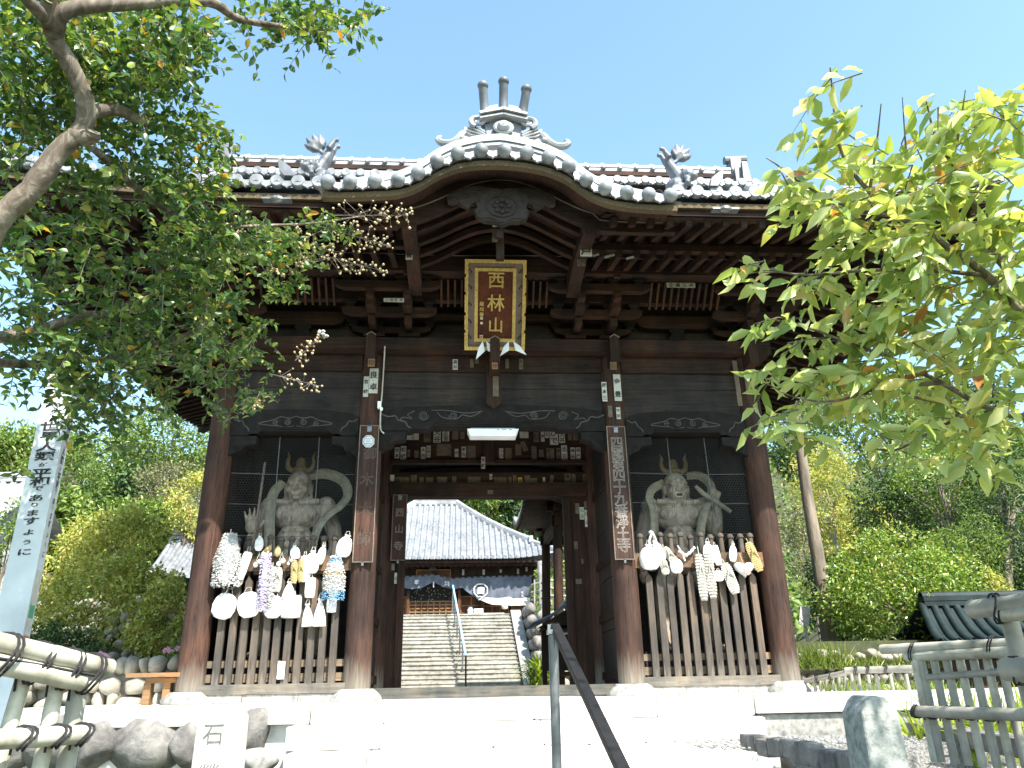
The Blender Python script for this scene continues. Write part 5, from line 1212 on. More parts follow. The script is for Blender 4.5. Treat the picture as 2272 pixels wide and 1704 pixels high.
stone_post(439, 527, 1579, -6.2, -1.2, .26, "stone_post", "white carved stone post with engraved characters left of the steps", GRAN_W, .03, "石營")
stone_post(1906, 1989, 1545, -6.5, -1.2, .24, "stone_post", "rough grey rounded stone post in leaf shade right of the steps", noisy("mottled_grey_granite", (0.13, 0.14, 0.128), (0.27, 0.28, 0.26), 22, rough=0.95, bmp=0.8, bdist=.012, c2=(0.36, 0.36, 0.34)), .08)  # mottled grey-green tones over the whole post
hr = thing("handrail", "dark sloping steel handrail on a grey round post in the middle of the steps", "handrail", (.19, -5, -1.0))
b = MB(); b.tube([V(.185, -5.0, -1.05), V(.195, -5.0, .335)], .0345, 18); part("post", b, STEEL, hr, True)
p0 = V(.215, -4.93, .395); p1 = PY(1392, 1730, -6.75)
b = MB(); b.bar(p0, p1 + (p1 - p0) * .25, .066, .045); bevel(part("rail", b, DARKST, hr), .006)
b = MB(); b.box((.195, -5.0, .345), (.085, .10, .03)); b.box((.20, -4.95, .375), (.075, .05, .05)); part("bracket", b, STEEL, hr)
Yp = -5.5; ptop, pbot = PY(122, 905, Yp), PY(-22, 1590, Yp)
pole = thing("peace_pole", "tall pale four-sided pole with black brush lettering beside the left bamboo fence", "pole", tuple(pbot))
pd = unit(ptop - pbot); yaw = math.radians(14); pu_ = unit(V(math.cos(yaw), math.sin(yaw), 0) - pd * (pd @ V(math.cos(yaw), math.sin(yaw), 0))); pn_ = np.cross(pu_, pd)
PWD = .172; L = np.linalg.norm(ptop - pbot)
b = MB(); b.prism([(-PWD / 2, -.5), (PWD / 2, -.5), (PWD / 2, L + .3), (-PWD / 2, L + .3)], pbot - pn_ * 0, pu_, pd, -pn_ * PWD); part("shaft", b, POLE_W, pole)
b = MB(); b.box(pbot + pd * (L + .33) - pn_ * PWD / 2, (PWD * 1.06, PWD * 1.06, .06), np.stack([pu_, -pn_, pd], 1), 0, .8); part("cap", b, POLE_W, pole)
s0 = PY(112, 950, Yp); s1 = PY(40, 1232, Yp); mid = (s0 + s1) / 2; tl_ = np.linalg.norm(s0 - s1); msg = "世界人類が平和でありますように"
ys_ = [945, 967, 991, 1012, 1031, 1050, 1068, 1084, 1105, 1120, 1138, 1156, 1181, 1203, 1225]; ws_ = [.135, .115, .13, .12, .055, .125, .125, .07, .095, .06, .085, .10, .075, .065, .09]
def brush(b, o, u, v, sw):
    for ch, y_, w_ in zip(msg, ys_, ws_):
        vs_, fs_ = glyph(ch, "bold"); dd = ray(112 - (y_ - 950) * 72 / 282, y_); pp = CAM_LOC + dd * ((Yp - CAM_LOC[1]) / dd[1]); t_ = (pp - pbot) @ pd; c_ = o + v * (t_ - (mid - pbot) @ pd); n_ = np.cross(u, v)
        b.add([c_ + u * p[0] * w_ * sw + v * (p[1] * w_ * .54 + p[0] * w_ * sw * .12) + n_ * .004 for p in vs_], fs_)
b = MB(); brush(b, mid + (pbot - mid) - pd * ((pbot - mid) @ pd), pu_, pd, 1.0); part("lettering", b, INK, pole)
su = -pn_; so = mid + (pbot - mid) - pd * ((pbot - mid) @ pd) + pu_ * PWD / 2 - pn_ * PWD / 2
b = MB(); brush(b, so, su, pd, .6); part("side_lettering", b, INK, pole)
for o_, h_, m_, nm in ((-.98, .22, PAPER, "white_label"), (-1.13, .08, GREEN_P, "green_label"), (-1.23, .09, CLOTH, "white_label"), (-1.32, .08, RED, "red_label")):
    b = MB(); b.prism([(-.055, -h_ / 2), (.055, -h_ / 2), (.055, h_ / 2), (-.055, h_ / 2)], so + pd * (o_ + .35), su, pd, pu_ * .003); part(nm, b, m_, pole)
# ------------------------------------------------------------------ bamboo fences
def culm(b, P0, P1, r, seed=0, node=.27, hollow=True):
    P0, P1 = np.asarray(P0, float), np.asarray(P1, float); L = np.linalg.norm(P1 - P0); q = random.Random(seed); k = max(2, int(L / .04)); pts = []; rr = []; ph = q.random() * node
    for i in range(k + 1):
        t = i / k; d = (t * L + ph) % node; e = min(d, node - d); pts.append(P0 + (P1 - P0) * t); rr.append(r * (1.07 if e < .022 else 1.0))
    b.tube(pts, rr, 12)
def lash(b, c, d, r, up=(0, 0, 1)):
    s_, u_, d_ = frame(d, up)
    for o in (-.012, .008):
        b.tube([np.asarray(c) + d_ * (o + .014 * math.sin(t * 2)) + s_ * r * math.cos(t) + u_ * r * math.sin(t) for t in np.linspace(0, 2 * math.pi, 15)], .0055, 5, False)
    b.tube([np.asarray(c) - s_ * r * .2 + V(0, 0, r), np.asarray(c) - s_ * r + V(0, -.03, r * .3), np.asarray(c) - s_ * r * .8 + V(0, -.04, -r * 1.3)], .005, 5)
def DP(px, py, d): v = ray(px, py); return CAM_LOC + v / np.linalg.norm(v) * d
fl = thing("bamboo_fence", "near bamboo fence with double top rail and black lashings beside the leaning pole", "bamboo fence", tuple(DP(100, 1640, 3.7) * V(1, 1, 0) + V(0, 0, -.9)), "bamboo fences along the path")
A, B_ = DP(-80, 1432, 3.5), DP(240, 1503, 3.85)
for i, (o, e, sd) in enumerate(((.036, 0, 1), (-.036, -.12, 2))):
    b = MB(); d = unit(B_ - A); culm(b, A + V(0, -.01 * i, o), B_ + d * e + V(0, -.01 * i, o), .037, sd, .42); part("top_rail", b, BAMB, fl, True)
b = MB(); culm(b, DP(-80, 1645, 3.5), DP(190, 1629, 3.8), .036, 3, .4); part("lower_rail", b, BAMB, fl, True)
for (x0, y0, x1, y1, d, r, sd, m) in ((52, 1505, -10, 1720, 3.75, .030, 4, BAMB), (128, 1508, 86, 1720, 3.8, .030, 5, BAMB), (176, 1512, 143, 1720, 3.88, .036, 6, BAMB_G), (-20, 1500, -60, 1700, 3.7, .03, 7, BAMB)):
    P0 = DP(x0, y0, d); P1 = DP(x1, y1, d); b = MB(); culm(b, P0, P0 + (P1 - P0) * 1.9, r, sd, .35); part("upright", b, m, fl, True)
for px, py, d in ((8, 1453, 3.6), (80, 1470, 3.7), (148, 1484, 3.77), (196, 1494, 3.82)):
    b = MB(); lash(b, DP(px, py, d), B_ - A, .080); part("lashing", b, CORD, fl, True)
for px, py, d in ((55, 1638, 3.62), (130, 1634, 3.72), (183, 1630, 3.79)):
    b = MB(); lash(b, DP(px, py, d), B_ - A, .042); part("lashing", b, CORD, fl, True)
b = MB()
b.tube([DP(-60, 1452, 3.46), DP(80, 1474, 3.62), DP(215, 1500, 3.76)], .006, 5); part("lashing", b, CORD, fl, True)
fr = thing("bamboo_fence", "sunlit bamboo fence with double top rail behind the rough grey stone post", "bamboo fence", tuple(DP(2100, 1600, 6.8)), "bamboo fences along the path")
A, B_ = DP(1957, 1441, 7.1), DP(2330, 1424, 6.3)
b = MB(); culm(b, A, B_, .037, 11, .45); part("top_rail", b, BAMB, fr, True)
b = MB(); culm(b, DP(2012, 1457, 6.95), DP(2330, 1442, 6.25), .037, 12, .45); part("top_rail", b, BAMB, fr, True)
b = MB(); culm(b, DP(2058, 1503, 6.85), DP(2235, 1490, 6.5), .024, 13, .3); part("middle_rail", b, BAMB_G, fr, True)
b = MB(); culm(b, DP(2028, 1578, 6.85), DP(2330, 1588, 6.2), .040, 14, .22); part("lower_rail", b, BAMB_G, fr, True)
for i, px in enumerate((2030, 2042, 2070, 2098, 2128, 2158, 2188, 2218)):
    d = 6.9 - (px - 2030) * .002; P0 = DP(px, 1456, d); b = MB(); lit_ = i in (0, 4, 6)  # lit uprights get paler bamboo, the rest greyer: shade put into colour
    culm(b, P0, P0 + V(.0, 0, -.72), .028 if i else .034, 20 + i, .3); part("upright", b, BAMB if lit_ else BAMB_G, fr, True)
for px, py, d, r in ((2034, 1449, 6.92, .08), (2210, 1437, 6.52, .08), (2034, 1578, 6.83, .045), (2068, 1580, 6.77, .045), (2108, 1581, 6.68, .045), (2150, 1582, 6.6, .045), (2195, 1584, 6.5, .045)):
    b = MB(); lash(b, DP(px, py, d), B_ - A, r); part("lashing", b, CORD, fr, True)
fn_ = thing("bamboo_fence", "thick near bamboo fence with cut rail end at the right edge", "bamboo fence", tuple(DP(2260, 1600, 4.8)), "bamboo fences along the path")
b = MB(); culm(b, DP(2160, 1352, 5.0), DP(2420, 1322, 4.3), .048, 31, .5); part("top_rail", b, BAMB_G, fn_, True)
b = MB(); culm(b, DP(2225, 1362, 4.8), DP(2420, 1345, 4.25), .040, 32, .5); part("top_rail", b, BAMB, fn_, True)
b = MB(); culm(b, DP(2238, 1485, 4.75), DP(2420, 1495, 4.3), .060, 33, .5); part("middle_rail", b, BAMB_G, fn_, True)
P0 = DP(2236, 1360, 4.85); b = MB(); culm(b, P0, P0 + V(0.02, 0, -1.05), .042, 34, .4); part("upright", b, BAMB_G, fn_, True)
b = MB(); lash(b, DP(2212, 1350, 4.82), V(1, -.6, 0), .075); part("lashing", b, CORD, fn_, True); b = MB(); lash(b, DP(2256, 1488, 4.7), V(1, -.6, 0), .066); part("lashing", b, CORD, fn_, True)
ff = thing("bamboo_fence", "low grey bamboo fence on the platform right of the gate", "bamboo fence", tuple(PY(1900, 1530, -.8)), "bamboo fences along the path")
b = MB(); culm(b, PY(1788, 1511, -.2), PY(1880, 1492, -.9), .032, 41, .3); part("top_rail", b, BAMB_G, ff, True)
b = MB(); culm(b, PY(1876, 1488, -.9), PY(2040, 1483, -1.5), .040, 42, .3); part("top_rail", b, BAMB_G, ff, True)
for i, px in enumerate((1806, 1818, 1832, 1846, 1860, 1874, 1888, 1904, 1925, 1944, 1975, 2010)):
    P0 = PY(px, 1508 - (px - 1806) * .11 if px < 1880 else 1495, -.3 - (px - 1806) * .0058); b = MB(); culm(b, P0, P0 * V(1, 1, 0) + V(0, 0, -.16), .02, 50 + i, .3); part("upright", b, BAMB_G, ff, True)
for px, py, y in ((1812, 1506, -.4), (1842, 1500, -.62), (1898, 1488, -1.0), (1925, 1487, -1.1), (1965, 1486, -1.25)):
    b = MB(); lash(b, PY(px, py, y), V(1, -.5, 0), .046); part("lashing", b, CORD, ff, True)
# wooden stand, rubble walls
c0 = PY(298, 1500, -.2); c1 = PY(392, 1492, -.2)
t = thing("wooden_stand", "small orange-brown wooden stand beside the left gate column", "wooden stand", ((c0[0] + c1[0]) / 2, 0, -.17)); xm = (c0[0] + c1[0]) / 2
b = MB(); b.box((xm, .1, c0[2] + .01), (c1[0] - c0[0] + .25, .50, .05)); part("top", b, W_TAN, t)
b = MB(); b.box((xm + .05, .1, c0[2] - .055), (.42, .34, .06)); part("apron", b, W_TAN, t)
for dx in (-.14, .10, .26):
    b = MB(); b.box((xm + dx, .02, (c0[2] - .08 - .17) / 2), (.09, .12, c0[2] - .08 + .17)); part("leg", b, W_TAN, t)
def rubble(px0, px1, y0, y1, Y, n, rows, name, label, m, seed, dep=.3):
    a0, a1 = PY(px0, y0, Y), PY(px1, y1, Y); z1, z0 = a0[2], min(a1[2], -.15) if y1 > 1480 else a1[2]; b = MB(); q = random.Random(seed)
    H = (z1 - z0) / rows
    for r in range(rows):
        x = a0[0]
        while x < a1[0]:
            w = H * q.uniform(.55, 1.7); k_ = q.uniform(.8, 1.25); rock(b, (x + w / 2, Y + q.uniform(-.05, .05), z0 + H * (r + .5) + q.uniform(-.22, .22) * H), (w * .54, dep * .6, H * .56 * k_), seed + r * 31 + int(x * 17), 2, .3); x += w
    b.box(((a0[0] + a1[0]) / 2, Y + dep * .5, (z0 + z1) / 2 - .04), (a1[0] - a0[0], dep * .5, z1 - z0 - .08))
    return solo(name, b, m, label, "stone wall", smooth="y")
rubble(-120, 425, 1468, 1570, 1.4, 10, 3, "rubble_wall", "knee-high rubble wall behind the wooden stand left of the gate", ROCK_L, 5)
rubble(-150, 450, 1335, 1460, 7.5, 10, 5, "rubble_wall", "tall sunlit fieldstone wall behind the yellow-green shrubs", ROCK_L, 6)
rubble(1762, 2300, 1448, 1530, 3.2, 10, 4, "rubble_wall", "low pale stone wall behind the low grey bamboo fence", ROCK_L, 7)
b = MB(); b.box((-9, 12, .55), (11, 9, 1.5)); solo("terrain", b, SOIL, "planted terrace left of the gate", "terrace", kind="structure")
b = MB(); b.box((-8, 4.5, -.02), (9, 6, .5)); solo("ground", b, SOIL, "planted bed left of the gate", "planting bed", kind="structure")
b = MB(); b.box((10.2, 8.4, .2), (11.4, 10, .9)); solo("terrain", b, SOIL, "planted terrace right of the gate", "terrace", kind="structure")
# ------------------------------------------------------------------ long stairs, main hall
SX0, SX1, SY0, SY1, SZ0, NS = -5.2, 1.66, 17.0, 23.5, -.155, 19
ls = thing("long_stairs", "long flight of pale stone steps seen through the gate", "stone stairs", (-1.8, 20, SZ0))
rise, tread = (2.94 - SZ0) / NS, (SY1 - SY0) / (NS - 1)
for i in range(NS):
    b = MB(); y = SY0 + i * tread; stones(b, SX0, SX1, y, y + .7, SZ0 + i * rise - .02, SZ0 + (i + 1) * rise - .045, [1.3, .9, 1.6, 1.1], 60 + i, .01); stones(b, SX0, SX1, y - .035, y + .6, SZ0 + (i + 1) * rise - .043, SZ0 + (i + 1) * rise, [1.5, 1.2, .9], 90 + i, .006); part("step", b, STAIR, ls)
b = MB(); b.prism([(SY0 - .1, SZ0), (SY0 - .1, SZ0 + .2), (SY1, 3.08), (SY1 + .4, 3.08), (SY1 + .4, SZ0)], (SX1 + .03, 0, 0), (0, 1, 0), (0, 0, 1), (.42, 0, 0)); part("cheek_slab", b, GRAN_S, ls)
b = MB(); b.box((-1.5, 34.3, 1.42), (15.0, 20.8, 3.10)); solo("terrain", b, GRAN_S, "raised terrace the main hall stands on", "terrace", kind="structure")
b = MB()
q = random.Random(12)
for r in range(7):
    y = 18.2
    while y < 24.0:
        w = q.uniform(.5, 1.0); zt = -.15 + .46 * (r + .5)
        if zt < (y - 17) * .58 + .9: rock(b, (2.3, y, zt), (.22, w * .52, .25), int(y * 13 + r), 2)
        y += w
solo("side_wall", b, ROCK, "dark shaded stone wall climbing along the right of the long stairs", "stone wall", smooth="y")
b = MB()
for r in range(6):
    x = 2.55
    while x < 7.5:
        w = q.uniform(.45, .9); rock(b, (x, 18.3, -.15 + .46 * (r + .5)), (w * .53, .25, .25), int(x * 13 + r), 2); x += w
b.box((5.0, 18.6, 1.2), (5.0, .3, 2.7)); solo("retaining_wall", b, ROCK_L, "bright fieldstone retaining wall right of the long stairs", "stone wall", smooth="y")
rr = thing("stair_railing", "slim pale blue railing up the middle of the long stairs", "railing", (-.3, 17, SZ0))
def zst(y): return SZ0 + rise + max(0, (y - SY0)) / tread * rise
R0, R1 = V(-.27, 17.05, 1.0), V(-.80, 23.6, 4.15)
b = MB(); b.bar(R0, R1, .07, .05); part("rail", b, BLUEST, rr)
for i in range(6):
    p = R0 + (R1 - R0) * (i / 5); b = MB(); b.tube([p * V(1, 1, 0) + V(0, 0, zst(p[1]) - .1), p], .03, 8); part("baluster", b, DARKST if i == 0 else STEEL, rr, True)
hall = thing("main_hall", "dark wooden main hall with silver hipped tile roof at the top of the long stairs", "temple hall", (-1.8, 28, 3.0))
b = MB(); ends = MB(); HC, EZ, EY, RYY, RZ_, HW = -1.78, 5.42, 24.5, 29.0, 8.95, 5.75
def hz_(v): return EZ + (RZ_ - EZ) * (.80 * v + .20 * v * v)
def hw_(v): return HW + (1.02 - HW) * v
def hl(u, v): return .30 * max(0, abs(u) - .55) ** 2 / .2 * (1 - v) ** 2
for sy in (1, -1): b.grid(lambda u, v: V(HC + u * hw_(v), RYY - sy * (RYY - EY) * (1 - v), hz_(v) + hl(u, v)), list(np.linspace(-1, 1, 25)), list(np.linspace(0, 1, 9)))
for sx in (1, -1): b.grid(lambda u, v: V(HC + sx * hw_(v), RYY + u * (RYY - EY) * (1 - v), hz_(v) + hl(u, v)), list(np.linspace(-1, 1, 21)), list(np.linspace(0, 1, 9)))
for i in range(-21, 22):
    x = i * .275; vm = 1.0 if abs(x) < 1.02 else (HW - abs(x)) / (HW - 1.02)
    if vm < .06: continue
    P = [V(HC + x, EY + (RYY - EY) * v, hz_(v) + hl(x / hw_(v), v) + .02) for v in np.linspace(-.01, vm, max(3, int(9 * vm)))]; half_tube(b, P, .085, 5); tile_end(ends, HC + x, EY - .06, EZ + .08 + hl(x / HW, 0), (0, -1, 0), .10)
b.add(ends.v, ends.f); part("tile_field", b, TILE_E, hall, True)
b = MB(); ridge(b, [(HC - 1.05, RYY, RZ_ - .05), (HC + 1.05, RYY, RZ_ - .05)], .35, .28, 0, .12); part("main_ridge", b, TILE, hall)
for s in (-1, 1):
    b = MB(); ridge(b, [(HC + s * hw_(v), EY + (RYY - EY) * v, hz_(v) + hl(1, v) - .03) for v in np.linspace(1, .22, 7)], .24, .22, 0, .1); ridge(b, [(HC + s * hw_(v), EY + (RYY - EY) * v, hz_(v) + hl(1, v) - .03) for v in np.linspace(.22, .02, 4)], .2, .14, 0, .09); e = HC + s * hw_(.24); b.box((e, EY + (RYY - EY) * .24 - .05, hz_(.24) + .35), (.18, .2, .3)); part("hip_ridge", b, TILE, hall)
b = MB(); b.box((HC, EY + .25, EZ - .09), (2 * HW - .6, .3, .12)); b.box((HC, EY + 1.0, EZ - .16), (2 * HW - 2, 1.3, .06)); part("eave_board", b, W_X, hall)
b = MB()
for i in range(44): b.box((HC - 5.4 + i * .25, EY + .8, EZ - .20), (.07, 1.2, .08))
part("rafters", b, W_Y, hall)
b = MB(); b.box((HC, 25.75, 4.98), (9.6, .24, .5)); part("frieze_beam", b, W_X, hall)
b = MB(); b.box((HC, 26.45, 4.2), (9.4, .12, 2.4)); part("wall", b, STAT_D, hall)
b = MB(); b.box((HC, 29.6, 4.3), (9.4, 6.2, 2.5)); part("wall", b, W_X, hall)
for x in (-6.2, -4.05, -2.85, -.52, .55, 2.82):
    b = MB(); b.box((x, 25.75, 4.0), (.2 if x > 2 or x < -5 else .11, .2, 2.1)); part("pillar", b, W_RED if -5 < x < 2 else W_Z, hall)
def doors(x0, x1, z0, z1, y, nv, nh, m=W_RED):
    b = MB(); b.box(((x0 + x1) / 2, y, (z0 + z1) / 2), (x1 - x0, .03, z1 - z0)); part("door_panel", b, W_RED, hall)
    b = MB()
    for i in range(nv + 1): b.box((x0 + (x1 - x0) * i / nv, y - .035, (z0 + z1) / 2), (.05, .03, z1 - z0))
    for j in range(nh + 1): b.box(((x0 + x1) / 2, y - .055, z0 + (z1 - z0) * j / nh), (x1 - x0 + .05, .03, .05))
    part("door_frame", b, W_TAN, hall)
doors(-4.0, -2.95, 3.1, 3.92, 25.95, 2, 2); doors(-.45, .5, 3.1, 3.92, 25.95, 2, 2); doors(.62, 1.75, 3.1, 3.85, 25.95, 3, 2); doors(-2.8, -.58, 3.1, 3.72, 26.0, 8, 4); doors(1.9, 2.7, 3.1, 3.6, 25.95, 9, 6)
b = MB(); q = random.Random(8)
for i in range(70):
    x = -2.75 + 2.1 * q.random(); z = 3.74 + .72 * q.random(); b.box((x, 26.3, z), (.03, .01, .04))
part("paper_charms", b, PAPER, hall, kind="stuff")
b = MB(); b.lathe((-1.75, 25.55, 5.08), [(.01, -.03), (.17, -.03), (.17, .03), (.01, .04)], 16, (0, -1, 0)); part("gong", b, STEEL, hall, True)
b = MB()
for x, z, h in ((-.35, 4.98, .26), (.6, 4.98, .24), (2.2, 5.0, .24), (2.6, 5.1, .2), (-3.7, 4.98, .2), (1.4, 5.02, .15)): b.box((x, 25.6, z), (.1, .02, h))
part("name_slips", b, PAPER, hall, kind="stuff")
hp = thing("hall_plaque", "small tan framed plaque over the main hall doorway", "plaque", (-1.72, 25.5, 4.7))
b = MB(); b.box((-1.72, 25.52, 4.90), (1.5, .05, .36)); part("board", b, W_RED, hp)
b = MB()
for dx, dz, w, h in ((0, .18, 1.6, .04), (0, -.18, 1.6, .04), (-.78, 0, .04, .36), (.78, 0, .04, .36)): b.box((-1.72 + dx, 25.49, 4.90 + dz), (w, .05, h))
part("frame", b, W_TAN, hp)
cu = thing("hall_curtain", "navy temple curtain with white crest and white hem gathered up over the hall doorway", "curtain", (-.2, 25.4, 3.5))
tx = [885, 930, 962, 1000, 1030, 1100, 1180]; ty = [1281, 1279, 1276, 1285, 1283, 1280, 1279]
bx = [885, 893, 915, 935, 962, 985, 1010, 1025, 1035, 1060, 1090, 1120, 1174, 1180]; by = [1303, 1304, 1307, 1305, 1291, 1303, 1307, 1303, 1312, 1329, 1341, 1343.5, 1343, 1343]
wx = [885, 1040, 1060, 1068, 1085, 1110, 1130, 1140, 1150, 1180]; wy = [1400, 1400, 1333, 1323, 1326, 1327, 1324, 1328, 1327, 1325]
def cpt(px, py): 
    p = PY(px, py, 25.35); p[1] += .035 * math.sin(px * .35) + .03 * math.sin(px * .13 + py * .2); return p
b = MB(); cols = np.linspace(886, 1179, 74)
b.grid(lambda x, v: cpt(x, np.interp(x, tx, ty) + v * (min(np.interp(x, bx, by), np.interp(x, wx, wy)) - np.interp(x, tx, ty))), list(cols), list(np.linspace(0, 1, 8))); part("cloth", b, NAVY, cu, True)
b = MB(); b.grid(lambda x, v: cpt(x, np.interp(x, wx, wy) + v * max(0, np.interp(x, bx, by) - np.interp(x, wx, wy))), list(np.linspace(1058, 1176, 40)), [0, .5, 1]); part("white_hem", b, CLOTH, cu, True)
b = MB()
for px in np.linspace(890, 1178, 22): p = cpt(px, np.interp(px, tx, ty)); b.box(p + V(0, 0, .02), (.16, .02, .06))
part("hanging_loops", b, NAVY, cu)
def ct(px, py): return PY(px, py, 25.27)
b = MB(); write(b, "奉", ct(924.5, 1291.5), (1, 0, 0), (0, 0, 1), .23, style="bold"); write(b, "納", ct(991.5, 1294), (1, 0, 0), (0, 0, 1), .24, style="bold")
write(b, "有志", ct(1159, 1318), (1, 0, 0), (0, 0, 1), .13)
part("white_lettering", b, CLOTH, cu)
b = MB(); e = ct(1066.5, 1310); R = [(-.22, .27), (.20, .27), (.30, .08), (.30, -.06), (.12, -.27), (-.12, -.27), (-.30, -.08), (-.30, .08)]
oct_ = [(-.14, .28), (.14, .28), (.30, .12), (.30, -.12), (.14, -.28), (-.14, -.28), (-.30, -.12), (-.30, .12)]
for i in range(8):
    p, q_ = oct_[i], oct_[(i + 1) % 8]; b.bar(e + V(p[0], 0, p[1]), e + V(q_[0], 0, q_[1]), .02, .055, (0, -1, 0)) if False else b.tube([e + V(p[0], 0, p[1]), e + V(q_[0], 0, q_[1])], .03, 6)
b.prism([(-.15, -.17), (-.03, -.14), (.15, -.17), (.17, .12), (.03, .16), (-.13, .13)], e, (1, 0, 0), (0, 0, 1), (0, -.01, 0)); part("white_crest", b, CLOTH, cu)
b = MB()
for z in (-.06, .03): b.tube([e + V(-.12, -.015, z), e + V(0, -.015, z + .02), e + V(.13, -.015, z)], .008, 4)
part("crest_bars", b, NAVY, cu)
b = MB(); b.tube([ct(962, 1291), ct(962, 1303)], .03, 6); part("purple_tassel", b, PURPLE, cu)
t = thing("offering_bench", "long white covered bench in front of the main hall on the right", "bench", (.7, 25.3, 3.05)); b = MB(); b.box((.75, 25.2, 3.06), (1.5, .4, .08)); part("seat", b, CLOTH, t)
b = MB(); b.box((.35, 25.3, 3.2), (.42, .3, .22)); part("white_box", b, CLOTH, t)
b = MB(); b.lathe((-.02, 25.3, 2.97), [(.12, 0), (.14, .3), (.08, .36), (.1, .42)], 10); solo("white_urn", b, CLOTH, "small white urn beside the covered bench at the hall", "urn", smooth=True)
b = MB(); b.lathe(PY(1120, 1346, 25.1) - V(0, 0, .12), [(.02, 0), (.13, .03), (.15, .12), (.08, .22), (.03, .26)], 12); solo("paper_lantern", b, PAPER, "small pale round lantern under the curtain hem", "lantern", smooth=True)
b = MB(); P0 = PY(1205, 1312, 23.4); P1 = PY(1198, 1245, 23.4); b.tube([P0 - V(0, 0, .9), P1], [.17, .13], 10); solo("stone_pillar", b, GRAN_S, "pale leaning stone pillar right of the main hall", "pillar", smooth=True)
# bell pavilion on the right, roofed notice stand, little bamboo rail
pv_ = thing("bell_pavilion", "pavilion with dark upturned tiled roof right of the long stairs", "pavilion", (3.68, 11.6, -.15))
PC, PE, PZ_ = V(3.68, 11.6), 2.42, 4.60
def pl_(u, v): return .45 * abs(u) ** 3 * (1 - v) ** 2
def pface(k):
    def fn(u, v):
        w = PE * (1 - v) + .25 * v; a, o = u * w, w; x, y = [(a, -o), (o, a), (-a, o), (-o, -a)][k]; return V(PC[0] + x, PC[1] + y, PZ_ + 1.7 * (.6 * v + .4 * v * v) + pl_(u, v))
    return fn
b = MB(); ends = MB(); so_ = MB()
for k in range(4):
    f = pface(k); b.grid(f, list(np.linspace(-1, 1, 21)), list(np.linspace(0, 1, 7)))
    so_.grid(lambda u, v: f(u, 0) * (1 - v) + V(PC[0], PC[1], PZ_) * v + V(0, 0, -.16 - .0 * v), list(np.linspace(-1, 1, 21)), [.01, .3, .62])
    for i in range(-10, 11):
        u = i / 10.4; vm = 1 - abs(u) * .98; P = []
        for v in np.linspace(0, 1, 7):
            w = PE * (1 - v) + .25 * v
            if abs(u * PE) <= w: P.append(f(u * PE / w, v) + V(0, 0, .02))
        if len(P) > 1: half_tube(b, P, .07, 5)
        dd = [(0, -1, 0), (1, 0, 0), (0, 1, 0), (-1, 0, 0)][k]; p = f(u, 0) + V(0, 0, .05); tile_end(ends, p[0], p[1], p[2], dd, .085)
part("tile_field", b, TILE_D, pv_, True); part("eave_tiles", ends, TILE, pv_, True); part("soffit", so_, W_Y, pv_)
b = MB()
for k in range(4):
    f = pface(k); n_ = 18
    for i in range(n_):
        u = -0.97 + 1.94 * i / (n_ - 1); p = f(u, 0) + V(0, 0, -.10); q_ = p * .45 + V(PC[0], PC[1], PZ_ + .02) * .55 + V(0, 0, -.08); b.bar(p, q_, .07, .08)
part("rafters", b, W_Y, pv_)
b = MB()
for k in range(4):
    f = pface(k); P = [f(u, 0) + V(0, 0, -.07) for u in np.linspace(-1, 1, 21)]
    for i in range(20): b.bar(P[i], P[i + 1], .1, .09)
part("bark_edge", b, BARKFIB, pv_)
for sx in (-1, 1):
    for sy in (-1, 1):
        b = MB(); b.tube([V(PC[0] + sx * 1.62, PC[1] + sy * 1.62, -.15), V(PC[0] + sx * 1.5, PC[1] + sy * 1.5, 4.55)], .13, 12); part("pillar", b, W_Z, pv_, True)
b = MB()
for o in (-1.52, 1.52): b.box((PC[0] + o, PC[1], 4.2), (.16, 3.4, .28)); b.box((PC[0], PC[1] + o, 4.2), (3.36, .16, .26)); b.box((PC[0] + o, PC[1] + .0, 4.55), (.2, 3.8, .16)); b.box((PC[0], PC[1] + o, 4.55), (3.6, .2, .15))
part("beam", b, W_X, pv_)
bl = MB(); bl.lathe((PC[0], PC[1], 2.0), [(.42, 0), (.44, .1), (.38, .25), (.36, .8), (.3, 1.15), (.14, 1.3), (.05, 1.32)], 20); bl.tube([V(PC[0], PC[1], 3.3), V(PC[0], PC[1], 4.2)], .04, 6); solo("temple_bell", bl, DARKST, "dark bronze bell hanging in the pavilion", "bell", smooth=True)
nb = thing("notice_stand", "low notice stand with small dark tiled roof just behind the gate", "notice stand", (2.1, 8.3, -.15))
a0, a1 = PY(1186, 1386, 7.7), PY(1268, 1334, 7.7); hw2 = .95
b = MB(); ang = (a1[2] - a0[2]) / (a1[0] - a0[0])
for sx in (1, -1):
    xr = a1[0]; f = lambda u, v: V(xr - sx * (a1[0] - a0[0]) * (1 - v), 7.6 + u * 1.7, a0[2] + (a1[2] - a0[2]) * v - .06 * math.sin(math.pi * v)); b.grid(f, [0, .5, 1], list(np.linspace(0, 1, 6)))
    for i in range(9): half_tube(b, [f(i / 8, v) + V(0, 0, .01) for v in np.linspace(-.02, 1, 6)], .055, 5)
half_tube(b, [V(a1[0], 7.55, a1[2] + .03), V(a1[0], 9.35, a1[2] + .03)], .09, 7)
part("tiled_roof", b, TILE_D, nb, True)
b = MB(); b.prism([(a0[0] - a1[0] + .06, a0[2] - .08), (a1[0] - a0[0] - .06, a0[2] - .08), (0, a1[2] - .1)], (a1[0], 7.75, 0), (1, 0, 0), (0, 0, 1), (0, .06, 0)); b.box((a1[0], 8.4, a0[2] - .06), (1.3, 1.3, .08)); part("gable_board", b, W_X, nb)
for x in (a1[0] - .62, a1[0] + .62):
    b = MB(); b.box((x, 8.3, (a0[2] - .15) / 2), (.11, .11, a0[2] + .15)); part("post", b, W_Z, nb)
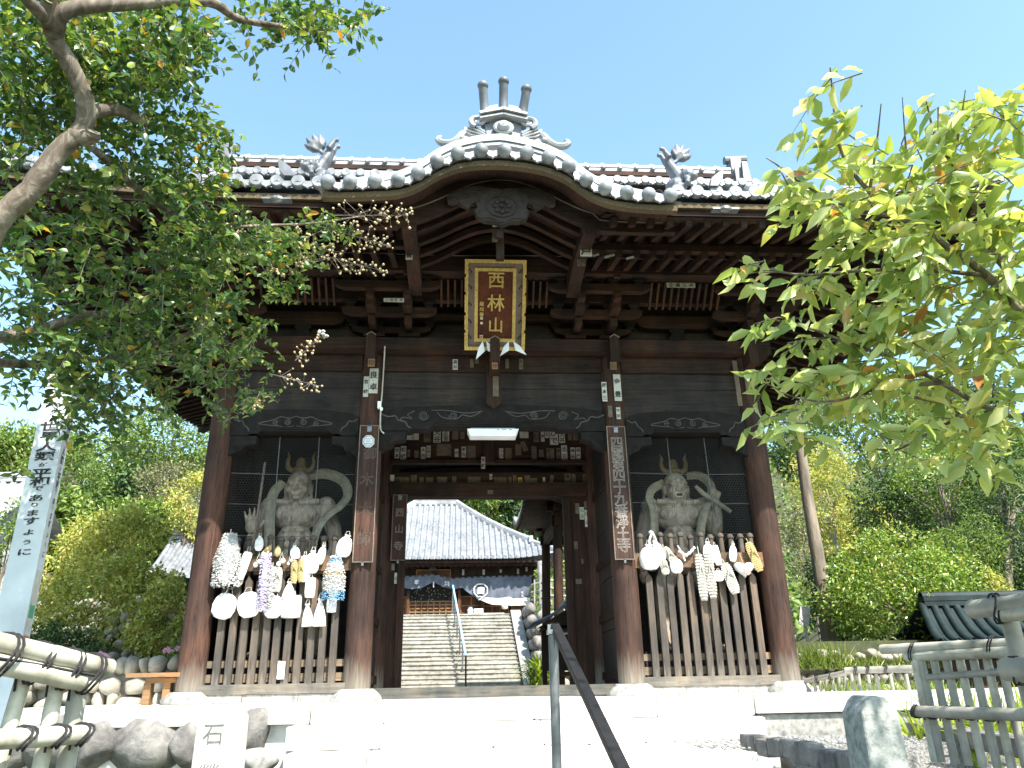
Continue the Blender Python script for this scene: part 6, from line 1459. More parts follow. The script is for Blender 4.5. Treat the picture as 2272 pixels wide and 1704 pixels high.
b = MB(); b.box((a1[0], 8.33, .72), (1.15, .05, .8)); part("board", b, W_Z, nb)
t = thing("bamboo_fence", "short bamboo rail at the top right of the long stairs", "bamboo fence", tuple(PY(1220, 1325, 21.5)), "bamboo fences along the path")
for y_, sd in ((1288, 71), (1305, 72), (1322, 73)):
    b = MB(); culm(b, PY(1180, y_ + 10, 21.8), PY(1222, y_, 20.8), .05, sd); part("rail", b, BAMB_G, t, True); b = MB(); culm(b, PY(1222, y_, 20.8), PY(1268, y_ + 1, 20.6), .05, sd + 5); part("rail", b, BAMB_G, t, True)
b = MB(); 
for px in (1186, 1198, 1210, 1222, 1240): b.tube([PY(px, 1286, 21.2), PY(px, 1340, 21.2)], .03, 6)
part("uprights", b, BAMB_G, t)
t = thing("wooden_stool", "brown wooden stool behind the sloping handrail", "stool", tuple(PY(1256, 1525, 6.0)))
c = PY(1256, 1495, 6.0); b = MB(); b.box(c, (.34, .3, .08)); part("seat", b, W_RED, t)
for dx in (-.13, .13): b = MB(); b.box(c + V(dx, 0, -.14), (.05, .2, .26)); part("leg", b, W_RED, t)
# ------------------------------------------------------------------ outlying roofs
def small_house(px, py, Y, w, d, h, rise_, yaw, name, label, m, wall=CONCR, concave=.1, hip=0.0):
    """px,py: projected left end of the near eave"""
    c = PY(px, py, Y); t = thing(name, label, "building", (c[0], c[1], -.1)); ca, sa = math.cos(yaw), math.sin(yaw)
    W = lambda x, y, z: V(c[0] + x * ca - y * sa, c[1] + x * sa + y * ca, c[2] + z)
    b = MB()
    for sg in (1, -1):
        f = lambda u, v: W(hip * v + u * (w - 2 * hip * v), d / 2 - sg * d / 2 * (1 - v), rise_ * (v - concave * math.sin(math.pi * v)))
        b.grid(f, list(np.linspace(0, 1, 3)), list(np.linspace(0, 1, 7)))
        for i in range(int(w / .26) + 1): half_tube(b, [f(i * .26 / w, v) + V(0, 0, .01) for v in np.linspace(-.01, 1, 7)], .07, 5)
    ridge(b, [tuple(W(hip, d / 2, rise_ - .03)), tuple(W(w - hip, d / 2, rise_ - .03))], .24, .18, 0, .09); part("roof", b, m, t, True)
    b = MB(); hh = c[2] + .3
    for x0, x1, y0, y1 in ((.35, w - .35, .5, d - .5),):
        P = [W(x0, y0, -.05), W(x1, y0, -.05), W(x1, y1, -.05), W(x0, y1, -.05)]; G = [p * V(1, 1, 0) + V(0, 0, -.2) for p in P]
        b.add(P + G, [(0, 1, 5, 4), (1, 2, 6, 5), (2, 3, 7, 6), (3, 0, 4, 7), (0, 3, 2, 1)])
    b.add([W(.36 + hip, .5, -.05), W(.36 + hip, d - .5, -.05), W(.36 + hip, d / 2, rise_ - .12)], [(0, 1, 2)]); b.add([W(w - .36, .5, -.05), W(w - .36, d - .5, -.05), W(w - .36, d / 2, rise_ - .12)], [(0, 1, 2)]); part("wall", b, wall, t)
    return t
small_house(318, 1283, 10.5, 5.5, 3.4, 0, 1.35, .0, "outbuilding", "small outbuilding with sunlit silver tile roof behind the shrubs left of the gate", TILE_E, W_Z)
small_house(-345, 1165, 7.0, 3.3, 3.0, 0, 1.3, -.10, "outbuilding", "building with white glaring tile roof at the far left edge behind the pole", TILE)
small_house(2092, 1426, 2.4, 4.0, 2.4, 0, .72, -.05, "hut", "small hut with dark green-black curved roof behind the right bamboo fence", TILE_G, W_Z, .22, .42)
b = MB(); a = PY(1768, 1346, 6); c_ = PY(1802, 1388, 6); b.box(((a[0] + c_[0]) / 2, 6, (a[2] + c_[2]) / 2), (.22, .03, a[2] - c_[2]), np.array(Matrix.Rotation(.25, 3, 'Y'))); b.box(((a[0] + c_[0]) / 2, 6.03, (.65 + c_[2]) / 2), (.04, .04, max(.1, c_[2] - .6)))
solo("signboard", b, CLOTH, "tilted blank white board among the grass right of the gate", "sign")
# ------------------------------------------------------------------ foliage
NR = np.random.default_rng(11)
OVAL = (np.array([[0, 0, 0], [.30, -.40, .10], [.30, 0, .0], [.30, .40, .10], [.66, -.36, .02], [.66, 0, -.06], [.66, .36, .02], [1, 0, -.20]]),
        [(0, 1, 2), (0, 2, 3), (1, 4, 5, 2), (2, 5, 6, 3), (4, 7, 5), (5, 7, 6)])
DIAM = (np.array([[0, 0, 0], [.5, -.5, .12], [1, 0, -.06], [.5, .5, .12]]), [(0, 1, 2), (0, 2, 3)])
BLADE = (np.array([[0, -.5, 0], [0, .5, 0], [.35, .45, 0.0], [.35, -.45, 0.0], [.7, .32, -.10], [.7, -.32, -.10], [1, 0, -.32]]), [(0, 1, 2, 3), (3, 2, 4, 5), (5, 4, 6)])
def leaf_mesh(name, P, D, L, W, shape, mat_, parent=None, up_bias=0.6, org=None):
    P = np.asarray(P, float).reshape(-1, 3); n = len(P); D = np.asarray(D, float); D = D / (np.linalg.norm(D, axis=1, keepdims=True) + 1e-9)
    up = NR.normal(size=(n, 3)) * (1 - up_bias) + np.array([0, 0, 1.0]) * up_bias + 1e-4
    S = np.cross(D, up); S /= np.linalg.norm(S, axis=1, keepdims=True) + 1e-9; N = np.cross(S, D)
    tv, tf = shape; k = len(tv)
    L = np.broadcast_to(L, (n,)); W = np.broadcast_to(W, (n,))
    X = P[:, None, :] + D[:, None, :] * (tv[None, :, 0:1] * L[:, None, None]) + S[:, None, :] * (tv[None, :, 1:2] * W[:, None, None]) + N[:, None, :] * (tv[None, :, 2:3] * L[:, None, None])
    if org is None: org = ORG[parent] if parent is not None else V(0, 0, 0)
    X = (X - org).reshape(-1, 3)
    me = bpy.data.meshes.new(name); me.vertices.add(n * k); me.vertices.foreach_set("co", X.ravel())
    lv = np.concatenate([np.array(f) for f in tf]); sz = np.array([len(f) for f in tf]); nl = len(lv)
    loops = (lv[None, :] + (np.arange(n) * k)[:, None]).ravel(); starts = (np.concatenate([[0], np.cumsum(sz)[:-1]])[None, :] + (np.arange(n) * nl)[:, None]).ravel()
    me.loops.add(len(loops)); me.loops.foreach_set("vertex_index", loops.astype(np.int32))
    me.polygons.add(n * len(tf)); me.polygons.foreach_set("loop_start", starts.astype(np.int32))
    me.update(calc_edges=True); me.materials.append(mat_)
    me.polygons.foreach_set("use_smooth", np.ones(len(me.polygons), bool))
    o = bpy.data.objects.new(name, me); COL.objects.link(o)
    if parent is not None: o.parent = parent; ORG[o] = org
    return o
def twigs(blobs, dens, leafL, per, twigL, droop, tw, dr, side=1.0, out=None):
    """blobs: (px, py, rx, ry, depth0, depth1[, density factor]) -> leaf positions and directions on arching twigs"""
    PP, DD = [], []
    for bl in blobs:
        px, py, rx, ry, d0, d1 = bl[:6]; k = bl[6] if len(bl) > 6 else 1.0
        n = max(1, int(dens * k * rx * ry / 1000))
        for _ in range(n):
            a = NR.uniform(0, 2 * math.pi); r = math.sqrt(NR.uniform(0, 1)); d = NR.uniform(d0, d1) if side == .75 or px > 330 or py > 500 else NR.uniform(max(4.5, d0), d1 + .4)
            p = DP(px + rx * r * math.cos(a), py + ry * r * math.sin(a), d)
            dirv = unit(NR.normal(size=3) * V(1, 1, .6) + V(*dr)); L = twigL * NR.uniform(.6, 1.25)
            p = p - dirv * L * .5; pts = []
            for i in range(per):
                t = i / (per - 1); q = p + dirv * L * t + V(0, 0, -droop * L * t * t); pts.append(q)
                tang = unit(dirv + V(0, 0, -2 * droop * t)); s_ = unit(np.cross(tang, V(0, 0, 1)) + NR.normal(size=3) * .25) * (1 if i % 2 else -1)
                PP.append(q); DD.append(tang * .55 + s_ * side + V(0, 0, -.15) + NR.normal(size=3) * .25)
            tw.tube([pts[0], pts[per // 2], pts[-1]], [leafL * .055, leafL * .04, leafL * .015], 4, False)
    return np.array(PP), np.array(DD)
def limb(b, path, r0, r1, n=10):
    P = catmull([DP(*p) for p in path], 5); q = random.Random(len(path)); b.tube(P, [(r0 + (r1 - r0) * i / (len(P) - 1)) * q.uniform(.94, 1.08) for i in range(len(P))], n)
# near left tree (crape myrtle)
t = thing("crape_myrtle_tree", "near tree with crooked pale trunk and small dark leaves over the gate's left half", "tree", tuple(DP(-160, 900, 4.4) * V(1, 1, 0) + V(0, 0, -.9)))
b = MB()
limb(b, [(-120, 900, 4.45), (-60, 640, 4.4), (-8, 498, 4.35), (70, 420, 4.35), (128, 338, 4.38), (182, 285, 4.4), (190, 232, 4.4), (163, 158, 4.4), (122, 88, 4.42), (108, 40, 4.4), (112, -60, 4.4)], .058, .030, 14)
limb(b, [(118, 80, 4.42), (150, 22, 4.4), (290, 9, 4.5), (460, 4, 4.6), (530, 42, 4.7), (640, 60, 4.8), (730, 66, 4.9)], .042, .008)
limb(b, [(195, 250, 4.4), (255, 243, 4.5), (300, 262, 4.55), (322, 276, 4.6)], .036, .016); limb(b, [(160, 300, 4.4), (200, 305, 4.36), (208, 292, 4.35)], .045, .03)
limb(b, [(-60, 765, 4.6), (0, 748, 4.7), (90, 730, 4.8), (180, 700, 5.0), (250, 693, 5.1), (345, 636, 5.3), (352, 590, 5.4)], .036, .012)
limb(b, [(-60, 800, 4.8), (70, 808, 5.0), (240, 797, 5.2), (360, 806, 5.4), (480, 832, 5.6)], .026, .008); limb(b, [(240, 800, 5.2), (326, 773, 5.3), (447, 725, 5.5), (456, 670, 5.6)], .022, .008)
limb(b, [(208, 330, 4.45), (330, 440, 4.8), (450, 500, 5.1), (600, 500, 5.4), (700, 495, 5.5), (800, 480, 5.6)], .018, .005); limb(b, [(100, 40, 4.4), (60, 0, 4.3), (20, -40, 4.2)], .03, .02)
part("trunk", b, BARK, t, True)
bl = [(60, 60, 150, 110, 4.0, 5.2), (250, 70, 150, 70, 4.2, 5.3), (430, 45, 110, 55, 4.4, 5.3), (600, 30, 120, 40, 4.6, 5.2), (740, 25, 80, 30, 4.6, 5.2, .9), (700, 80, 50, 22, 4.7, 5.1, .8), (655, 105, 25, 16, 4.8, 5, .8), (800, 12, 50, 14, 4.7, 5.1, .8), (300, 150, 130, 80, 4.2, 5.2), (120, 200, 140, 110, 4.0, 5.2, .8), (385, 130, 60, 60, 4.5, 5.1), (240, 230, 150, 80, 4.2, 5.2, .9), (50, 300, 90, 90, 4.0, 5.0, .75), (410, 195, 26, 30, 4.8, 5.1, .8), (330, 300, 100, 60, 4.4, 5.3, .7), (450, 300, 50, 50, 4.6, 5.2), (480, 350, 26, 40, 4.7, 5.1),
      (110, 420, 130, 60, 4.2, 5.2, .5), (280, 400, 150, 70, 4.4, 5.4, .65), (420, 390, 80, 60, 4.6, 5.4), (470, 470, 60, 70, 4.7, 5.5, .9), (100, 540, 150, 80, 4.3, 5.5, .5), (280, 545, 160, 85, 4.5, 5.6, .62), (450, 560, 130, 90, 4.7, 5.8, .95), (590, 530, 80, 50, 5.0, 5.8), (690, 505, 80, 34, 5.2, 5.8, .9), (640, 590, 70, 50, 5.2, 5.9, .9), (610, 640, 40, 40, 5.3, 5.9, .8), (60, 680, 110, 70, 4.4, 5.5, .6), (220, 690, 160, 80, 4.6, 5.7, .8), (400, 695, 140, 80, 4.8, 5.9), (520, 690, 70, 50, 5.2, 5.9, .8),
      (110, 790, 130, 60, 4.6, 5.7), (300, 790, 150, 55, 4.8, 5.8), (470, 790, 100, 55, 5.1, 5.9, .9), (560, 765, 50, 36, 5.3, 5.9, .8), (180, 870, 100, 42, 4.8, 5.7), (290, 865, 110, 50, 5.0, 5.8, .8), (425, 870, 60, 45, 5.3, 5.9, .8), (540, 865, 50, 36, 5.4, 5.9, .8), (560, 905, 32, 20, 5.4, 5.9), (215, 945, 45, 45, 5.0, 5.6, .8), (285, 985, 28, 40, 5.2, 5.7, .6), (25, 1035, 40, 20, 4.6, 5.2, .4)]
tw = MB(); P, D = twigs(bl, 4.4, .05, 14, .34, .35, tw, (.25, -.1, -.15))
n = len(P); part("leaf_twigs", tw, TWIG, t)  # bare twigs that bear the leaves; the blades are the crown mesh
leaf_mesh("crown", P, D, NR.uniform(.042, .070, n), NR.uniform(.027, .043, n), OVAL, L_MYR, t, .55)
b = MB(); bs = MB()
def panicle(p, d, L, n):
    d = unit(d); b.tube([p, p + d * L * .5, p + d * L], [.004, .003, .002], 4)
    for i in range(n):
        f = NR.uniform(.1, 1); q = p + d * L * f; e = q + unit(NR.normal(size=3) + d * .6) * L * NR.uniform(.12, .34) * (1.15 - f * .6); b.tube([q, e], .0016, 3, False)
        r = NR.uniform(.006, .0105); bs.ell(e, r, None, 6, 5)
for x0, y0, x1, y1, n in ((740, 478, 905, 478, 60), (700, 500, 860, 545, 60), (690, 560, 845, 600, 60), (610, 520, 740, 560, 50), (430, 510, 560, 500, 40), (640, 610, 690, 560, 30), (655, 800, 712, 745, 34), (600, 830, 705, 856, 26), (520, 555, 620, 600, 40), (440, 540, 520, 600, 40), (560, 905, 585, 885, 12)):
    p, e = DP(x0, y0, 5.35), DP(x1, y1, 5.35); panicle(p, e - p, np.linalg.norm(e - p), n)
b.add(bs.v, bs.f, 1); part("seed_sprays", b, [TWIG, SEEDP], t, True)
b = MB(); c = DP(713, 741, 5.35)
for i in range(6): b.ell(c + NR.normal(size=3) * .014, (.016, .014, .010), None, 6, 5)
part("last_blossom", b, CLOTH, t, True)
# near right tree (cherry)
t = thing("cherry_tree", "near tree with large drooping yellow-green leaves, some red, at the right edge", "tree", tuple(DP(2500, 1100, 5.2) * V(1, 1, 0) + V(0, 0, -1.0)))
b = MB()
limb(b, [(2620, 1500, 5.3), (2560, 1150, 5.3), (2480, 950, 5.3), (2380, 780, 5.3), (2272, 695, 5.25), (2180, 604, 5.2), (2060, 520, 5.2), (1980, 470, 5.2), (1920, 415, 5.2), (1880, 365, 5.2), (1856, 300, 5.2), (1850, 240, 5.2), (1842, 150, 5.2)], .034, .004)
limb(b, [(2480, 960, 5.3), (2272, 926, 5.2), (2180, 900, 5.1), (2090, 850, 5.0), (1990, 800, 5.0), (1880, 760, 5.0), (1800, 730, 5.0), (1700, 705, 5.0)], .022, .004); limb(b, [(2380, 780, 5.3), (2290, 660, 5.4), (2205, 560, 5.5), (2165, 460, 5.5), (2110, 360, 5.5), (2075, 300, 5.5), (2055, 225, 5.5)], .03, .004)
limb(b, [(2110, 370, 5.5), (2130, 280, 5.5), (2142, 200, 5.5)], .012, .003); limb(b, [(1930, 420, 5.2), (1945, 320, 5.2), (1955, 230, 5.2)], .010, .003); limb(b, [(1990, 480, 5.2), (1900, 465, 5.1), (1800, 420, 5.1), (1730, 370, 5.0), (1700, 350, 5)], .012, .003)
limb(b, [(2180, 610, 5.2), (2060, 600, 5.0), (1920, 600, 5.0), (1780, 610, 4.9), (1680, 590, 4.9), (1640, 578, 4.9)], .014, .003); limb(b, [(2090, 850, 5.0), (1960, 860, 5.0), (1850, 890, 4.9), (1760, 880, 4.9), (1700, 850, 4.9)], .012, .003); limb(b, [(2180, 900, 5.1), (2080, 950, 5), (1980, 1000, 5), (1900, 980, 5)], .012, .003); limb(b, [(2010, 330, 5.3), (2005, 260, 5.3), (2002, 215, 5.3)], .006, .002)
part("trunk", b, BARK, t, True)
bl = [(1855, 170, 22, 10, 5.0, 5.3, 1.4), (1820, 215, 30, 14, 5.0, 5.3, 1.0), (1850, 260, 50, 40, 5, 5.3, .8), (1795, 300, 30, 40, 5, 5.3, .9), (1930, 330, 90, 60, 4.9, 5.6, .8), (2010, 250, 40, 22, 5.2, 5.5, .8), (2060, 300, 90, 60, 5.0, 5.8, .8), (2150, 225, 40, 14, 5.3, 5.6, .8), (2190, 290, 90, 70, 5.0, 5.8), (2250, 260, 40, 40, 5, 5.6, .8), (1800, 385, 70, 50, 4.9, 5.5), (1900, 420, 120, 70, 4.9, 5.8), (2040, 420, 130, 80, 4.8, 6), (2190, 430, 110, 90, 4.8, 6),
      (1820, 490, 75, 70, 4.9, 5.6), (1950, 520, 130, 80, 4.8, 6), (2100, 540, 130, 80, 4.8, 6), (2230, 560, 80, 90, 4.8, 6), (1640, 592, 36, 22, 4.8, 5, 1.2), (1690, 612, 45, 28, 4.8, 5.1, 1.1), (1830, 615, 80, 60, 4.8, 5.6), (1960, 640, 130, 70, 4.8, 6), (2110, 670, 130, 80, 4.8, 6, .9), (2230, 700, 80, 80, 4.8, 6, .9), (1665, 712, 40, 16, 4.8, 5.1, 1.1), (1750, 725, 60, 38, 4.8, 5.3), (1880, 750, 110, 60, 4.8, 5.8), (2030, 770, 130, 70, 4.8, 6), (2180, 800, 110, 75, 4.8, 6),
      (1740, 805, 60, 45, 4.8, 5.3), (1850, 860, 100, 55, 4.8, 5.7), (2000, 885, 130, 60, 4.8, 5.9), (2160, 920, 110, 60, 4.8, 5.9), (1710, 875, 32, 22, 4.8, 5.1, 1.1), (1780, 935, 55, 32, 4.8, 5.3), (1830, 985, 50, 30, 4.8, 5.3, .8), (1960, 985, 80, 36, 4.8, 5.6, .8), (2100, 1005, 90, 36, 4.8, 5.6, .8), (2230, 990, 50, 60, 4.8, 5.6, .8), (1715, 918, 22, 12, 4.8, 5, 1)]
bl += [(x_, y_, 110, 110, 4.6, 6.2, .3) for x_ in (2380, 2560, 2740, 2920) for y_ in (140, 320, 500, 680, 860)]
tw = MB(); P, D = twigs(bl, 1.65, .10, 7, .30, .28, tw, (-.75, -.1, .05), .95)
D = D + V(-.1, 0, -.30); n = len(P); part("leaf_twigs", tw, TWIG, t)  # thin twigs only, leaf blades follow in the crown mesh
leaf_mesh("crown", P, D, NR.uniform(.115, .20, n), NR.uniform(.052, .088, n), OVAL, L_CHE, t, .45)
def overhead(parent, x0, x1, y0, y1, z0, z1, n, L, W, m, name):
    P = np.stack([NR.uniform(x0, x1, n), NR.uniform(y0, y1, n), NR.uniform(z0, z1, n)], 1); P += .35 * np.stack([np.sin(P[:, 1] * 5), np.sin(P[:, 0] * 5), np.cos(P[:, 0] * 4 + P[:, 1] * 3)], 1)
    d = P - CAM_LOC; zc = d @ CF; px = 1136 + FPX * (d @ CR) / zc; py = 852 - FPX * (d @ CU) / zc
    k_ = ~((P[:, 1] > -7.0) & (P[:, 0] > 3.0) & (NR.uniform(0, 1, n) < .65)); P, zc, px, py = P[k_], zc[k_], px[k_], py[k_]
    P = P[(zc < .2) | (py < -60) | (px > 2340) | (px < -60)]; n = len(P)
    leaf_mesh(name, P, NR.normal(size=(n, 3)) + V(0, 0, -.5), NR.uniform(.7, 1.2, n) * L, NR.uniform(.7, 1.2, n) * W, OVAL, m, parent, .6)
overhead(t, 1.9, 7.6, -11.4, -5.4, 2.2, 5.0, 4000, .13, .06, L_CHE, "upper_crown")
b = MB(); b.tube(catmull([DP(2620, 1500, 5.3), V(5.2, -7.0, 1.6), V(4.8, -7.6, 2.9), V(3.6, -8.4, 3.6), V(2.2, -9.2, 3.9)], 5), list(np.linspace(.09, .02, 21)), 9); part("overhead_bough", b, BARK, t, True)
myrtle = [o for o in bpy.data.objects if o.name == "crape_myrtle_tree"][0]
overhead(myrtle, -5.2, -2.0, -8.6, -5.6, 2.3, 4.4, 1700, .07, .04, L_MYR, "upper_crown")
# trees and shrubs of the background
def clumpy(px, py, rx, ry, Y, N, clumps, spread, depth=.8):
    c = PY(px, py, Y); k = np.linalg.norm(c - CAM_LOC) / FPX; R = V(rx * k, min(rx, ry) * k * depth, ry * k)
    C = []
    for _ in range(clumps):
        v = NR.normal(size=3); v = v / np.linalg.norm(v) * NR.uniform(.35, 1) ** .5; C.append((c + v * R * .86, NR.uniform(.6, 1.3)))
    w = np.array([q for _, q in C]); idx = NR.choice(len(C), N, p=w / w.sum())
    v = NR.normal(size=(N, 3)); v /= np.linalg.norm(v, axis=1, keepdims=True); v *= NR.uniform(.3, 1, (N, 1)) ** .6
    P = np.array([C[i][0] for i in idx]) + v * (np.array([C[i][1] for i in idx])[:, None] * spread * R.mean())
    D = v * .7 + NR.normal(size=(N, 3)) * .5 + V(0, 0, -.1)
    return c, R, C, P, D
def tree(name, label, px, py, rx, ry, Y, N, clumps, leaf, m, trunk=None, cat="tree", group=None, spread=.36, zb=None, aspect=.5, barkm=BARK_D, tr=.09):
    c, R, C, P, D = clumpy(px, py, rx, ry, Y, N, clumps, spread); zb = zg(c[0], c[1]) if zb is None else zb
    if trunk is None: base = V(c[0], c[1], zb)
    else: base = PY(trunk[0], trunk[1], Y); 
    t = thing(name, label, cat, tuple(base), group); b = MB()
    b.tube(catmull([base - V(0, 0, .1), base * .6 + c * .4 + V(.03, 0, 0), c], 5), list(np.interp(np.arange(11), [0, 5, 10], [tr, tr * .8, tr * .35])), 9)
    for C_, w in C[:: max(1, len(C) // 10)]: b.tube(catmull([base * .3 + c * .7, base * .1 + c * .45 + C_ * .45, C_], 3), list(np.linspace(tr * .45, tr * .08, 7)), 6)
    part("trunk" if cat == "tree" else "stems", b, barkm, t, True)
    n = len(P); leaf_mesh("crown" if cat == "tree" else "foliage", P, D, NR.uniform(.6, 1.25, n) * leaf, NR.uniform(.6, 1.2, n) * leaf * aspect, DIAM if leaf < .16 else OVAL, m, t, .35)
    return t
tree("broadleaf_tree", "full mid-green tree behind the gate's left eave", 385, 965, 125, 115, 16, 6500, 46, .15, L_MID)
tree("broadleaf_tree", "tall mid-green tree right of the leaning pole", 150, 1060, 90, 120, 13.5, 5200, 40, .13, L_MID)
tree("bare_olive_tree", "greyish olive half-bare tree above the small silver roof left", 365, 1090, 80, 66, 14, 3000, 30, .11, L_GRY)
tree("broadleaf_tree", "yellowish bushy tree between the grey tree and the left gate column", 425, 1120, 50, 90, 12, 2600, 24, .11, L_YEL)
tree("yellow_shrub", "tall yellow-green shrub in front of the small silver roof", 245, 1215, 110, 80, 5.2, 4200, 30, .10, L_YEL, cat="shrub", zb=.2, tr=.03, spread=.42)
tree("yellow_shrub", "wide sprawling yellow-green shrub right of the pole's foot", 185, 1330, 125, 90, 4.6, 4800, 34, .10, L_YEL, cat="shrub", zb=.2, tr=.03, spread=.40)
tree("yellow_shrub", "low bright yellow shrub against the left gate column", 360, 1370, 70, 70, 4.4, 3600, 30, .10, L_YEL, cat="shrub", zb=.2, tr=.025)
tree("yellow_shrub", "thin golden shrub below the small silver roof", 335, 1290, 66, 34, 5.0, 2000, 20, .10, L_YEL, cat="shrub", zb=.2, tr=.02)
tree("green_shrub", "dark green low shrub behind the left bamboo fence", 130, 1435, 85, 42, 3.6, 2600, 26, .07, L_DRK, cat="shrub", zb=.1, tr=.02)
tree("green_shrub", "small dark shrub under the small silver roof", 385, 1300, 36, 22, 8, 1200, 12, .09, L_DRK, cat="shrub", tr=.02)
tree("green_shrub", "leafy green shrub left of the pole at the picture edge", 20, 1200, 50, 70, 6, 2000, 20, .09, L_MID, cat="shrub", zb=.2, tr=.02)
tree("azalea_shrub", "flowering low shrub at the foot of the left gate column", 395, 1455, 30, 22, 2.6, 900, 10, .05, L_MID, cat="shrub", zb=.1, tr=.012)
b = MB()
for px, py, n in ((215, 1460, 16), (228, 1466, 10), (372, 1444, 4), (395, 1440, 3), (240, 1470, 6)):
    for i in range(n):
        c = PY(px + NR.normal() * 9, py + NR.normal() * 6, 2.75 if px < 300 else 2.5)
        for k in range(4): a = k * 1.57; b.ell(c + V(.022 * math.cos(a), 0, .022 * math.sin(a)), (.02, .012, .02), None, 6, 4)
solo("pink_blossoms", b, PINKF, "scattered pink blossoms in the left planting bed", "blossoms", kind="stuff", smooth=True)
tree("round_bush", "big rounded glossy green bush right of the gate", 1992, 1315, 160, 122, 4.6, 13000, 90, .10, L_BUSH, cat="bush", zb=.3, tr=.04, spread=.30)
tree("thin_tree", "slender pale-leaved tree between the tall trunk and the gate column", 1788, 1225, 52, 110, 11.5, 2200, 26, .10, L_GRY, zb=.6, tr=.04, barkm=BARK)
tree("bamboo_clump", "feathery yellow-green foliage high right of the gate", 1835, 1090, 90, 110, 14, 5200, 44, .15, L_YEL, aspect=.3, barkm=BAMB)
tree("dark_tree", "dark leafy tree behind the round bush", 1985, 1130, 95, 110, 12, 5200, 42, .13, L_DRK)
tree("camphor_tree", "sunlit bushy tree under the drooping red-tipped leaves", 2085, 1070, 95, 85, 10, 4800, 40, .10, L_BUSH)
tree("dark_tree", "deep green tree with bare trunk at the right edge", 2235, 1110, 90, 160, 8.5, 5600, 44, .11, L_DRK, trunk=(2235, 1330), tr=.12, zb=.6)
tree("conifer_shrub", "spiky mid-green shrub between the dark tree and the round bush", 2150, 1225, 75, 70, 6.5, 3400, 30, .11, L_MID, cat="shrub", zb=.6, tr=.04, aspect=.22)
tree("green_shrub", "small orange-tinged shrub right of the round bush", 2175, 1300, 60, 40, 5.0, 1700, 16, .08, L_YEL, cat="shrub", zb=.5, tr=.02)
tree("broadleaf_tree", "tall shaded tree behind the cherry leaves", 1930, 930, 170, 110, 22, 6500, 50, .24, L_MID)
tree("dark_tree", "tall dark tree far right behind the cherry leaves", 2130, 930, 150, 110, 24, 6000, 46, .26, L_DRK)
tree("dark_tree", "dark tree closing the view behind the far right eave", 1775, 1010, 60, 80, 18, 3000, 26, .18, L_DRK)
for i, (px, py, rx, ry, Y, m, lab) in enumerate(((60, 1010, 110, 60, 30, L_MID, "distant rounded tree on the left hill behind the pole"), (270, 1080, 120, 80, 22, L_DRK, "darker tree filling the gap behind the yellow shrubs"), (300, 1180, 90, 70, 13, L_MID, "green tree just above the tall yellow-green shrub"), (110, 1180, 90, 90, 11, L_MID, "green tree low behind the pole lettering"))):
    tree("hillside_tree", lab, px, py, rx, ry, Y, 4600, 40, .12 + .006 * Y, m, tr=.1)
for i, (px, py, rx, ry, Y, m, lab) in enumerate(((1900, 1210, 110, 90, 17, L_YEL, "pale yellow tree behind the tall bare trunk"), (2050, 1180, 120, 80, 20, L_DRK, "dark tree deep behind the round bush"), (2200, 1010, 110, 80, 16, L_MID, "green tree under the lowest cherry leaves"), (1870, 1330, 70, 80, 9, L_DRK, "dark undergrowth shrub behind the tall bare trunk"), (2220, 1270, 70, 60, 10, L_DRK, "dark shrub behind the green-black hut roof"))):
    tree("hillside_tree", lab, px, py, rx, ry, Y, 4400, 40, .10 + .006 * Y, m, tr=.1)
tb = PY(1838, 1410, 5.6); tp = PY(1768, 930, 5.6)
t = thing("tall_tree", "tall tree with straight bare brown trunk right of the gate", "tree", tuple(tb)); b = MB()
b.tube(catmull([tb - V(0, 0, .2), tb * .7 + tp * .3 + V(.02, 0, 0), tb * .35 + tp * .65 - V(.02, 0, 0), tp, tp + (tp - tb) * .4], 5), list(np.linspace(.165, .08, 21)), 14); part("trunk", b, BARK_D, t, True)
c, R, C, P, D = clumpy(1752, 880, 90, 60, 5.6, 2600, 24, .4); n = len(P); leaf_mesh("crown", P, D, NR.uniform(.09, .15, n), NR.uniform(.04, .07, n), DIAM, L_MID, t, .35)
for i, (px, py, rx, ry, m, lab) in enumerate(((1075, 1120, 80, 80, L_MID, "sunlit tree behind the main hall's ridge"), (1165, 1150, 80, 70, L_DRK, "dark tree behind the main hall's right hip"), (960, 1080, 90, 50, L_DRK, "dark tree above the main hall's left roof"), (1255, 1190, 50, 90, L_MID, "tree seen between the pavilion and the right doorpost"))):
    tree("broadleaf_tree", lab, px, py, rx, ry, 36 if i < 3 else 27, 3600, 34, .34 if i < 3 else .2, m, zb=3.0, tr=.2)
tree("green_shrub", "green shrub beside the stone pillar at the hall", 1200, 1300, 20, 40, 24.5, 900, 12, .14, L_MID, cat="shrub", zb=3.0, tr=.03)
# strap-leaved clump by the stairs, grass
def blades(px0, px1, Y0, Y1, z0, n, L, W, m, name, label, cat="grass", kind="stuff", arch=.9, parent=None):
    x0, x1 = PY(px0, 1500, (Y0 + Y1) / 2)[0], PY(px1, 1500, (Y0 + Y1) / 2)[0]
    P = np.stack([NR.uniform(x0, x1, n), NR.uniform(Y0, Y1, n), np.full(n, z0)], 1); D = NR.normal(size=(n, 3)) * V(.45, .45, .1) + V(0, 0, .9)
    o = leaf_mesh(name, P, D, NR.uniform(.6, 1.2, n) * L, NR.uniform(.7, 1.2, n) * W, (BLADE[0] * V(1, 1, arch), BLADE[1]), m, parent, .1)
    if parent is None: tag(o, label, cat, None, kind)
    return o
c = PY(1198, 1530, 11.9); cz_ = -.15
t = thing("strap_leaf_plant", "arching bright yellow-green strap-leaved plant at the foot of the long stairs", "plant", (c[0], 11.9, cz_)); n = 330
a = NR.uniform(0, 2 * math.pi, n); r = NR.uniform(0, .30, n); e = NR.uniform(.25, 1.35, n)
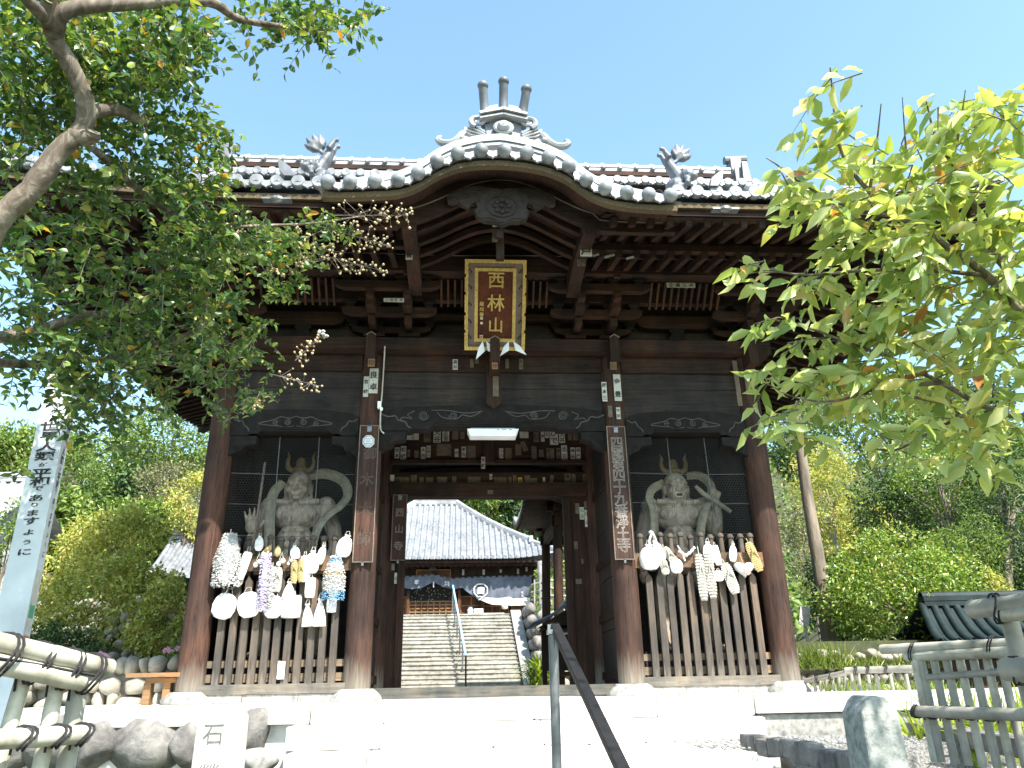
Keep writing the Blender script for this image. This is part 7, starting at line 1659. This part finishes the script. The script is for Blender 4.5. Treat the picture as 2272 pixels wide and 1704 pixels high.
P = np.stack([c[0] + r * np.cos(a) * 1.2, 11.9 + r * np.sin(a), np.full(n, cz_ + .1) + NR.uniform(0, .55, n)], 1); D = np.stack([np.cos(a) * np.cos(e), np.sin(a) * np.cos(e), np.sin(e)], 1)
leaf_mesh("leaves", P, D, NR.uniform(.4, .72, n), NR.uniform(.035, .055, n), (BLADE[0] * V(1, 1, 1.9), BLADE[1]), L_CLIV, t, .9)
b = MB(); b.lathe((c[0], 11.9, cz_), [(.28, 0), (.3, .15), (.22, .5), (.1, .7)], 10); part("leaf_base", b, L_DRK, t, True)
blades(1765, 1870, 2.9, 3.4, .18, 900, .42, .018, L_GRASS, "grass", "long grass below the tall bare trunk")
blades(1850, 2300, 2.9, 3.3, .16, 1500, .30, .016, L_GRASS, "grass", "grass on top of the low pale stone wall")
blades(180, 440, 1.5, 2.6, .23, 2600, .20, .012, L_GRASS, "grass", "short grass over the left rubble wall")
blades(-120, 200, 1.5, 3.4, .2, 1500, .25, .014, L_GRASS, "grass", "rough grass behind the left bamboo fence")
blades(2040, 2420, -3.9, -2.7, -.72, 420, .62, .03, L_CLIV, "tall_grass", "broad-bladed grass behind the right bamboo fence", arch=1.3)
blades(1800, 2100, -.9, .2, -.17, 500, .2, .012, L_GRASS, "grass", "low green growth behind the small grey bamboo fence")
# wooded hills as one mass
PP = []
while len(PP) < 60000:
    x, y = NR.uniform(-90, 90), NR.uniform(-5, 95); z = zg(x, y)
    if z < 1.2: continue
    if abs(x + 1) < 17 and y < 44: continue
    h = NR.uniform(2, 5) + 2.0 * math.sin(x * .9) * math.cos(y * .8)
    for k in range(14):
        PP.append((x + NR.normal() * 1.1, y + NR.normal() * 1.1, z + h * .5 + NR.normal() * h * .28))
PP = np.array(PP); n = len(PP); o = leaf_mesh("hillside_woods", PP, NR.normal(size=(n, 3)), NR.uniform(.4, .9, n), NR.uniform(.25, .5, n), DIAM, L_MID, None, .3)
tag(o, "wooded hillsides behind the temple", "woods", None, "stuff")
# clear any working leftovers
for me in list(bpy.data.meshes):
    if me.users == 0: bpy.data.meshes.remove(me)
